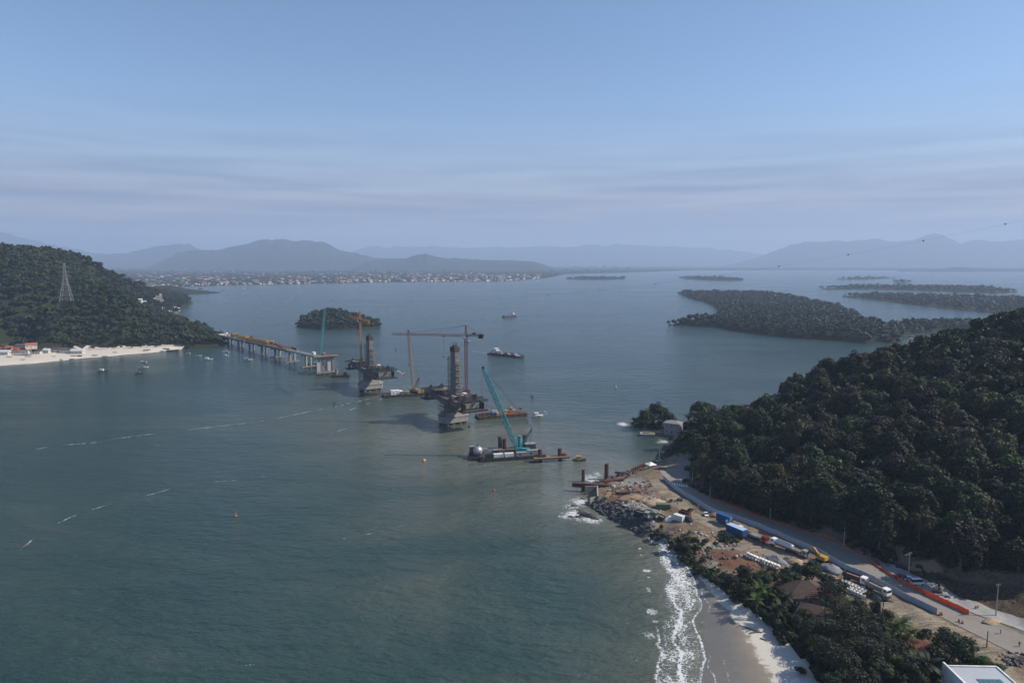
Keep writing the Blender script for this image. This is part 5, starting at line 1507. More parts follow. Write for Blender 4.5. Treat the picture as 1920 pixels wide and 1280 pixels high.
def boat(p, rz, L, W, m, label, cabm=None, group=None, mast=False, canopy=False, deckm=None, cat='boat', name='boat'):
    t = thing(name, label, cat, (p[0], p[1], 0), rz, group)
    rings = []
    for k, (x, w, zb, zt) in enumerate(((-.5, .80, -.25, .62), (-.25, 1, -.35, .6), (.1, .98, -.35, .66), (.34, .66, -.25, .85), (.5, .06, .1, 1.15))):
        s = W / 2
        rings.append([(x * L, -w * s, zt * W * .36), (x * L, -w * s * .6, zb * W * .36), (x * L, w * s * .6, zb * W * .36), (x * L, w * s, zt * W * .36)])
    MB().loft(rings, closed=True).build('hull', m, t)
    MB().prism([(-.48 * L, -.36 * W), (.1 * L, -.45 * W), (.36 * L, -.28 * W), (.36 * L, .28 * W), (.1 * L, .45 * W), (-.48 * L, .36 * W)], W * .19, W * .235).build('deck', deckm or M_WOOD, t)
    if cabm is not None:
        c = MB().box((-.08 * L, 0, W * .5), (L * .30, W * .62, W * .62), top=.9).build('cabin', cabm, t)
        MB().box((.055 * L, 0, W * .6), (.06, W * .48, W * .24)).build('window', M_GLASS, c)
        MB().box((-.10 * L, 0, W * .84), (L * .38, W * .74, .12)).build('roof', cabm, c)
    if canopy:
        for x in (-.35, .0):
            for s in (-1, 1): MB().bar((x * L, s * W * .34, W * .2), (x * L, s * W * .34, W * .75), .1).build('post', M_SCAF, t)
        MB().box((-.17 * L, 0, W * .78), (L * .42, W * .85, .1)).build('canopy', M_WHITE, t)
    if mast: MB().bar((.12 * L, 0, W * .2), (.12 * L, 0, L * .55), .14).build('mast', M_WOOD, t)
    return t
boat(g, .05, 8, 3.4, M_STEEL, 'small boat with an orange yellow cabin beside the pile platform', M_YEL)

# ---- ferries
def ferry(p, rz, L, W, label, ncar, seed):
    t = thing('ferry', label, 'ferry', (p[0], p[1], 0), rz)
    pr = [(-L / 2, -W * .42), (-L * .42, -W / 2), (L * .38, -W / 2), (L / 2, -W * .3), (L / 2, W * .3), (L * .38, W / 2), (-L * .42, W / 2), (-L / 2, W * .42)]
    MB().prism(pr, -.6, 1.8).build('hull', M_STEEL, t); MB().prism([(x * .97, y * .94) for x, y in pr], 1.8, 1.95).build('car_deck', M_GREYM, t)
    for s in (-1, 1): MB().bar((-L * .42, s * W * .48, 2.5), (L * .38, s * W * .48, 2.3), .3, .8).build('bulwark', M_STEEL, t)
    w = MB(); w.box((-L * .27, 0, 5.4), (L * .2, W * .84, .5)); w.build('upper_deck', M_GREYM, t)
    for sx in (-.36, -.18):
        for s in (-1, 1): MB().box((L * sx, s * W * .38, 3.5), (1, .8, 3.3)).build('pillar', M_GREYM, t)
    c = MB().box((-L * .30, 0, 7.0), (L * .10, W * .5, 2.7)).build('wheelhouse', M_WHITE, t)
    MB().box((-L * .30 + L * .051, 0, 7.3), (.06, W * .44, 1.1)).build('window', M_GLASS, c)
    MB().box((L * .49, 0, 2.6), (.5, W * .56, 2.0)).build('ramp', M_STEEL, t)
    r = random.Random(seed)
    for k in range(ncar):
        x = -L * .12 + L * .5 * (k // 3) / max(1, (ncar // 3)); y = (k % 3 - 1) * W * .27
        car(on(t, 1.95, x, y), rz + (0 if k % 2 else math.pi), [M_WHITE, M_WHITE, M_GREYM, M_CAR_K, M_CAR_R][k % 5], 'small vehicle parked on the deck of the moving ferry' if ncar > 7 else 'small vehicle on the distant ferry', 'vehicles on the ' + ('moving' if ncar > 7 else 'distant') + ' ferry', van=k % 4 == 0)
    return t
M_CAR_K = mat('dark_car_paint', (.025, .028, .035), .35, .1, 1, 0, 0, .5)
M_CAR_R = mat('red_car_paint', (.20, .018, .02), .35, .1, 1, 0, 0, .5)
M_CAR_W = mat('white_car_paint', (.72, .72, .72), .35, .05, 1, 0, 0, .5)
M_CAR_B = mat('navy_car_paint', (.02, .035, .10), .35, .1, 1, 0, 0, .5)
def car(p, rz, m, label, group=None, van=False, pickup=False):
    t = thing('car', label, 'pickup' if pickup else ('van' if van else 'car'), p, rz, group)
    h = 1.9 if van else 1.45
    b = MB()
    prof = [(-2.1, .35), (2.1, .35), (2.15, .75), (1.2, .92), (-2.15, .95)] if not van else [(-2.3, .35), (2.3, .35), (2.35, .95), (1.7, 1.2), (-2.3, 1.2)]
    b.loft([[(x, s * .85, z) for x, z in prof] for s in (-1, 1)]); b.build('body', m, t)
    cab = [(-1.6, .93), (1.1, .91), (.45, h), (-1.1, h)] if not van else [(-2.25, 1.2), (1.65, 1.2), (1.1, h + .25), (-2.2, h + .25)]
    if pickup: cab = [(-.5, .93), (1.15, .91), (.5, h + .1), (-.35, h + .1)]
    c = MB().loft([[(x, -.76, z) for x, z in cab], [(x, .76, z) for x, z in cab]]); c.build('windows', M_GLASS, t)
    x0, x1 = cab[3][0], cab[2][0]
    MB().box(((x0 + x1) / 2, 0, cab[2][1] + .03), (x1 - x0 + .1, 1.46, .07)).build('roof', m, t)
    for x in (-1.35, 1.35):
        for s in (-1, 1): MB().tube([(x, s * .7, .33), (x, s * .9, .33)], .34, 10).build('wheel', M_BLACK, t)
    return t
a, b = G(918, 664), G(980, 671)
ferry((a + b) / 2 + Vector((0, 4, 0)), math.atan2(b.y - a.y, b.x - a.x), (b - a).length, 12, 'dark car ferry under way with white vehicles and a long wake', 12, 1)
a, b = G(966, 593), G(944, 595)
ferry((a + b) / 2, math.atan2(b.y - a.y, b.x - a.x), (b - a).length * 1.05, 9, 'small distant car ferry alone in the middle of the bay', 5, 2)

# ---- small boats off the left beach
BLK = M_STEEL
for (u, v, rz, L, m, cm, mast, can, lab) in (
    (193, 696, 0.1, 11, mat('dark_blue_hull', (.03, .05, .09), .6, .2, 1), M_WHITE, False, False, 'dark hulled boat with a white cabin, leftmost on the bay'),
    (269, 678, 3.0, 8, M_WHITE, None, False, False, 'low pale boat farthest from the viewer of three off the beach'),
    (269, 689, 0.25, 11, M_WHITE, M_GREYM, True, False, 'white fishing boat in the middle of three off the beach'),
    (261, 700, 0.15, 9.5, mat('brown_hull', (.10, .075, .06), .7, .3, 1), M_WOOD, False, False, 'brown wooden boat nearest the viewer of three off the beach'),
    (353, 662, 2.9, 6, M_WHITE, M_GREYM, False, False, 'small grey cabined boat close to the end of the beach'),
    (372, 667, 0.1, 9, M_WHITE, None, False, False, 'long low white boat right of the beach end'),
    (390, 674, 0.2, 11, M_WHITE, M_WHITE, False, True, 'white boat with a canopy in front of the wooded headland'),
    (423, 660, 3.1, 9, M_WHITE, None, False, True, 'white canopied boat by the viaduct shore end'),
    (424, 667, 0.1, 7.5, M_WHITE, M_WHITE, False, False, 'white cabined boat just in front of a canopied one'),
    (465, 675, 0.2, 11, M_WHITE, M_GREYM, False, True, 'grey and white boat anchored below the viaduct')):
    boat(G(u, v), rz, L, L * .30, m, lab, cm, None, mast, can)
g = G(324, 657); boat(g, .1, 16, 4, mat('dark_wood_hull', (.06, .045, .035), .8, .3, 1), 'long dark boat drawn up at the tip of the beach', None)
for (u, v, s) in ((362, 544, 16), (376, 542, 22), (390, 549, 36), (417, 544, 18), (350, 548, 14)):
    boat(G(u, v), 0.05, s, s * .3, BLK, 'dark barge like boat lying off the far town', M_STEELB if s > 20 else None, 'dark boats off the far town')
boat(G(457, 543), 0, 16, 5, M_WHITE, 'pale boat lying off the far town', M_WHITE)
for (u, v, s) in ((1700, 632, 12), (1707, 635, 10), (1716, 632, 18), (1728, 630, 9)):
    boat(G(u, v), .1, s, s * .34, BLK if s > 10 else M_WHITE, 'little boat in the inlet behind the right hill', None, 'boats in the inlet')
boat(G(1008, 780), .25, 9, 3.4, M_WHITE, 'white motor boat turning beside the rust brown barge', M_WHITE)
g = G(635 + 4, 706); wb, wz = barge((g.x, g.y), .1, 20, 7, 'small dark barge in front of the scaffolded end pier', M_STEEL, M_STEELB, 2, 1.3)
machine(on(wb, wz, 5, 0), .1, M_STEELB, 'brown winch on the small barge at the end pier', (4, 3, 3))
pipe_pile(on(wb, 0, -5, 4.5), 7.5, 1.5, M_CONCD, 'short grey pile standing behind the small barge at the end pier')
boat(G(877, 684 - 44), 0, 8, 2.6, M_WHITE, 'small white launch crossing behind the jib of the red crane', M_WHITE)

# ---- buoys and markers
def buoy(u, v, m, r, label, top=0.0):
    g = G(u, v)
    t = thing('buoy', label, 'buoy', (g.x, g.y, 0))
    MB().tube([(0, 0, -.4 * r), (0, 0, .1 * r), (0, 0, .8 * r), (0, 0, 1.15 * r)], [r * .7, r, r * .85, r * .3], 12).build('float', m, t, smooth=True)
    MB().bar((0, 0, r), (0, 0, r * 1.8 + top), r * .22).build('post', m, t)
    if top: MB().tube([(0, 0, r * 1.8 + top), (0, 0, r * 2.4 + top)], [r * .4, r * .1], 8).build('topmark', m, t)
    return t
M_BUOY_O = mat('orange_buoy', (.60, .16, .03), .5, .1, 2); M_BUOY_R = mat('red_buoy', (.38, .05, .03), .5, .1, 2)
buoy(442.5, 967, M_BUOY_O, .55, 'orange buoy with a post alone on the left water', .5)
buoy(795, 864, mat('peach_buoy', (.60, .30, .16), .5, .1, 2), 1.1, 'peach coloured round buoy left of the nearest barge')
buoy(926, 920, M_BUOY_R, .7, 'red buoy below the nearest crane barge', .3)
buoy(757, 700, M_BUOY_O, 1.2, 'orange buoy to the right of the farther pier deck')
for (u, v, lab) in ((627, 757, 'dark buoy at the end of the foam line near the farther pier'), (742, 656, 'dark buoy between the two tower cranes'), (998, 743, 'dark buoy right of the nearer pier on open water'), (976, 766, 'dark float above the rust brown barge'), (880, 800, 'dark float by the foot of the nearer pier')):
    buoy(u, v, M_STEEL, 1.05, lab)
buoy(1155, 726, mat('pale_buoy', (.55, .50, .40), .6, .2, 2), .9, 'pale buoy with a topmark on the open water to the right', 1.2)
buoy(208, 716, M_STEEL, .45, 'thin dark stake marker below the left beach boats', 2.2)

# ---- power line across the bay with marker balls
PA = D(125, 496, 885); PB = Vector((420, 442, 168))
def cable_pt(t, dx=0.0, sag=60.0): 
    p = PA.lerp(PB, t); p.z -= sag * 4 * t * (1 - t); return p + Vector((dx * .4, dx, 0))
# choose the sag so that the line dips to where the photograph shows its lowest marker
for k, dx in enumerate((-4, 0, 5)):
    b = MB().tube([cable_pt(i / 60, dx) for i in range(61)], .011, 4)
    tag(b.build('power_cable', M_STEEL), ('thin power cable sagging over the bay, nearest the viewer', 'thin power cable over the bay strung with dark marker balls', 'thin power cable sagging over the bay, farthest from the viewer')[k], 'cable')
ball = None
for k in range(15):
    t = .30 + .62 * k / 14
    p = cable_pt(t, 0)
    u, v = project([p]); 
    if u[0] > 1940: continue
    if ball is None:
        bm_ = MB(); rr = []
        for i in range(1, 7): 
            a_ = -math.pi / 2 + math.pi * i / 7; rr.append([(.55 * math.cos(a_) * math.cos(w_), .55 * math.cos(a_) * math.sin(w_), .55 * math.sin(a_)) for w_ in np.linspace(0, 2 * math.pi, 11)[:-1]])
        ball = bm_.loft(rr).mesh('marker_ball', mat('dark_marker', (.04, .035, .04), .6, .1, 2))
    tag(put('marker_ball', ball, None, p), 'dark marker ball hanging on the power cable above the bay', 'marker ball', 'marker balls on the power cable')
def pylon(p, h, label):
    t = thing('transmission_tower', label, 'pylon', p, .3)
    M_PY = mat('pylon_steel', (.27, .27, .27), .6, .15, 1, 0, .2)
    zs = [0, .16, .30, .42, .52, .62, .72, .82, .92, 1.0]; ws = [13, 10.6, 8.4, 6.4, 4.8, 3.4, 2.8, 2.4, 2.0, .6]
    cs = ((-1, -1), (1, -1), (1, 1), (-1, 1))
    nd = [[Vector((x * w / 2, y * w / 2, z * h)) for x, y in cs] for z, w in zip(zs, ws)]
    for k in range(4):
        b = MB()
        for i in range(len(zs) - 1): b.bar(nd[i][k], nd[i + 1][k], .42 if i < 5 else .34)
        b.build('leg', M_PY, t)
    b = MB()
    for i in range(len(zs) - 1):
        for k in range(4):
            k2 = (k + 1) % 4
            b.bar(nd[i][k], nd[i + 1][k2], .2); b.bar(nd[i][k2], nd[i + 1][k], .2)
            b.bar(nd[i + 1][k], nd[i + 1][k2], .3)
    b.build('lattice', M_PY, t)
    for z in (.66, .78, .90):
        a = MB()
        for s in (-1, 1):
            a.bar((0, 0, z * h + .9), (s * 6.2, 0, z * h), .32); a.bar((s * 1.2, 0, z * h - .8), (s * 6.2, 0, z * h), .3)
            a.bar((s * 6.0, 0, z * h), (s * 6.0, 0, z * h - 1.8), .25)
        a.build('cross_arm', M_PY, t)
    return t
pb = D(125, 563, 885); pylon((pb.x, pb.y, pb.z - 1), PA.z - pb.z + 3, 'pale lattice transmission tower on the left wooded headland')
# ================================================================ BUILDING SITE, ROAD FURNITURE, VEHICLES, HOUSES NEAR
def at(u, v, z0=5.0):
    p = G(u, v, z0)
    for _ in range(4):
        p = G(u, v, max(0, nz_(p.x, p.y)))
    return p
def dirz(a, b):
    p, q = G(*a, 5), G(*b, 5); return math.atan2(q.y - p.y, q.x - p.x)
# ---- hoarding of pale blue panels along the road
M_HOARD = mat('pale_blue_hoarding', (.36, .42, .50), .6, .14, .5, 0, .1, dirt=(.24, .27, .31))
fl_ = resample(FENCE, 2.44)
hf = thing('hoarding_fence', 'long pale blue panel hoarding curving between road and site', 'fence', (fl_[0].x, fl_[0].y, 0))
pm = MB().box((0, 0, 1.15), (2.36, .05, 2.2)).box((0, .05, .5), (2.36, .06, .1)).box((0, .05, 1.8), (2.36, .06, .1)).mesh('panel', M_HOARD)
for k in range(4): pm2 = None
sm = MB().box((0, 0, 1.2), (.11, .16, 2.5)).mesh('post', mat('hoarding_post', (.26, .29, .33), .7, .2, 1))
for p, q in zip(fl_[:-1], fl_[1:]):
    d = q - p; m = (p + q) / 2; o = Vector((fl_[0].x, fl_[0].y, 0)); a = math.atan2(d.y, d.x)
    z = max(nz_(m.x, m.y), 3)
    x = put('panel', pm, hf, (m.x - o.x, m.y - o.y, z - .05 + rng.uniform(-.04, .04)), a + rng.uniform(-.02, .02)); x.scale.x = d.length / 2.44
    put('post', sm, hf, (p.x - o.x, p.y - o.y, z - .1), a)
# ---- orange safety net
def m_net():
    m, t, b, o = nodes('orange_netting')
    c = mixc(t, noise(t, .8, 4, .6, objvec(t)), (.62, .105, .025), (.85, .19, .055))
    t.links.new(c, b.inputs['Base Color']); b.inputs['Roughness'].default_value = .7
    tr = t.nodes.new('ShaderNodeBsdfTranslucent'); t.links.new(c, tr.inputs['Color'])
    ms = t.nodes.new('ShaderNodeMixShader'); ms.inputs[0].default_value = .35
    t.links.new(b.outputs[0], ms.inputs[1]); t.links.new(tr.outputs[0], ms.inputs[2]); t.links.new(ms.outputs[0], o.inputs['Surface'])
    return m
M_NETO = m_net()
nl_ = resample(NET, 3.0)
nf = thing('safety_net_fence', 'bright orange safety net fence along the far side of the road', 'fence', (nl_[0].x, nl_[0].y, 0))
o = Vector((nl_[0].x, nl_[0].y, 0))
pst = MB().tube([(0, 0, -.2), (0, 0, 1.9)], .05, 6).mesh('post', M_WOOD)
nh_ = lambda k: 1.0 if k < 30 else min(1.9, 1.0 + (k - 29) * .3)
for k, (p, q) in enumerate(zip(nl_[:-1], nl_[1:])):
    d = q - p; L = d.length; a = math.atan2(d.y, d.x); r = random.Random(k)
    b = MB(); n = 6; V0 = []
    for i in range(n + 1):
        x = L * i / n; sg = .14 * math.sin(math.pi * i / n) * r.uniform(.4, 1.4)
        V0.append([(x, r.uniform(-.05, .05), .05), (x, -.14 + r.uniform(-.08, .08), .5 * nh_(k)), (x, -.30 + r.uniform(-.1, .1), nh_(k) - sg)])
    vs = [w for c_ in V0 for w in c_]
    fs = [(i * 3 + j, (i + 1) * 3 + j, (i + 1) * 3 + j + 1, i * 3 + j + 1) for i in range(n) for j in range(2)]
    vs2 = [(x, y + .02, z) for x, y, z in vs]
    b.add(vs + vs2, fs + [tuple(i + len(vs) for i in reversed(f)) for f in fs])
    z = max(nz_((p.x + q.x) / 2, (p.y + q.y) / 2), 3)
    b.build('net_panel', M_NETO, nf, (p.x - o.x, p.y - o.y, z), a)
    put('post', pst, nf, (p.x - o.x, p.y - o.y, z), a)
# ---- utility poles and wires
M_POLE = mat('pole_concrete', (.34, .33, .31), .85, .15, 1)
def pole(u, v, vtop, label, arm=True, m=M_POLE, lamp=False):
    b = at(u, v, 6); h = D(u, vtop, b.y).z - b.z
    t = thing('utility_pole', label, 'pole', b, .4, 'utility poles along the road' if arm else None)
    MB().tube([(0, 0, -.5), (0, 0, h)], [.20, .13], 8).build('shaft', m, t)
    if arm:
        MB().box((0, 0, h - .5), (2.0, .14, .16)).build('cross_arm', M_WOOD, t)
        for x in (-.85, 0, .85): MB().tube([(x, 0, h - .4), (x, 0, h - .1)], .07, 6).build('insulator', M_WHITE, t)
    if lamp:
        MB().tube([(0, 0, h * .86), (-.8, 0, h * .93), (-2.0, 0, h * .94)], .06, 6).build('lamp_arm', m, t)
        MB().box((-2.2, 0, h * .94), (.7, .28, .14)).build('lamp_head', M_GREYM, t)
    return b + Vector((0, 0, h - .2))
tops = [pole(1298, 904, 869, 'grey utility pole at the dark road bend, farthest up the road'), pole(1331, 932, 892, 'grey utility pole beside the shaded road, second from the bend'), pole(1444, 972, 932, 'grey utility pole behind the blue containers across the road'),
        pole(1582, 1024, 977, 'grey utility pole behind the yellow excavator across the road'), pole(1703, 1081, 1035, 'grey utility pole beside the parked cars', True, M_POLE, True), pole(1867, 1154, 1094, 'grey utility pole standing at the gravel lane, nearest the viewer')]
tops.append(Vector((215, 150, 20)))
for p, q in zip(tops[:-1], tops[1:]):
    b = MB()
    for k in (-.8, 0, .8):
        b.tube([p.lerp(q, t) + Vector((k, 0, -1.6 * 4 * t * (1 - t))) for t in np.linspace(0, 1, 9)], .022, 4)
    tag(b.build('overhead_wire', M_STEEL), 'thin overhead wires strung between two roadside poles', 'wire', 'overhead wires along the road')
b = at(1645, 1140, 5.5); h = D(1645, 1094, b.y).z - b.z
t = thing('street_lamp', 'thin grey street lamp with a long arm reaching over the road', 'street lamp', b, -.35)
MB().tube([(0, 0, -.3), (0, 0, h)], [.12, .08], 8).build('post', M_TEAL, t)
MB().tube([(0, 0, h), (2.5, 0, h + .35), (6.0, 0, h + .5)], [.07, .06, .05], 6).build('arm', M_GREYM, t)
MB().box((6.3, 0, h + .48), (.8, .3, .14)).build('lamp_head', M_GREYM, t)
pole(1236, 867, 843, 'pale pole on the tip of the rocky shore', False)
pole(1850, 1212, 1182, 'short brown wooden post on the earth bank', False, M_WOOD)
# ---- crossing
cwp = [(1252, 904), (1256, 905), (1260.5, 906), (1265, 907), (1269.5, 907.8), (1274, 908.6), (1278.5, 909.4), (1283, 910), (1287.5, 910.6)]
b = MB()
for (u, v) in cwp:
    p = G(u, v, 6.2); b.box((p.x, p.y, nz_(p.x, p.y) + .19), (.62, 3.4, .02), -.15)
kind(b.build('crosswalk', M_WHITE), 'structure')
# ---- vehicles
def truck(p, rz, cabm, body, bm, label, L=8.0):
    t = thing('truck', label, 'truck', p, rz)
    MB().box((-.2, 0, .85), (L, 1.0, .35)).build('chassis', M_STEEL, t)
    c = MB().loft([[(L / 2 - 1.95, s, .7), (L / 2 + .1, s, .7), (L / 2 + .1, s, 1.7), (L / 2 - .15, s * .94, 2.95), (L / 2 - 1.95, s * .94, 2.95)] for s in (-1.22, 1.22)]).build('cab', cabm, t)
    MB().box((L / 2 + .03, 0, 2.2), (.12, 2.1, .85)).build('windscreen', M_GLASS, c)
    for s in (-1, 1): MB().box((L / 2 - .8, s * 1.2, 2.2), (.9, .06, .7)).build('side_window', M_GLASS, c)
    MB().box((L / 2 + .12, 0, .75), (.2, 2.4, .4)).build('bumper', M_GREYM, c)
    x0, x1 = -L / 2 - .2, L / 2 - 2.2
    if body == 'tank':
        n = 12; MB().tube([(x0 - .1, 0, 2.05), (x0 + .15, 0, 2.05), (x1 - .15, 0, 2.05), (x1, 0, 2.05)], [.8, 1.12, 1.12, .8], 14).build('tank', bm, t)
        MB().box(((x0 + x1) / 2, 0, 3.2), ((x1 - x0) * .8, .7, .12)).build('walkway', M_GREYM, t)
    elif body == 'dump':
        b = MB(); xm, lx = (x0 + x1) / 2, x1 - x0
        b.box((xm, 0, 1.2), (lx, 2.4, .2))
        for s in (-1, 1): b.box((xm, s * 1.2, 1.95), (lx, .1, 1.4))
        b.box((x0, 0, 1.95), (.1, 2.3, 1.4)); b.box((x1, 0, 2.1), (.1, 2.3, 1.7))
        b.build('dump_body', bm, t)
        MB().box((xm, 0, 1.75), (lx * .94, 2.2, .9), top=.8, topy=.5).build('load', M_EARTHL, t)
    else:
        MB().box(((x0 + x1) / 2, 0, 1.15), (x1 - x0, 2.4, .2)).build('flat_bed', bm, t)
        for k in range(3): MB().tube([(x0 + .3, -.75 + k * .75, 1.6), (x1 - .4, -.75 + k * .75, 1.6)], .36, 8).build('pipe', M_CONC, t)
    for x in (L / 2 - 1.0, -L / 2 + 1.9, -L / 2 + .6):
        for s in (-1, 1): MB().tube([(x, s * .85, .5), (x, s * 1.2, .5)], .5, 12).build('wheel', M_BLACK, t)
    return t
M_EARTHL = mat('loose_earth', (.24, .17, .11), .95, .35, 2, .5)
sx = dirz((1360, 985), (1480, 1035))
container(at(1358, 979), sx, M_BLUE, 'tall blue steel container by the hoarding, farther of the two blue ones', (7, 2.6, 3.6))
t = container(at(1381, 1000), sx, M_BLUE, 'blue container with a pale blue roof beside the sandy lane', (8.5, 3, 3.0))
MB().box((0, 0, 3.1), (8.7, 3.2, .16)).build('roof', mat('pale_blue_roof', (.32, .45, .60), .5, .1, 1), t)
t = thing('mixer', 'small white mixing machine between the two blue containers', 'machine', at(1364, 986), sx)
MB().tube([(0, 0, 1.0), (0, 0, 2.4), (0, 0, 3.2)], [.5, 1.0, .4], 10).build('drum', M_WHITE, t); MB().bar((.6, 0, 1), (1.9, 0, 4.4), .3).build('chute', M_WHITE, t); MB().box((0, 0, .5), (2.2, 1.6, 1)).build('base', M_BLUE, t)
truck(at(1401, 1004), sx + math.pi, M_WHITE, 'flat', M_GREYM, 'flatbed truck loaded with grey pipes in front of the blue hoarding', 10)
truck(at(1424, 1013), sx, M_CAR_R, 'flat', M_CAR_R, 'dark red flatbed truck between the pipe truck and the tanker', 7.5)
truck(at(1466, 1027), sx + math.pi, M_CAR_W, 'tank', mat('tanker_silver', (.50, .51, .52), .35, .15, 1, 0, .4), 'white cabbed silver tanker truck parked on the sandy lane', 9.5)
truck(at(1604, 1090), dirz((1590, 1085), (1625, 1098)), M_CAR_W, 'dump', M_STEELB, 'white truck with a dark body beside the road hoarding', 8)
truck(at(1646, 1110), dirz((1630, 1100), (1660, 1115)), M_CAR_W, 'dump', M_GREYM, 'white dump truck with a grey body at the end of the hoarding', 8.5)
def excavator(p, rz, m, label):
    t = thing('excavator', label, 'excavator', p, rz)
    for s in (-1, 1): MB().box((0, s * 1.1, .5), (4.0, .6, 1.0), top=.84, topy=1).build('track', M_BLACK, t)
    MB().box((-.5, 0, 1.8), (3.4, 2.5, 1.4)).build('house', m, t)
    c = MB().box((.7, .75, 2.4), (1.4, 1.0, 1.7), top=.85).build('cab', m, t); MB().box((1.42, .75, 2.6), (.05, .8, 1.0)).build('window', M_GLASS, c)
    MB().bar((1.2, -.2, 2.0), (3.6, -.2, 4.2), .5, .6).bar((3.6, -.2, 4.2), (5.6, -.2, 3.4), .45, .55).build('boom', m, t)
    MB().bar((5.6, -.2, 3.4), (6.3, -.2, 1.2), .4, .45).build('stick', m, t)
    MB().box((6.0, -.2, .8), (1.1, 1.2, 1.0), top=.6, topy=1).build('bucket', M_STEEL, t)
    return t
excavator(at(1540, 1052), sx + math.pi, M_YEL, 'yellow excavator working beside the hoarding on the sandy lane')
t = truck(at(1499, 1040), sx, M_GREYM, 'flat', M_WOOD, 'low grey flatbed between the tanker and the excavator', 7)
car(at(1324, 966), dirz((1322, 955), (1328, 970)), M_CAR_W, 'white pickup parked alone on red earth near the hoarding', pickup=True)
def skip(p, rz, m, label, d=(5, 2.4, 2.2)):
    t = thing('skip', label, 'skip', p, rz)
    b = MB().box((0, 0, .1), (d[0] * .86, d[1], .2))
    for s in (-1, 1): b.box((0, s * d[1] / 2, d[2] / 2 + .1), (d[0], .12, d[2]))
    for s in (-1, 1): b.box((s * d[0] * .47, 0, d[2] / 2 + .1), (.12, d[1] - .14, d[2]))
    b.build('box', m, t); MB().box((0, 0, d[2] * .62), (d[0] * .9, d[1] * .9, .5), top=.7).build('load', M_EARTHL, t)
    for k in range(4):
        for s in (-1, 1): MB().box((-d[0] * .36 + k * d[0] * .24, s * (d[1] / 2 + .1), d[2] / 2 + .1), (.14, .08, d[2])).build('rib', m, t)
    return t
skip(at(1284, 966), sx + .3, M_RUST, 'rust brown open skip at the head of the sandy lane')
container(at(1243, 954), sx + .9, mat('olive_green_paint', (.10, .13, .075), .6, .2, 1), 'olive green container with a tan roof on the upper site', (6.5, 3, 2.8))
container(at(1273, 975), sx + .2, M_WH2, 'white container in the middle of the grey rubble', (4.6, 2.4, 2.6))
car(at(1290, 976), sx, M_CAR_K, 'dark van parked right of the white container', van=True)
truck(at(1204, 969), sx + .4, M_GREYM, 'dump', M_STEEL, 'dark dump truck low on the grey rubble', 6.5)
truck(at(1221, 968), sx + .2, mat('grey_green_paint', (.16, .19, .16), .6, .2, 1), 'dump', M_GREYM, 'grey green dump truck on the grey rubble', 6.5)
skip(at(1240, 972), sx, M_STEEL, 'low dark skip left of the white container', (4.5, 2.2, 1.4))
for (u, v, rz, m, lab, van) in ((1689, 1084, 0, M_CAR_R, 'dark red hatchback behind the orange net', False), (1698, 1086.5, .05, M_CAR_B, 'navy blue car between the red and white cars', False), (1706, 1087.5, -.1, M_CAR_W, 'white car by the foot of the lamp pole', False), (1720, 1095, .1, M_CAR_W, 'white van partly behind the orange net', True)):
    car(at(u, v), dirz((1690, 1080), (1720, 1095)) + rz + 1.2, m, lab, None, van)
def moped(p, rz, m, label):
    t = thing('motorcycle', label, 'motorcycle', p, rz)
    for x in (-.65, .65): MB().tube([(x, -.06, .32), (x, .06, .32)], .32, 12).build('wheel', M_BLACK, t)
    MB().loft([[(-.7, s, .55), (-.2, s, .4), (.3, s, .4), (.45, s, .85), (-.1, s, .8), (-.8, s, .85)] for s in (-.14, .14)]).build('body', m, t)
    MB().box((-.3, 0, .88), (.7, .26, .1)).build('seat', M_BLACK, t)
    MB().bar((.65, 0, .35), (.42, 0, 1.1), .08).bar((.42, -.35, 1.1), (.42, .35, 1.1), .05).build('handlebar', M_STEEL, t)
    return t
moped(at(1763, 1112), .3, M_CAR_R, 'red motorcycle parked on the gravel lane, farther of two'); moped(at(1776, 1121), -.2, M_STEEL, 'dark motorcycle parked on the gravel lane, nearer of two')
t = thing('drill_rig', 'small dark drilling rig standing on the gravel lane', 'drilling rig', at(1756, 1111), -.3)
MB().box((0, 0, .5), (2.2, 1.2, .8)).build('base', M_STEEL, t); MB().bar((.6, 0, .8), (.6, 0, 4.2), .3).build('mast', M_STEELB, t); MB().box((-.6, 0, 1.3), (.9, .9, .9)).build('engine', M_CRANE_O, t); MB().box((.6, 0, 3.0), (.5, .5, .8)).build('drill_head', M_STEEL, t)
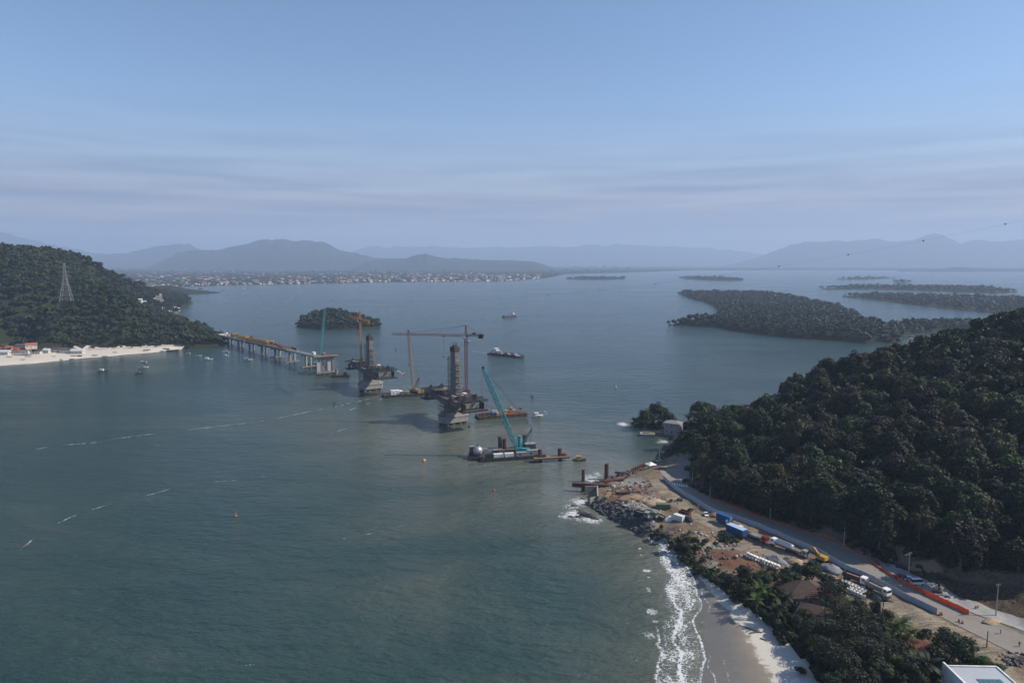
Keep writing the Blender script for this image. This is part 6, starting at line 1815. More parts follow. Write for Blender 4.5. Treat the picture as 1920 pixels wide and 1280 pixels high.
# ---- people
def person(p, rz, m, label, helmet=M_WHITE):
    t = thing('person', label, 'person', p, rz)
    def body(name, chain, mm, infl=0.0):
        vs, es, rs = chain
        me = bpy.data.meshes.new(name); me.from_pydata(vs, es, []); me.materials.append(mm)
        ob = put(name, me, t)
        sk = ob.modifiers.new('skin', 'SKIN'); ob.modifiers.new('sub', 'SUBSURF').levels = 1
        ob.modifiers['sub'].render_levels = 1
        for i, v in enumerate(me.skin_vertices[0].data): v.radius = (rs[i] + infl, (rs[i] + infl) * .85)
        me.skin_vertices[0].data[0].use_root = True
        return ob
    vs = [(0, 0, .95), (0, 0, 1.18), (0, 0, 1.42), (0.02, 0, 1.52), (.03, 0, 1.63), (.02, 0, 1.73),
          (0, .11, .90), (.08, .12, .50), (-.02, .12, .08), (.10, .12, .04), (0, -.11, .90), (-.02, -.12, .50), (-.16, -.12, .08), (-.04, -.12, .04),
          (0, .20, 1.40), (-.04, .27, 1.12), (.08, .28, .90), (0, -.20, 1.40), (.06, -.27, 1.13), (.20, -.26, .95)]
    es = [(0, 1), (1, 2), (2, 3), (3, 4), (4, 5), (0, 6), (6, 7), (7, 8), (8, 9), (0, 10), (10, 11), (11, 12), (12, 13), (2, 14), (14, 15), (15, 16), (2, 17), (17, 18), (18, 19)]
    rs = [.15, .14, .16, .06, .095, .085, .095, .065, .045, .04, .095, .065, .045, .04, .07, .05, .038, .07, .05, .038]
    body('body', (vs, es, rs), mat('skin_tone', (.30, .17, .11), .6, .1, 3))
    k = [0, 1, 2, 6, 7, 8, 10, 11, 12, 14, 15, 17, 18]; ix = {a: i for i, a in enumerate(k)}
    body('coverall', ([vs[i] for i in k], [(ix[a], ix[b_]) for a, b_ in es if a in ix and b_ in ix], [rs[i] for i in k]), m, .025)
    MB().tube([(.03, 0, 1.68), (.03, 0, 1.76), (.02, 0, 1.83)], [.135, .12, .05], 10).build('helmet', helmet, t)
    return t
M_RED = mat('red_cloth', (.52, .04, .03), .8, .15, 4)
person(at(1876, 1188), 2.6, M_RED, 'person in red overalls and helmet walking on the pale road')
person(at(1911, 1212), 1.0, mat('brown_cloth', (.12, .07, .05), .8, .2, 4), 'person in dark brown clothes at the road edge', M_CRANE_O)
person(at(1733, 1113), 2.0, M_CAR_K, 'person in dark clothes beside the drilling rig', M_WHITE)
person(at(1309, 952), .5, mat('hi_vis_cloth', (.50, .22, .04), .8, .2, 4), 'person in orange clothes on the red earth by the hoarding')
person(at(1270, 946), 1.5, mat('blue_cloth', (.08, .12, .22), .8, .2, 4), 'person in blue clothes at the top of the sandy lane')
# ---- drums and barriers
def drum(u, v, m, label, group=None):
    t = thing('traffic_drum', label, 'traffic drum', at(u, v), 0, group)
    MB().tube([(0, 0, 0), (0, 0, .15)], .42, 12).build('base', M_BLACK, t)
    MB().tube([(0, 0, .15), (0, 0, 1.15)], [.33, .26], 12).build('body', m, t)
    for z in (.42, .8): MB().tube([(0, 0, z), (0, 0, z + .16)], [.325 - z * .05, .32 - z * .05], 12).build('stripe', M_WHITE, t)
M_DRUM = mat('drum_orange', (.40, .09, .03), .6, .1, 2)
for (u, v, lab) in ((1762, 1153, 'orange traffic drum at the hoarding end, left of a pair'), (1765.5, 1153, 'orange traffic drum at the hoarding end, right of a pair'), (1798, 1166, 'orange traffic drum in mid road, left of a pair'), (1804.5, 1169, 'orange traffic drum in mid road, right of a pair')): drum(u, v, M_DRUM, lab)
t = thing('barrier', 'orange plastic barrier at the edge of the gravel lane', 'barrier', at(1831, 1141), .2)
MB().box((0, 0, .75), (1.3, .3, .5)).build('board', M_DRUM, t)
for x in (-.5, .5): MB().bar((x, -.3, 0), (x, 0, 1.3), .1).bar((x, .3, 0), (x, 0, 1.3), .1).build('leg', M_DRUM, t)
# ---- concrete rings and pipes
ring = MB(); n = 16
rr_ = [[(r * math.cos(a), r * math.sin(a), z) for a in np.linspace(0, 2 * math.pi, n + 1)[:-1]] for r, z in ((.95, 0), (.95, 1.3), (.70, 1.3), (.70, 0))]
ring.loft(rr_ + rr_[:1], cap=False); RING = ring.mesh('concrete_ring', M_CR0 if False else mat('pale_concrete', (.62, .61, .57), .85, .12, 1))
for k in range(20):
    i, j = k % 7, k // 7
    if j == 2 and i > 5: continue
    p = at(1583 + i * 6.2 + j * 2.0, 1094 + i * 2.8 + j * 6.0)
    tag(put('concrete_ring', RING, None, p, 0, 1.0), 'white concrete manhole ring standing in rows beside the white trucks', 'concrete ring', 'concrete rings near the trucks')
PIPE = ring.mesh('concrete_pipe', mat('pale_concrete', (.62, .61, .57)))
for k in range(11):
    p = at(1402 + k * 5.6, 1043 + k * 2.25); o = put('concrete_pipe', PIPE, None, p + Vector((0, 0, .95)), 0)
    o.rotation_euler = (math.pi / 2 + rng.uniform(-.05, .05), 0, sx + rng.uniform(-.3, .3) + .5)
    tag(o, 'white concrete pipe lying in a row on the red earth', 'concrete pipe', 'concrete pipes on the red earth')
# ---- heaps
def heap(u, v, rx, ry, h, m, label, name, rz=0.0, seed=0, cat='heap'):
    p = at(u, v); r = np.random.default_rng(seed); rings = []
    for k in range(7):
        f = k / 6; rad = 1 - f
        rings.append([(rx * (rad + .04) * (1 + .16 * r.normal()) * math.cos(a), ry * (rad + .04) * (1 + .16 * r.normal()) * math.sin(a), h * (f ** .9) * (1 + .08 * r.normal()) - (.5 if k == 0 else 0)) for a in np.linspace(0, 2 * math.pi, 19)[:-1]])
    return tag(MB().loft(rings).build(name, m, None, p, rz, True), label, cat)
M_GRAV = mat('crushed_stone', (.24, .24, .25), .95, .4, 3, .6); M_SANDH = mat('heaped_sand', (.34, .26, .17), .95, .3, 2, .5)
heap(1455, 1050, 6.0, 2.6, 2.2, M_GRAV, 'long grey gravel heap beside the white pipes', 'gravel_heap', sx, 1)
heap(1255, 974, 3.2, 2.2, 1.9, mat('white_aggregate', (.5, .5, .49), .95, .25, 2, .4), 'white heap left of the white container', 'stone_heap', 0, 2)
heap(1560, 1066, 5, 3.2, 1.8, M_GRAV, 'grey gravel heap in front of the excavator', 'gravel_heap', sx, 3)
heap(1345, 966, 4.5, 3, 1.6, M_EARTHL, 'brown earth heap right of the white pickup', 'earth_heap', 0, 4)
heap(1858, 1166, 4.0, 2.0, 1.2, M_SANDH, 'tan sand heap beside the nearest utility pole', 'sand_heap', .3, 5)
heap(1750, 1068, 9, 5, 4.0, M_EARTHL, 'broken brown earth bank behind the parked cars', 'earth_heap', -.6, 6)
heap(1490, 1052, 5, 3, 1.7, M_SANDH, 'sandy heap in front of the low flatbed', 'sand_heap', sx, 7)
heap(1186, 935, 8, 4.5, 2.4, M_EARTHL, 'brown earth heap inside the walled pit', 'earth_heap', .1, 8)
heap(1225, 942, 6, 4, 2.2, M_SANDH, 'tan earth heap below the green container', 'earth_heap', .4, 9)
# ---- quay works: piles, girder, pit walls, sheet piling, tent
for (u, v, top, r, m, lab) in ((1093.5, 902, 880, .95, M_PILE, 'grey topped steel pile rising behind the rusty girder'), (1137, 898, 869, 1.15, M_PILEB, 'tall brown steel pile at the shore works'), (1162.5, 896, 889, 1.1, M_PILEB, 'short brown steel pile right of the tall one')):
    g = G(u, v); pipe_pile(g, D(u, top, g.y).z, r, m, lab)
a, b = G(1073, 911, 2.5), G(1165, 917, 2.5); t = thing('box_girder', 'long rusty steel girder lying out over the water', 'girder', a, math.atan2(b.y - a.y, b.x - a.x)); L = (b - a).length
MB().box((L / 2, 0, 1.0), (L, 1.6, 1.9)).build('web', M_RUST, t)
for z in (.0, 2.0): MB().box((L / 2, 0, z), (L + .1, 2.2, .14)).build('flange', M_PILEB, t)
for k in range(8): MB().box((L * (k + .5) / 8, 0, 1.0), (.14, 2.0, 1.8)).build('stiffener', M_PILEB, t)
MB().box((L * .62, 0, -1.6), (1.4, 1.8, 3.2)).build('trestle', M_RUST, t); MB().tube([(L * .22, 0, -6), (L * .22, 0, 0)], .9, 10).build('trestle', M_PILEB, t)
def wall(a, b, h, w, m, label, name='concrete_wall', cat='wall', zb=0.0, n=3):
    d = b - a; t = thing(name, label, cat, (a.x, a.y, zb), math.atan2(d.y, d.x)); L = Vector((d.x, d.y)).length
    for k in range(n): MB().box((L * (k + .5) / n, 0, h / 2), (L / n - .04, w, h)).build('wall_panel', m, t)
    return t
wall(G(1097, 913, 4), G(1120, 912, 4), 5, .7, M_CONCD, 'dark concrete wall along the seaward side of the pit', zb=-.5)
wall(G(1120, 911.5, 4), G(1121, 931, 4), 5, .7, M_CONC, 'pale concrete wall turning inland at the pit corner', zb=-.5)
wall(G(1106, 936, 3), G(1121, 932, 3), 4.2, .7, M_CONC, 'low concrete wall closing the near side of the pit', zb=-.5)
a, b = G(1183, 884, 2), G(1212, 871, 2); t = thing('sheet_pile_wall', 'dark rusty sheet pile wall along the water below the tent', 'wall', a, math.atan2(b.y - a.y, b.x - a.x)); L = (b - a).length
for k in range(int(L / 1.2)): MB().box((.6 + k * 1.2, .25 if k % 2 else -.25, -.4), (1.25, .3, 4.2)).build('sheet_pile', M_PILEB, t)
t = thing('canopy_tent', 'white peaked canopy tent on the upper shore', 'tent', at(1220, 877), .4)
MB().loft([[(-2.6, -2.6, 2.2), (2.6, -2.6, 2.2), (2.6, 2.6, 2.2), (-2.6, 2.6, 2.2)], [(-.1, -.1, 3.6), (.1, -.1, 3.6), (.1, .1, 3.6), (-.1, .1, 3.6)]]).build('roof', M_WHITE, t)
for x in (-2.5, 2.5):
    for y in (-2.5, 2.5): MB().bar((x, y, 0), (x, y, 2.2), .1).build('leg', M_SCAF, t)
for (u, v, rz, L, m, lab) in ((1150, 902, .3, 12, M_RUST, 'rusty steel beams scattered behind the tall brown pile'), (1170, 889, -.5, 10, M_STEELB, 'dark steel beams stacked at the water edge'), (1140, 930, 1.2, 9, M_WOOD, 'timbers leaning across the pit'), (1205, 936, .9, 9, M_WOOD, 'long timbers on the tan bank'), (1178, 925, .1, 12, M_STEELB, 'dark beams beside the pit')):
    bundle(at(u, v), rz, L, m, lab, 'bundle' if m is not M_WOOD else 'timber', 6, .5)
M_SHEET = mat('corrugated_sheet', (.30, .30, .29), .7, .2, 1)
for (u, v, lab) in ((1572, 1070, 'dark steel tray frame lying beside the hoarding'), (1180, 950, 'flat pale sheet lying on the grey rubble')):
    t = thing('steel_tray', lab, 'tray', at(u, v), sx + .3); MB().box((0, 0, .3), (6, 2.6, .1)).build('sheet', M_SHEET, t)
    for s in (-1, 1): MB().bar((-3, s * 1.3, .3), (3, s * 1.3, .3), .3).build('edge_beam', M_STEELB, t)
# wooden steps down to the beach
a, b = at(1343, 1058), at(1326, 1068); t = thing('wooden_steps', 'pale wooden steps leading down to the beach through shrubs', 'steps', b, math.atan2(a.y - b.y, a.x - b.x)); L = (a - b).length; dz = a.z - b.z + .6
M_PALEW = mat('weathered_wood', (.36, .33, .28), .9, .2, 2)
for k in range(9): MB().box((L * (k + .5) / 9, 0, .3 + dz * (k + .5) / 9), (L / 9 * .9, 1.7, .12)).build('tread', M_PALEW, t)
for s in (-1, 1): MB().bar((0, s * .9, 1.1), (L, s * .9, dz + 1.2), .12).build('handrail', M_PALEW, t)
a, b = at(1345, 1065), at(1329, 1077)
tag(MB().bar(a + Vector((0, 0, .5)), b + Vector((0, 0, .5)), .7, .25).build('fallen_trunk', M_PALEW), 'pale fallen trunk lying beside the wooden steps', 'log')
for (u, v, rz, L, lab) in ((1402, 1178, -.7, 6, 'dark driftwood log on the white sand, farther up the beach'), (1418, 1186, .1, 4.5, 'thin driftwood branch in the middle of the white sand'), (1434, 1200, -.8, 3.0, 'short driftwood piece near the shrubs')):
    p = at(u, v, 2); b = MB().tube([(-L / 2, 0, .15), (0, .15, .22), (L / 2, -.1, .3)], [.2, .17, .08], 6).tube([(0, 0, .2), (L * .2, .7, .5)], [.08, .03], 5)
    tag(b.build('driftwood', M_BARK, None, p, rz), lab, 'driftwood')
# ---- houses by the near shore
def house(p, rz, d, hw, hr, wm, rm, label, hip=False, storeys=1, over=.5, wins=3, tiles=False):
    t = thing('house', label, 'house', p, rz)
    lx, ly = d
    MB().box((0, 0, hw / 2 - .6), (lx, ly, hw + 1.2)).build('wall', wm, t)
    X, Y = lx / 2 + over, ly / 2 + over
    k = X - (Y if hip else 0)
    k = max(k, .3)
    r = MB().add([(-X, -Y, hw), (X, -Y, hw), (X, Y, hw), (-X, Y, hw), (-k, 0, hw + hr), (k, 0, hw + hr), (-X, -Y, hw - .18), (X, -Y, hw - .18), (X, Y, hw - .18), (-X, Y, hw - .18)],
                 [(0, 1, 5, 4), (2, 3, 4, 5), (1, 2, 5), (3, 0, 4), (6, 7, 1, 0), (7, 8, 2, 1), (8, 9, 3, 2), (9, 6, 0, 3), (9, 8, 7, 6)]).build('roof', rm, t)
    if tiles:
        n = 9; b = MB()
        for i in range(n):
            f = (i + .5) / n
            for s in (-1, 1):
                xx = X - (X - k) * f
                MB().bar((-xx, s * Y * (1 - f), hw + hr * f + .05), (xx, s * Y * (1 - f), hw + hr * f + .05), .16, .10).build('tile_course', rm, r)
    for st in range(storeys):
        z = hw / storeys * st + hw / storeys * .52
        for i in range(wins):
            x = -lx / 2 + lx * (i + .5) / wins
            for s in (-1, 1):
                if st == 0 and i == wins // 2 and s < 0: MB().box((x, s * (ly / 2 + .03), 1.05), (1.0, .06, 2.1)).build('door', M_WOOD, t); continue
                w = MB().box((x, s * (ly / 2 + .03), z), (1.3, .06, 1.2)).build('window', M_WHITE, t)
                MB().box((x, s * (ly / 2 + .07), z), (1.1, .04, 1.0)).build('pane', M_GLASS, w)
        for s in (-1, 1):
            w = MB().box((s * (lx / 2 + .03), 0, z), (.06, 1.3, 1.2)).build('window', M_WHITE, t); MB().box((s * (lx / 2 + .07), 0, z), (.04, 1.1, 1.0)).build('pane', M_GLASS, w)
    return t
M_ROOFB = mat('brown_roof', (.085, .055, .045), .9, .25, .6, .2, dirt=(.05, .04, .035)); M_ROOFR = mat('red_roof', (.19, .075, .055), .9, .3, .8, .2, dirt=(.16, .07, .05)); M_ROOFG = mat('grey_roof', (.20, .20, .20), .8, .2, .8)
M_WALLW = mat('white_wall', (.52, .49, .45), .9, .12, .6, .05); M_WALLP = mat('pink_grey_wall', (.30, .26, .29), .9, .15, .6, .05, dirt=(.28, .25, .27)); M_WALLT = mat('tan_wall', (.40, .32, .23), .9, .15, .6)
p = at(1262, 815, 3); house((p.x, p.y, max(p.z, 1.5)), -.5, (11, 8), 7.5, 1.6, M_WALLP, M_ROOFG, 'two storey lilac grey house on the waterfront rocks', True, 2)
p = at(1508, 1122); house((p.x, p.y, p.z), dirz((1470, 1120), (1540, 1122)), (13.5, 11), 3.2, 3.4, M_WALLT, M_ROOFB, 'low house with a big brown hipped roof among the trees', True, 1, 1.0, 3, True)
p = at(1530, 1163); house((p.x, p.y, p.z), -.6, (10, 7), 3.0, 2.4, M_WALLT, M_ROOFB, 'house under the wispy trees with a dark brown roof', True, 1, .7)
p = at(1716, 1226); house((p.x, p.y, p.z), dirz((1690, 1215), (1740, 1230)), (9, 6.5), 3.0, 2.0, M_WALLW, M_ROOFR, 'small house with a faded red roof beside the rounded trees', False, 1, .5)
p = at(1685, 1205); house((p.x, p.y, p.z), dirz((1690, 1215), (1740, 1230)), (6, 5), 2.8, 1.2, mat('olive_wall', (.22, .24, .13), .9, .15, 1), mat('olive_roof', (.20, .22, .12), .9, .2, 1), 'olive green roofed shed next to the red roofed house', False, 1, .4)
for (u, v, lab) in ((1322, 795, 'white roofed house half hidden under the crest palms'), (1362, 798, 'pale roofed house at the forest edge behind the palms')):
    p = at(u, v, 8); house((p.x, p.y, p.z), .4, (8, 6), 3.4, 1.5, M_WALLW, M_WHITE, lab, False, 1)
p = at(1214, 817, .6); t = thing('concrete_jetty', 'small concrete jetty with a grassy top by the waterfront house', 'jetty', (p.x, p.y, 0), -.12)
MB().box((0, 0, .3), (10, 6.5, 3.4)).build('body', M_CONC, t); MB().box((.6, .4, 2.05), (8.2, 5, .12)).build('top', mat('dry_grass', (.14, .15, .07), .95, .3, 2), t); MB().box((-1.5, -1.0, 2.5), (4.5, .5, .8)).build('bench', M_CONCL, t)
# grey roofed house in the corner of the view
p = at(1855, 1327, 5); rz = dirz((1780, 1270), (1890, 1272))
t = thing('modern_house', 'modern house with a wide grey metal roof and white side wall', 'house', (p.x, p.y, p.z), rz)
MB().box((0, 2.5, 2.6), (12.5, 10, 6.6)).build('wall', M_WALLW, t)
M_METR = mat('metal_roof', (.42, .44, .47), .5, .1, .6, 0, .2)
for k in range(14): MB().box((-6.0 + .5 + k * .93, 2.6, 6.1 + .0), (.90, 11.2, .16)).build('roof_sheet', M_METR, t)
MB().box((-7.2, 2.6, 4.3), (.5, 12, 6.2)).build('side_wall', M_WHITE, t); MB().box((0, 8.3, 6.2), (13.6, .4, .8)).build('parapet', M_WHITE, t); MB().box((6.9, 2.6, 6.2), (.4, 11.4, .6)).build('parapet', M_WHITE, t)
for k in range(5): MB().box((-1.5 + k * 1.25, .6, 6.26), (1.15, 4.4, .12)).build('skylight', mat('teal_glass', (.06, .13, .15), .2, .15, 1, 0, 0, .6), t)
MB().box((-7.5, -1, 3.4), (.1, 2.6, 3.2)).build('window', M_GLASS, t)
# ================================================================ FAR TOWN, VILLAGE, ROCKS, FOAM
# ---- town across the bay
M_TW = [mat('town_wall_white', (.80, .77, .72), .9, .1, .1), mat('town_wall_cream', (.66, .57, .45), .9, .1, .1), mat('town_wall_grey', (.34, .33, .33), .9, .1, .1), mat('town_wall_pink', (.48, .33, .27), .9, .1, .1)]
M_TR = [mat('town_roof_tile', (.24, .12, .085), .9, .2, .1), mat('town_roof_grey', (.17, .17, .18), .9, .2, .1), mat('town_roof_pale', (.60, .58, .55), .9, .1, .1)]
def town_mesh(wm, rm, flat, hh):
    b = MB(); b.box((0, 0, hh / 2), (1, .8, hh), m=0)
    if flat: b.box((0, 0, hh + .02), (1.04, .84, .05), m=1)
    else: b.add([(-.55, -.45, hh), (.55, -.45, hh), (.55, .45, hh), (-.55, .45, hh), (-.55, 0, hh + .28), (.55, 0, hh + .28)], [(0, 1, 5, 4), (2, 3, 4, 5), (1, 2, 5), (3, 0, 4)], 1)
    return b
TOWN = []
for i, wm in enumerate(M_TW):
    for j, rm in enumerate(M_TR):
        b = town_mesh(wm, rm, j == 2, .34 + .10 * i); TOWN.append((b, b.mesh('house', [wm, rm]), i, j))
WN = ['white', 'cream', 'grey', 'pinkish']; RN = ['tiled', 'grey', 'pale flat']
r = np.random.default_rng(77)
def shore_y(u): return np.interp(u, [q[0] for q in FAR_PX], [q[1] for q in FAR_PX])
cand = []
while len(cand) < 1500:
    u = 225 + 790 * r.random() ** 1.15
    ys = shore_y(u); top = np.interp(u, [225, 300, 600, 800, 1020], [505, 502, 505, 512, 516])
    v = ys - .6 - (ys - top) * r.random() ** 1.25
    if u < 330 and v > 536 and r.random() < .7: continue
    cand.append((u, v, 2.0 + 4.6 * r.random() ** 2.5))
cand.sort(key=lambda c: -c[2])
joined = [MB() for _ in TOWN]
for n_, (u, v, wpx) in enumerate(cand):
    p = G(u, v, 4); w = wpx * p.y / FPX; k = r.choice(len(TOWN), p=np.array([3, 2, 5, 2, 1, 3, 1, 1.5, 1, 1, 1, 1.0]) / 22.5)
    b, me, i, j = TOWN[k]; rz = r.uniform(.2, 1.1) + (math.pi / 2 if r.random() < .3 else 0)
    hz_ = w * r.uniform(.6, 1.2) if w < 25 else w * .45
    if n_ < 285:
        o = put('house', me, None, (p.x, p.y, 3), rz, (w, w, hz_))
        tag(o, 'small %s walled building with a %s roof in the far town across the bay' % (WN[i], RN[j]), 'house', '%s houses with %s roofs in the far town' % (WN[i], RN[j]))
    else:
        ca, sa = math.cos(rz), math.sin(rz)
        joined[k].add([(p.x + (x * ca - y * sa) * w, p.y + (x * sa + y * ca) * w, 3 + z * hz_) for x, y, z in b.v], b.f)
        joined[k].m[-len(b.f):] = b.m
for (b, me, i, j), J in zip(TOWN, joined):
    if J.v: kind(J.build('town_houses', [M_TW[i], M_TR[j]]), 'stuff')
tp_ = []; ts_ = []
for k in range(800):
    u = r.uniform(150, 1180); ys = shore_y(u); v = ys - .4 - (ys - 499) * r.random() ** 1.3
    p = G(u, v, 4); tp_.append((p.x, p.y, 2)); ts_.append(p.y / FPX * r.uniform(1.2, 3.0) / 5)
scatter('town_trees', tp_, ts_, [c[:45] for c in FAR_CROWNS], L_MANG2, 91)
p = G(683, 524, 4); t = thing('radio_mast', 'thin radio mast rising above the far town', 'mast', p); MB().tube([(0, 0, 0), (0, 0, 75)], [1.4, .6], 6).build('mast', M_SCAF, t); MB().box((0, 0, 66), (4, 4, 3)).build('antenna_platform', M_SCAF, t)
p = G(935, 521, 4); t = thing('warehouse', 'long white warehouse at the right end of the far town', 'warehouse', p, 0); MB().box((0, 0, 6), (55, 25, 14)).build('wall', M_TW[0], t); MB().prism([(-28, -13), (28, -13), (28, 13), (-28, 13)], 13, 17, top=.9).build('roof', M_TR[2], t)

# ---- village by the left beach
M_TERR = mat('terracotta_roof', (.34, .10, .055), .9, .3, .4, .1); M_SLATE = mat('dark_roof', (.075, .065, .065), .9, .3, .4); M_PALER = mat('pale_roof', (.46, .49, .52), .7, .15, .4)
def lat(u, v):
    p = G(u, v, 4)
    for _ in range(4): p = G(u, v, max(0, float(left_h(np.array(p.x), np.array(p.y)))))
    return p
for (u, v, d, rm, rz, lab) in (
    (8, 640, (14, 9), M_PALER, .2, 'house with a pale grey roof highest in the beach village'), (15, 647, (11, 8), M_TERR, .5, 'red roofed house just below the pale roofed one'), (6, 653, (12, 9), M_ROOFB, .1, 'brown roofed house at the left edge of the view'),
    (20, 657, (10, 8), M_TERR, -.2, 'red roofed house with bright white walls near the left edge'), (29, 650, (13, 9), M_SLATE, .4, 'dark roofed house in the middle of the village'), (42, 653, (14, 9), M_SLATE, 0, 'long dark roofed house above the orange roof'),
    (36, 660, (9, 7), M_TERR, .3, 'little red roofed house facing the sand'), (47, 661, (12, 8), M_TERR, .1, 'bright orange red roofed house at the front of the village'), (59, 652, (12, 8), M_TERR, .6, 'red roofed house on the right of the village'),
    (63, 645, (10, 7), M_TERR, -.4, 'red roofed house highest on the right of the village'), (56, 658, (11, 7), M_ROOFR, 0, 'faded red roofed house beside the orange one'), (10, 665, (12, 8), M_PALER, 0, 'white house with a pale roof at the edge of the sand'),
    (70, 664, (9, 7), M_ROOFB, .2, 'brown roofed beach hut at the edge of the sand'), (88, 662, (7, 5), M_PALER, 0, 'tiny white hut under the trees behind the beach'), (112, 660, (17, 10), M_ROOFB, .05, 'wide brown roofed beach house, left of a pair'), (128, 661, (16, 11), M_SLATE, .05, 'wide dark roofed beach house, right of a pair'),
    (146, 663, (15, 7), M_PALER, .05, 'low blue white building at the end of the beach houses'),
    (2, 660, (9, 7), M_TERR, .3, 'red roofed house half cut by the left edge'), (30, 664, (9, 6), M_ROOFR, .2, 'low faded roofed house on the sand front'), (80, 657, (9, 7), M_SLATE, .3, 'dark roofed house under the trees')):
    p = lat(u, v); house(p, rz, d, 4.2, 2.3, M_WALLW, rm, lab, False, 1, .6, 3)
for (u, v, d, h, m, lab) in ((258, 568, (16, 12), 7, M_WALLW, 'white house in the trees of the far cove'), (268, 571, (12, 9), 6, M_WALLT, 'tan house in the trees of the far cove'), (248, 566, (12, 9), 6, M_PALER, 'grey house in the trees of the far cove'), (278, 581, (14, 9), 5, M_WALLW, 'white house at the back of the far cove beach'), (355, 617, (10, 8), 4, M_WALLW, 'house with a pale roof near the tip of the wooded spur')):
    p = lat(u, v); house(p, .3, d, h, 2, m, M_PALER, lab, False, 2 if h > 5 else 1)
p = lat(299, 571); t = thing('tower_block', 'tall unfinished concrete block above the far cove', 'building', p, .5)
for k in range(5): MB().box((0, 0, 2 + k * 4.4), (13, 12, 4.1)).build('storey', M_CONCL, t)
for k in range(5):
    for x in (-4, 0, 4): MB().box((x, -6.05, 2.2 + k * 4.4), (2.4, .1, 2.2)).build('window', M_GLASS, t)
MB().box((3.4, 0, 24), (5, 6, 6)).build('lift_tower', M_CONCL, t)
for (u, v, w) in ((275, 539, 60), (300, 538, 70), (316, 539, 40)):
    p = G(u, v, 3); t = thing('long_shed', 'long white shed on the waterfront of the far town', 'shed', p, 0, 'white sheds on the far waterfront'); MB().box((0, 0, 4), (w, 20, 9)).build('wall', M_TW[0], t); MB().box((0, 0, 8.7), (w + 2, 22, .8)).build('roof', M_TR[2], t)
for k, (u, v, L, m) in enumerate(((18, 670, 9, M_WHITE), (53, 669, 8, M_WOOD), (43, 675, 5, M_STEEL), (115, 675, 5, M_STEEL), (135, 674, 6, M_STEEL), (178, 667, 7, M_WOOD), (197, 669, 7, M_STEELB), (139, 668, 10, M_WHITE), (148, 668, 11, M_STEEL), (217, 661, 7, M_WHITE), (275, 657, 9, M_STEELB), (228, 668, 6, M_WOOD), (102, 669, 6, M_WHITE), (312, 655, 12, M_WOOD))):
    p = lat(u, v); boat((p.x, p.y), rng.uniform(-.4, .4), L, L * .32, m, ['white rowing boat drawn up on the far beach', 'wooden rowing boat drawn up on the far beach', 'dark rowing boat drawn up on the far beach'][0 if m is M_WHITE else 1 if m is M_WOOD else 2], None, ['white', 'wooden', 'dark'][0 if m is M_WHITE else 1 if m is M_WOOD else 2] + ' boats on the far beach').location.z = p.z + .6

# ---- rocks
import bmesh
def rock_mesh(seed, n=18, flat=.7):
    r = np.random.default_rng(seed); bm = bmesh.new()
    for _ in range(n):
        v = r.normal(size=3); v /= np.linalg.norm(v); v *= r.uniform(.8, 1.05); v[2] *= flat; v[0] *= r.uniform(.9, 1.25)
        bm.verts.new(v)
    g = bmesh.ops.convex_hull(bm, input=bm.verts)
    bmesh.ops.delete(bm, geom=[e for e in g['geom_interior'] if isinstance(e, bmesh.types.BMVert)], context='VERTS')
    bm.verts.ensure_lookup_table(); bm.verts.index_update()
    vs = [tuple(v.co) for v in bm.verts]; fs = [tuple(v.index for v in f.verts) for f in bm.faces]; bm.free()
    return vs, fs
M_ROCK = mat('dark_rock', (.085, .082, .080), .9, .45, .5, .5, dirt=(.045, .043, .042)); M_ROCKL = mat('pale_rubble', (.34, .32, .29), .9, .35, .6, .4, dirt=(.17, .155, .135)); M_ROCKW = mat('wet_rock', (.045, .042, .038), .55, .4, .5, .6, 0, .5, dirt=(.10, .08, .06))
ROCKS = [rock_mesh(i) for i in range(8)]
ROCKM = {m.name: [MB().add(*q).mesh('boulder', m) for q in ROCKS] for m in (M_ROCK, M_ROCKL, M_ROCKW)}
def rocks(items, m, name, indiv, label, group, cat='rock', where=None):
    """items: (x, y, z, size) with the largest as single objects, the rest joined"""
    items = sorted(items, key=lambda q: -q[3]); J = MB()
    for k, (x, y, z, s) in enumerate(items):
        e = Euler((rng.uniform(-.5, .5), rng.uniform(-.5, .5), rng.uniform(0, 6.28)))
        if k < indiv:
            o = put('boulder', ROCKM[m.name][k % 8], None, (x, y, z)); o.rotation_euler = e; o.scale = (s, s * rng.uniform(.75, 1.1), s * rng.uniform(.7, 1.1)); q_ = project([[x, y, z]])[0][0]; w_ = where(q_) if callable(where) else ''; tag(o, (label + w_)[:110], cat, (group + w_))
        else:
            mt = e.to_matrix() * s; vs, fs = ROCKS[k % 8]
            J.add([mt @ Vector(v) + Vector((x, y, z)) for v in vs], fs)
    if J.v: kind(J.build(name, m), 'stuff')
def band(a_px, b_px, n, s0, s1, seed, zmin=-1.5, dz=0.0):
    A = resample_n([G(*p, 0) for p in a_px], 60); B = resample_n([G(*p, 3.5) for p in b_px], 60); r = np.random.default_rng(seed); out = []
    for _ in range(n):
        i = r.uniform(0, 58.9); k = int(i); w = r.uniform(0, 1); a = A[k].lerp(A[k + 1], i - k); b = B[k].lerp(B[k + 1], i - k); p = a.lerp(b, w)
        s = s0 + (s1 - s0) * r.random() ** 2; out.append((p.x, p.y, max(nz_(p.x, p.y), zmin) + s * .2 + dz, s))
    return out
rocks(band([(1240, 1013), (1205, 1003), (1172, 986), (1140, 969), (1112, 953), (1097, 941)], [(1300, 1032), (1262, 1008), (1225, 985), (1190, 962), (1160, 946), (1122, 934)], 620, .55, 1.9, 1), M_ROCK, 'riprap', 70, 'dark angular boulder of the rock slope below the site', 'boulders of the rock slope', where=lambda u: ', near the pit wall' if u < 1140 else ', in its middle' if u < 1215 else ', at its beach end')
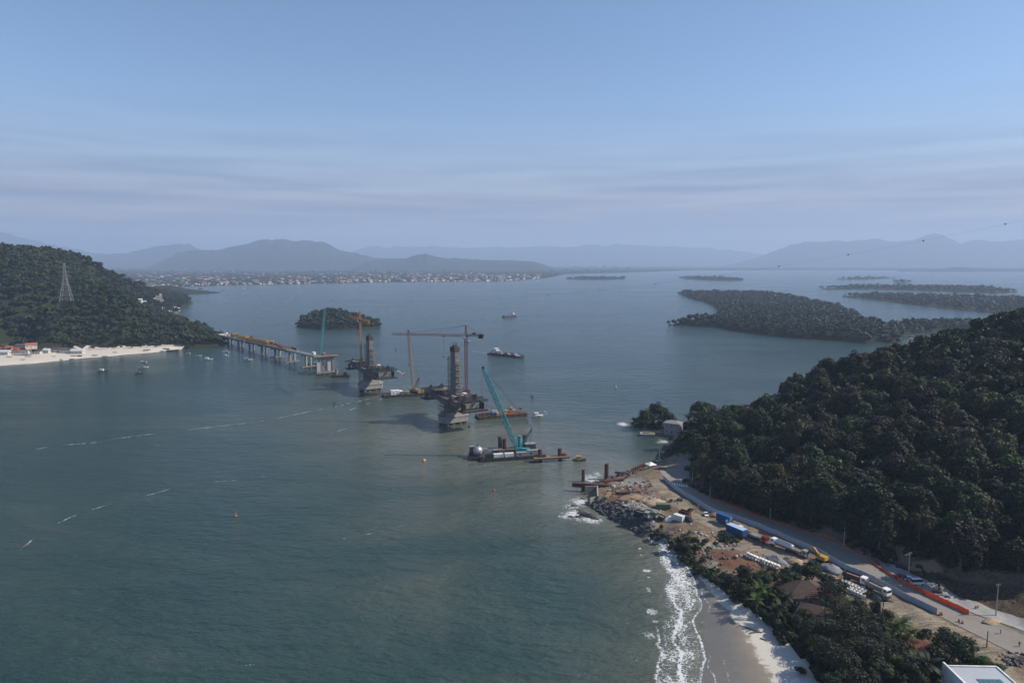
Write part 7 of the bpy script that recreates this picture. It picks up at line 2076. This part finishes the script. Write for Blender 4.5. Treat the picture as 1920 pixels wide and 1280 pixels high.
rocks(band([(1092, 918), (1106, 907), (1132, 900), (1160, 889), (1186, 881), (1230, 862), (1244, 846), (1254, 832), (1270, 820)], [(1108, 914), (1120, 909), (1146, 903), (1176, 893), (1200, 884), (1240, 868), (1254, 852), (1264, 838), (1284, 824)], 300, .4, 1.5, 2), M_ROCK, 'riprap', 25, 'dark rock along the water edge of the upper site', 'rocks of the upper water edge', where=lambda u: ', by the steel piles' if u < 1175 else ', below the tent')
rocks(band([(1264, 808), (1240, 808), (1215, 804), (1190, 800), (1172, 796)], [(1268, 800), (1240, 798), (1215, 795), (1195, 793), (1178, 792)], 130, .8, 2.6, 3), M_ROCKW, 'shore_rocks', 20, 'black rock on the point beyond the waterfront house', 'rocks of the point')
for (u, v, s, lab) in ((1105, 968, 4.2, 'long wet boulder washed by surf, largest of the group'), (1095, 963, 3.0, 'wet dark boulder behind the long one in the surf'), (1087, 969, 2.0, 'small wet rock left of the long boulder'), (1071, 969, 1.5, 'little wet rock farthest left in the surf'), (1117, 972, 2.4, 'wet boulder right of the long one'), (1076, 948, 1.9, 'wet rock in the surf below the pit wall'), (1066, 950, 1.2, 'tiny wet rock left of another below the pit wall'), (1092, 935, 1.5, 'wet rock at the foot of the pit wall'), (1087, 957, 1.4, 'wet rock between the two rock groups')):
    g = G(u, v); o = put('boulder', ROCKM['wet_rock'][int(u) % 8], None, (g.x, g.y, .1)); o.scale = (s * 1.25, s * .8, s * .55); o.rotation_euler = (0, 0, -.5 + (u % 3) * .3); tag(o, lab, 'rock')
r = np.random.default_rng(5); it = []
rubble_poly = [tuple(G(*p, 4.5).xy) for p in ((1150, 905), (1215, 905), (1240, 940), (1300, 1000), (1400, 1022), (1440, 1048), (1390, 1050), (1320, 1040), (1250, 1008), (1190, 968), (1130, 945))]
xs = [p[0] for p in rubble_poly]; ys = [p[1] for p in rubble_poly]
while len(it) < 520:
    x, y = r.uniform(min(xs), max(xs)), r.uniform(min(ys), max(ys))
    if inside(np.array([x]), np.array([y]), rubble_poly)[0] and fbm(np.array([x]), np.array([y]), 12, 33, 3)[0] > -.08:
        s = .25 + .95 * r.random() ** 3; it.append((x, y, nz_(x, y) + s * .15, s))
rocks(it[:340], M_ROCKL, 'rubble', 45, 'pale broken block among the grey rubble of the site', 'blocks of the grey rubble', where=lambda u: ', above the rock slope' if u < 1215 else ', by the white container' if u < 1310 else ', above the red earth')
rocks(it[340:], M_ROCK, 'rubble', 0, '', '')
it = []
for (u, v, n, sp_) in ((1900, 1235, 60, 9), (1760, 1070, 40, 12), (1890, 1100, 90, 18), (1800, 1085, 110, 24), (1720, 1058, 70, 14), (1910, 1240, 60, 8), (1450, 1050, 40, 6), (1330, 1030, 60, 7)):
    for _ in range(n):
        p = at(u + r.normal() * sp_ * 2, v + r.normal() * sp_ * .8); s = .2 + .7 * r.random() ** 3; it.append((p.x, p.y, nz_(p.x, p.y) + s * .2, s))
rocks(it, M_ROCK, 'rubble', 20, 'dark stone on the bare earth beside the road', 'stones on the bare earth', where=lambda u: ', by the pit shrubs' if u < 1600 else ', on the cut slope' if u < 1860 else ', at the right edge')
# clods and small debris strewn over the earthworks
clod_poly = [tuple(G(*p, 4.8).xy) for p in ((1130, 916), (1232, 922), (1262, 950), (1300, 988), (1400, 1026), (1490, 1060), (1480, 1084), (1400, 1080), (1330, 1062), (1240, 1005), (1120, 945))]
r = np.random.default_rng(15); c1, c2 = [], []; xs = [p[0] for p in clod_poly]; ys = [p[1] for p in clod_poly]
while len(c1) + len(c2) < 1100:
    x, y = r.uniform(min(xs), max(xs)), r.uniform(min(ys), max(ys))
    if inside(np.array([x]), np.array([y]), clod_poly)[0] and fbm(np.array([x]), np.array([y]), 16, 44, 3)[0] > -.06 - .2 * r.random():
        s = .14 + .75 * r.random() ** 4; (c1 if r.random() < .6 else c2).append((x, y, nz_(x, y) + s * .1, s))
M_CLOD = mat('earth_clod', (.15, .10, .07), .95, .45, .8, .5)
ROCKM['earth_clod'] = [MB().add(*q).mesh('boulder', M_CLOD) for q in ROCKS]
rocks(c1, M_CLOD, 'earth_clods', 0, '', ''); rocks(c2, M_ROCKL, 'rubble', 0, '', '')
# low scrub over the riprap shoulder and the cut slope
sp2 = []
for (u, v, n, sx_, sy_) in ((1285, 1026, 40, 22, 8), (1240, 1000, 10, 10, 5), (1400, 930, 50, 60, 14), (1560, 985, 50, 70, 16), (1360, 925, 60, 40, 10), (1460, 958, 70, 50, 10), (1560, 995, 70, 50, 10), (1620, 1022, 60, 30, 10), (1700, 1035, 50, 60, 8), (1830, 1062, 50, 60, 8), (1760, 1052, 30, 60, 8), (1880, 1085, 20, 30, 8), (1365, 1012, 14, 20, 5), (1330, 905, 24, 24, 12), (1270, 845, 26, 14, 8), (1300, 820, 20, 24, 8)):
    for _ in range(n):
        p = at(u + r.normal() * sx_, v + r.normal() * sy_, 6)
        if not inside(np.array([p.x]), np.array([p.y]), road_xy)[0] and p.z > 1.5 and dist_line(np.array([p.x]), np.array([p.y]), [(q.x, q.y) for q in FENCE])[0] > 3: sp2.append((p.x, p.y, p.z - .5))
scatter('scrub', sp2, rng.uniform(.18, .5, len(sp2)), [leaf_cloud(700 + i, 5, 6, 8, 110, 1.15, base=0) for i in range(4)], L_OLIVE, 77)
# undergrowth that closes the grove behind the beach
vx, vy = spots(min(p[0] for p in vil_xy), max(p[0] for p in vil_xy), 150, 300, 4.2, lambda x, y: inside(x, y, vil_xy), .9, 5)
keep = np.ones(len(vx), bool)
for (u, v, rr0) in ((1508, 1118, 9), (1842, 1290, 10), (1716, 1222, 6), (1604, 1100, 14), (1400, 1045, 6), (1440, 1060, 7), (1630, 1112, 8)):
    p = at(u, v); keep &= np.hypot(vx - p.x, vy - p.y) > rr0
vz = near_z(vx, vy)
scatter('undergrowth', np.stack([vx, vy, vz - .6], 1)[keep], rng.uniform(.35, .62, keep.sum()), [leaf_cloud(720 + i, 5, 6, 9, 420, .62, base=0) for i in range(4)], L_DARK, 78)

# ---- foam
def m_foam():
    m, t, b, o = nodes('sea_foam')
    a = t.nodes.new('ShaderNodeAttribute'); a.attribute_name = 'dens'
    v = posvec(t)
    wn = t.nodes.new('ShaderNodeTexNoise'); wn.inputs['Scale'].default_value = .5; wn.inputs['Detail'].default_value = 4
    t.links.new(v, wn.inputs['Vector'])
    ad = t.nodes.new('ShaderNodeVectorMath'); ad.operation = 'MULTIPLY_ADD'; ad.inputs[1].default_value = (2.2, 2.2, 0)
    t.links.new(wn.outputs['Color'], ad.inputs[0]); t.links.new(v, ad.inputs[2])
    vo = t.nodes.new('ShaderNodeTexVoronoi'); vo.feature = 'DISTANCE_TO_EDGE'; vo.inputs['Scale'].default_value = .75
    t.links.new(ad.outputs[0], vo.inputs['Vector'])
    vo2 = t.nodes.new('ShaderNodeTexVoronoi'); vo2.feature = 'DISTANCE_TO_EDGE'; vo2.inputs['Scale'].default_value = 2.0
    t.links.new(ad.outputs[0], vo2.inputs['Vector'])
    lace = math_(t, 'MINIMUM', math_(t, 'MULTIPLY', vo.outputs[0], 2.0), math_(t, 'ADD', math_(t, 'MULTIPLY', vo2.outputs[0], 1.8), .10))
    n2 = noise(t, .22, 4, .6, v)
    k = math_(t, 'SUBTRACT', math_(t, 'ADD', a.outputs['Fac'], math_(t, 'MULTIPLY', math_(t, 'SUBTRACT', n2, .5), .9)), math_(t, 'MULTIPLY', lace, 1.9))
    al = ramp(t, k, [(.10, 0), (.32, 1)])
    edge = ramp(t, a.outputs['Fac'], [(.02, 0), (.12, 1)])
    al = math_(t, 'MULTIPLY', al, edge)
    b.inputs['Base Color'].default_value = (.66, .68, .69, 1); b.inputs['Roughness'].default_value = .8
    tr = t.nodes.new('ShaderNodeBsdfTransparent'); ms = t.nodes.new('ShaderNodeMixShader')
    al = math_(t, 'MULTIPLY', al, .82)
    t.links.new(al, ms.inputs[0]); t.links.new(tr.outputs[0], ms.inputs[1]); t.links.new(b.outputs[0], ms.inputs[2]); t.links.new(ms.outputs[0], o.inputs['Surface'])
    return m
M_FOAM = m_foam()
def foam_grid(name, A, B, n, m, dens):
    a = resample_n(A, n); b = resample_n(B, n)
    P = np.array([[list(p.lerp(q, j / (m - 1))) for j in range(m)] for p, q in zip(a, b)])
    P[..., 2] = np.maximum(near_z(P[..., 0], P[..., 1]) * ((P[..., 0] > 26) & (P[..., 1] < 478)), 0) + .10
    U, Vv = np.meshgrid(np.linspace(0, 1, n), np.linspace(0, 1, m), indexing='ij')
    me = np_mesh(name, P.reshape(-1, 3), grid_faces(n, m)[:, ::-1], M_FOAM, True); attr(me, 'dens', dens(U, Vv, P[..., 0], P[..., 1]).ravel())
    return kind(put(name, me), 'stuff')
OUTL = [G(*p) for p in ((1180, 1295), (1205, 1235), (1212, 1165), (1222, 1110), (1230, 1060), (1222, 1028), (1200, 1002))]
INL = [G(*p) for p in ((1330, 1295), (1328, 1200), (1318, 1130), (1304, 1080), (1278, 1040), (1242, 1014), (1212, 999))]
def surf_d(U, Vv, X_, Y_):
    w1 = Vv + fbm(X_, Y_, 13, 21, 4) * .55; w2 = Vv + fbm(X_, Y_, 20, 27, 4) * .36
    line = lambda c, s, w: np.exp(-((w - c) / s) ** 2)
    body = np.clip((w1 - .20) / .18, 0, 1) * np.clip((.93 - w2) / .05, 0, 1)
    patch_ = np.clip(fbm(X_, Y_, 17, 91, 3) * 3 + .55, 0, 1)
    d = body * (.22 + .40 * patch_ * (.5 + .5 * line(.45, .2, w1)) + .16 * line(.66, .10, w2)) + .62 * line(.90, .018, w2) + .55 * line(.55, .030, w1) * np.clip(fbm(X_, Y_, 30, 93, 2) * 5 + .8, 0, 1) + .5 * line(.26, .03, w1) * np.clip(fbm(X_, Y_, 15, 95, 2) * 6 + .3, 0, 1)
    return d * np.clip(np.minimum(Vv, 1 - Vv) / .04, 0, 1) * np.clip((1 - U) / .04, 0, 1)
foam_grid('surf', OUTL, INL, 260, 70, surf_d)
# thin films left on the wet sand
IN2 = [G(*p, 1.0) for p in ((1400, 1295), (1385, 1200), (1372, 1140), (1340, 1095), (1300, 1060))]
def film(U, Vv, X_, Y_):
    w = Vv + fbm(X_, Y_, 18, 51, 3) * .7
    return (np.exp(-((w - .30) / .022) ** 2) * .55 + np.exp(-((w - .62) / .016) ** 2) * .4) * np.clip(fbm(X_, Y_, 14, 55, 2) * 5 + .6, 0, 1) * np.clip(np.minimum(Vv, 1 - Vv) / .08, 0, 1) * np.clip(np.minimum(U, 1 - U) / .05, 0, 1)
foam_grid('foam_film', [G(*p, .3) for p in ((1312, 1295), (1320, 1200), (1308, 1130), (1298, 1085), (1282, 1050))], IN2, 160, 60, film)
# surf round the rocks at the pit wall
def blob(cx, cy, rx, ry, k=.8):
    c = G(cx, cy)
    def f(X_, Y_): 
        return k * np.clip(1.15 - np.hypot((X_ - c.x) / rx, (Y_ - c.y) / ry), 0, 1)
    return f
def patch(name, u0, v0, u1, v1, fs, n=50, m=40):
    def d(U, Vv, X_, Y_):
        e = np.minimum(np.minimum(U, 1 - U), np.minimum(Vv, 1 - Vv)) / .08
        return np.max([f(X_, Y_) for f in fs], axis=0) * np.clip(e, 0, 1)
    foam_grid(name, [G(u0, v1), G(u0, v0)], [G(u1, v1), G(u1, v0)], n, m, d)
patch('surf', 1040, 915, 1150, 990, [blob(1090, 940, 7, 8, .75), blob(1080, 965, 9, 8, .8), blob(1108, 974, 8, 7, .7), blob(1072, 950, 6, 5, .6), blob(1060, 968, 6, 3.5, .6)])
patch('surf', 1085, 880, 1140, 906, [blob(1108, 897, 6, 9, .7), blob(1120, 889, 4, 6, .5)], 30, 24)
patch('surf', 1150, 785, 1190, 806, [blob(1168, 795, 6, 9, .75)], 24, 18)
patch('surf', 1225, 818, 1262, 838, [blob(1244, 828, 7, 8, .55)], 24, 18)
for (u, v, rx, ry, k) in ((1212, 1070, 2.2, 1.8, .95), (1216, 1082, 1.0, .8, .9), (1223, 1147, 2.4, 2.6, 1.0), (1228, 1165, 1.6, 1.2, .9), (1216, 1105, .9, 3, .75), (1200, 1028, .9, 1.0, .8), (1203, 1040, 1.0, .8, .8), (1217, 1190, 3, 3, .6)):
    patch('whitecap', u - 18, v - 10, u + 18, v + 10, [blob(u, v, rx, ry, k)], 20, 16)
# foam streaks on the open water
def streak(pts, w, k, seed, brk=.0):
    L = smooth_line([G(*p) for p in pts], 1)
    A = []; B = []
    for i, p in enumerate(L):
        d = (L[min(i + 1, len(L) - 1)] - L[max(i - 1, 0)]).normalized(); n_ = Vector((-d.y, d.x, 0)) * w; A.append(p - n_); B.append(p + n_)
    ln = sum((q - p).length for p, q in zip(L[:-1], L[1:]))
    def d(U, Vv, X_, Y_):
        s = np.clip(fbm(X_, Y_, 6, seed, 3) * 4.5 + .72 - brk, 0, 1) * np.clip(fbm(X_, Y_, 40, seed + 9, 2) * 3 + 1.1 - brk * .5, .5, 1)
        wv = Vv - .5 + fbm(X_, Y_, 14, seed + 2, 3) * .8
        return k * .6 * np.exp(-(wv / .085) ** 2) * s * np.clip(np.minimum(Vv, 1 - Vv) / .1, 0, 1) * np.clip(np.minimum(U, 1 - U) / .03, 0, 1)
    foam_grid('foam_streak', A, B, max(24, int(ln / 1.0)), 28, d)
streak([(20, 852), (100, 834), (170, 831), (230, 820), (300, 812), (370, 804), (440, 796), (520, 785), (600, 768), (640, 760), (720, 742)], 3.4, .85, 61, -.30)
streak([(20, 1042), (90, 990), (150, 962), (180, 952), (300, 922), (370, 906), (490, 896), (560, 870)], 2.6, .85, 63, .15)
streak([(560, 825), (600, 818), (650, 803)], 3.5, .8, 65); streak([(480, 870), (540, 858), (560, 845)], 2.5, .7, 66); streak([(655, 770), (690, 757), (730, 742)], 4, 1.0, 67); streak([(800, 927), (830, 930), (850, 938)], 1.8, .8, 68); streak([(380, 1255), (430, 1250), (480, 1245)], 1.2, .7, 69); streak([(640, 1010), (700, 1000), (760, 985)], 1.4, .6, 70, .1)
streak([(872, 656), (890, 659), (918, 663)], 4.5, 1.3, 71, -.6); streak([(705, 686), (728, 688), (745, 693), (757, 702)], 5, 1.1, 72, -.3); streak([(1012, 779), (1026, 777), (1026, 772), (1012, 767)], 2.2, .9, 73, -.4)
streak([(840, 634), (872, 641), (880, 641)], 4, .8, 74, -.2); streak([(0, 686), (120, 679), (200, 671), (290, 662)], 4, 1.3, 75, -.7); streak([(884, 872), (910, 873), (930, 872)], 1.6, .9, 76, -.3)
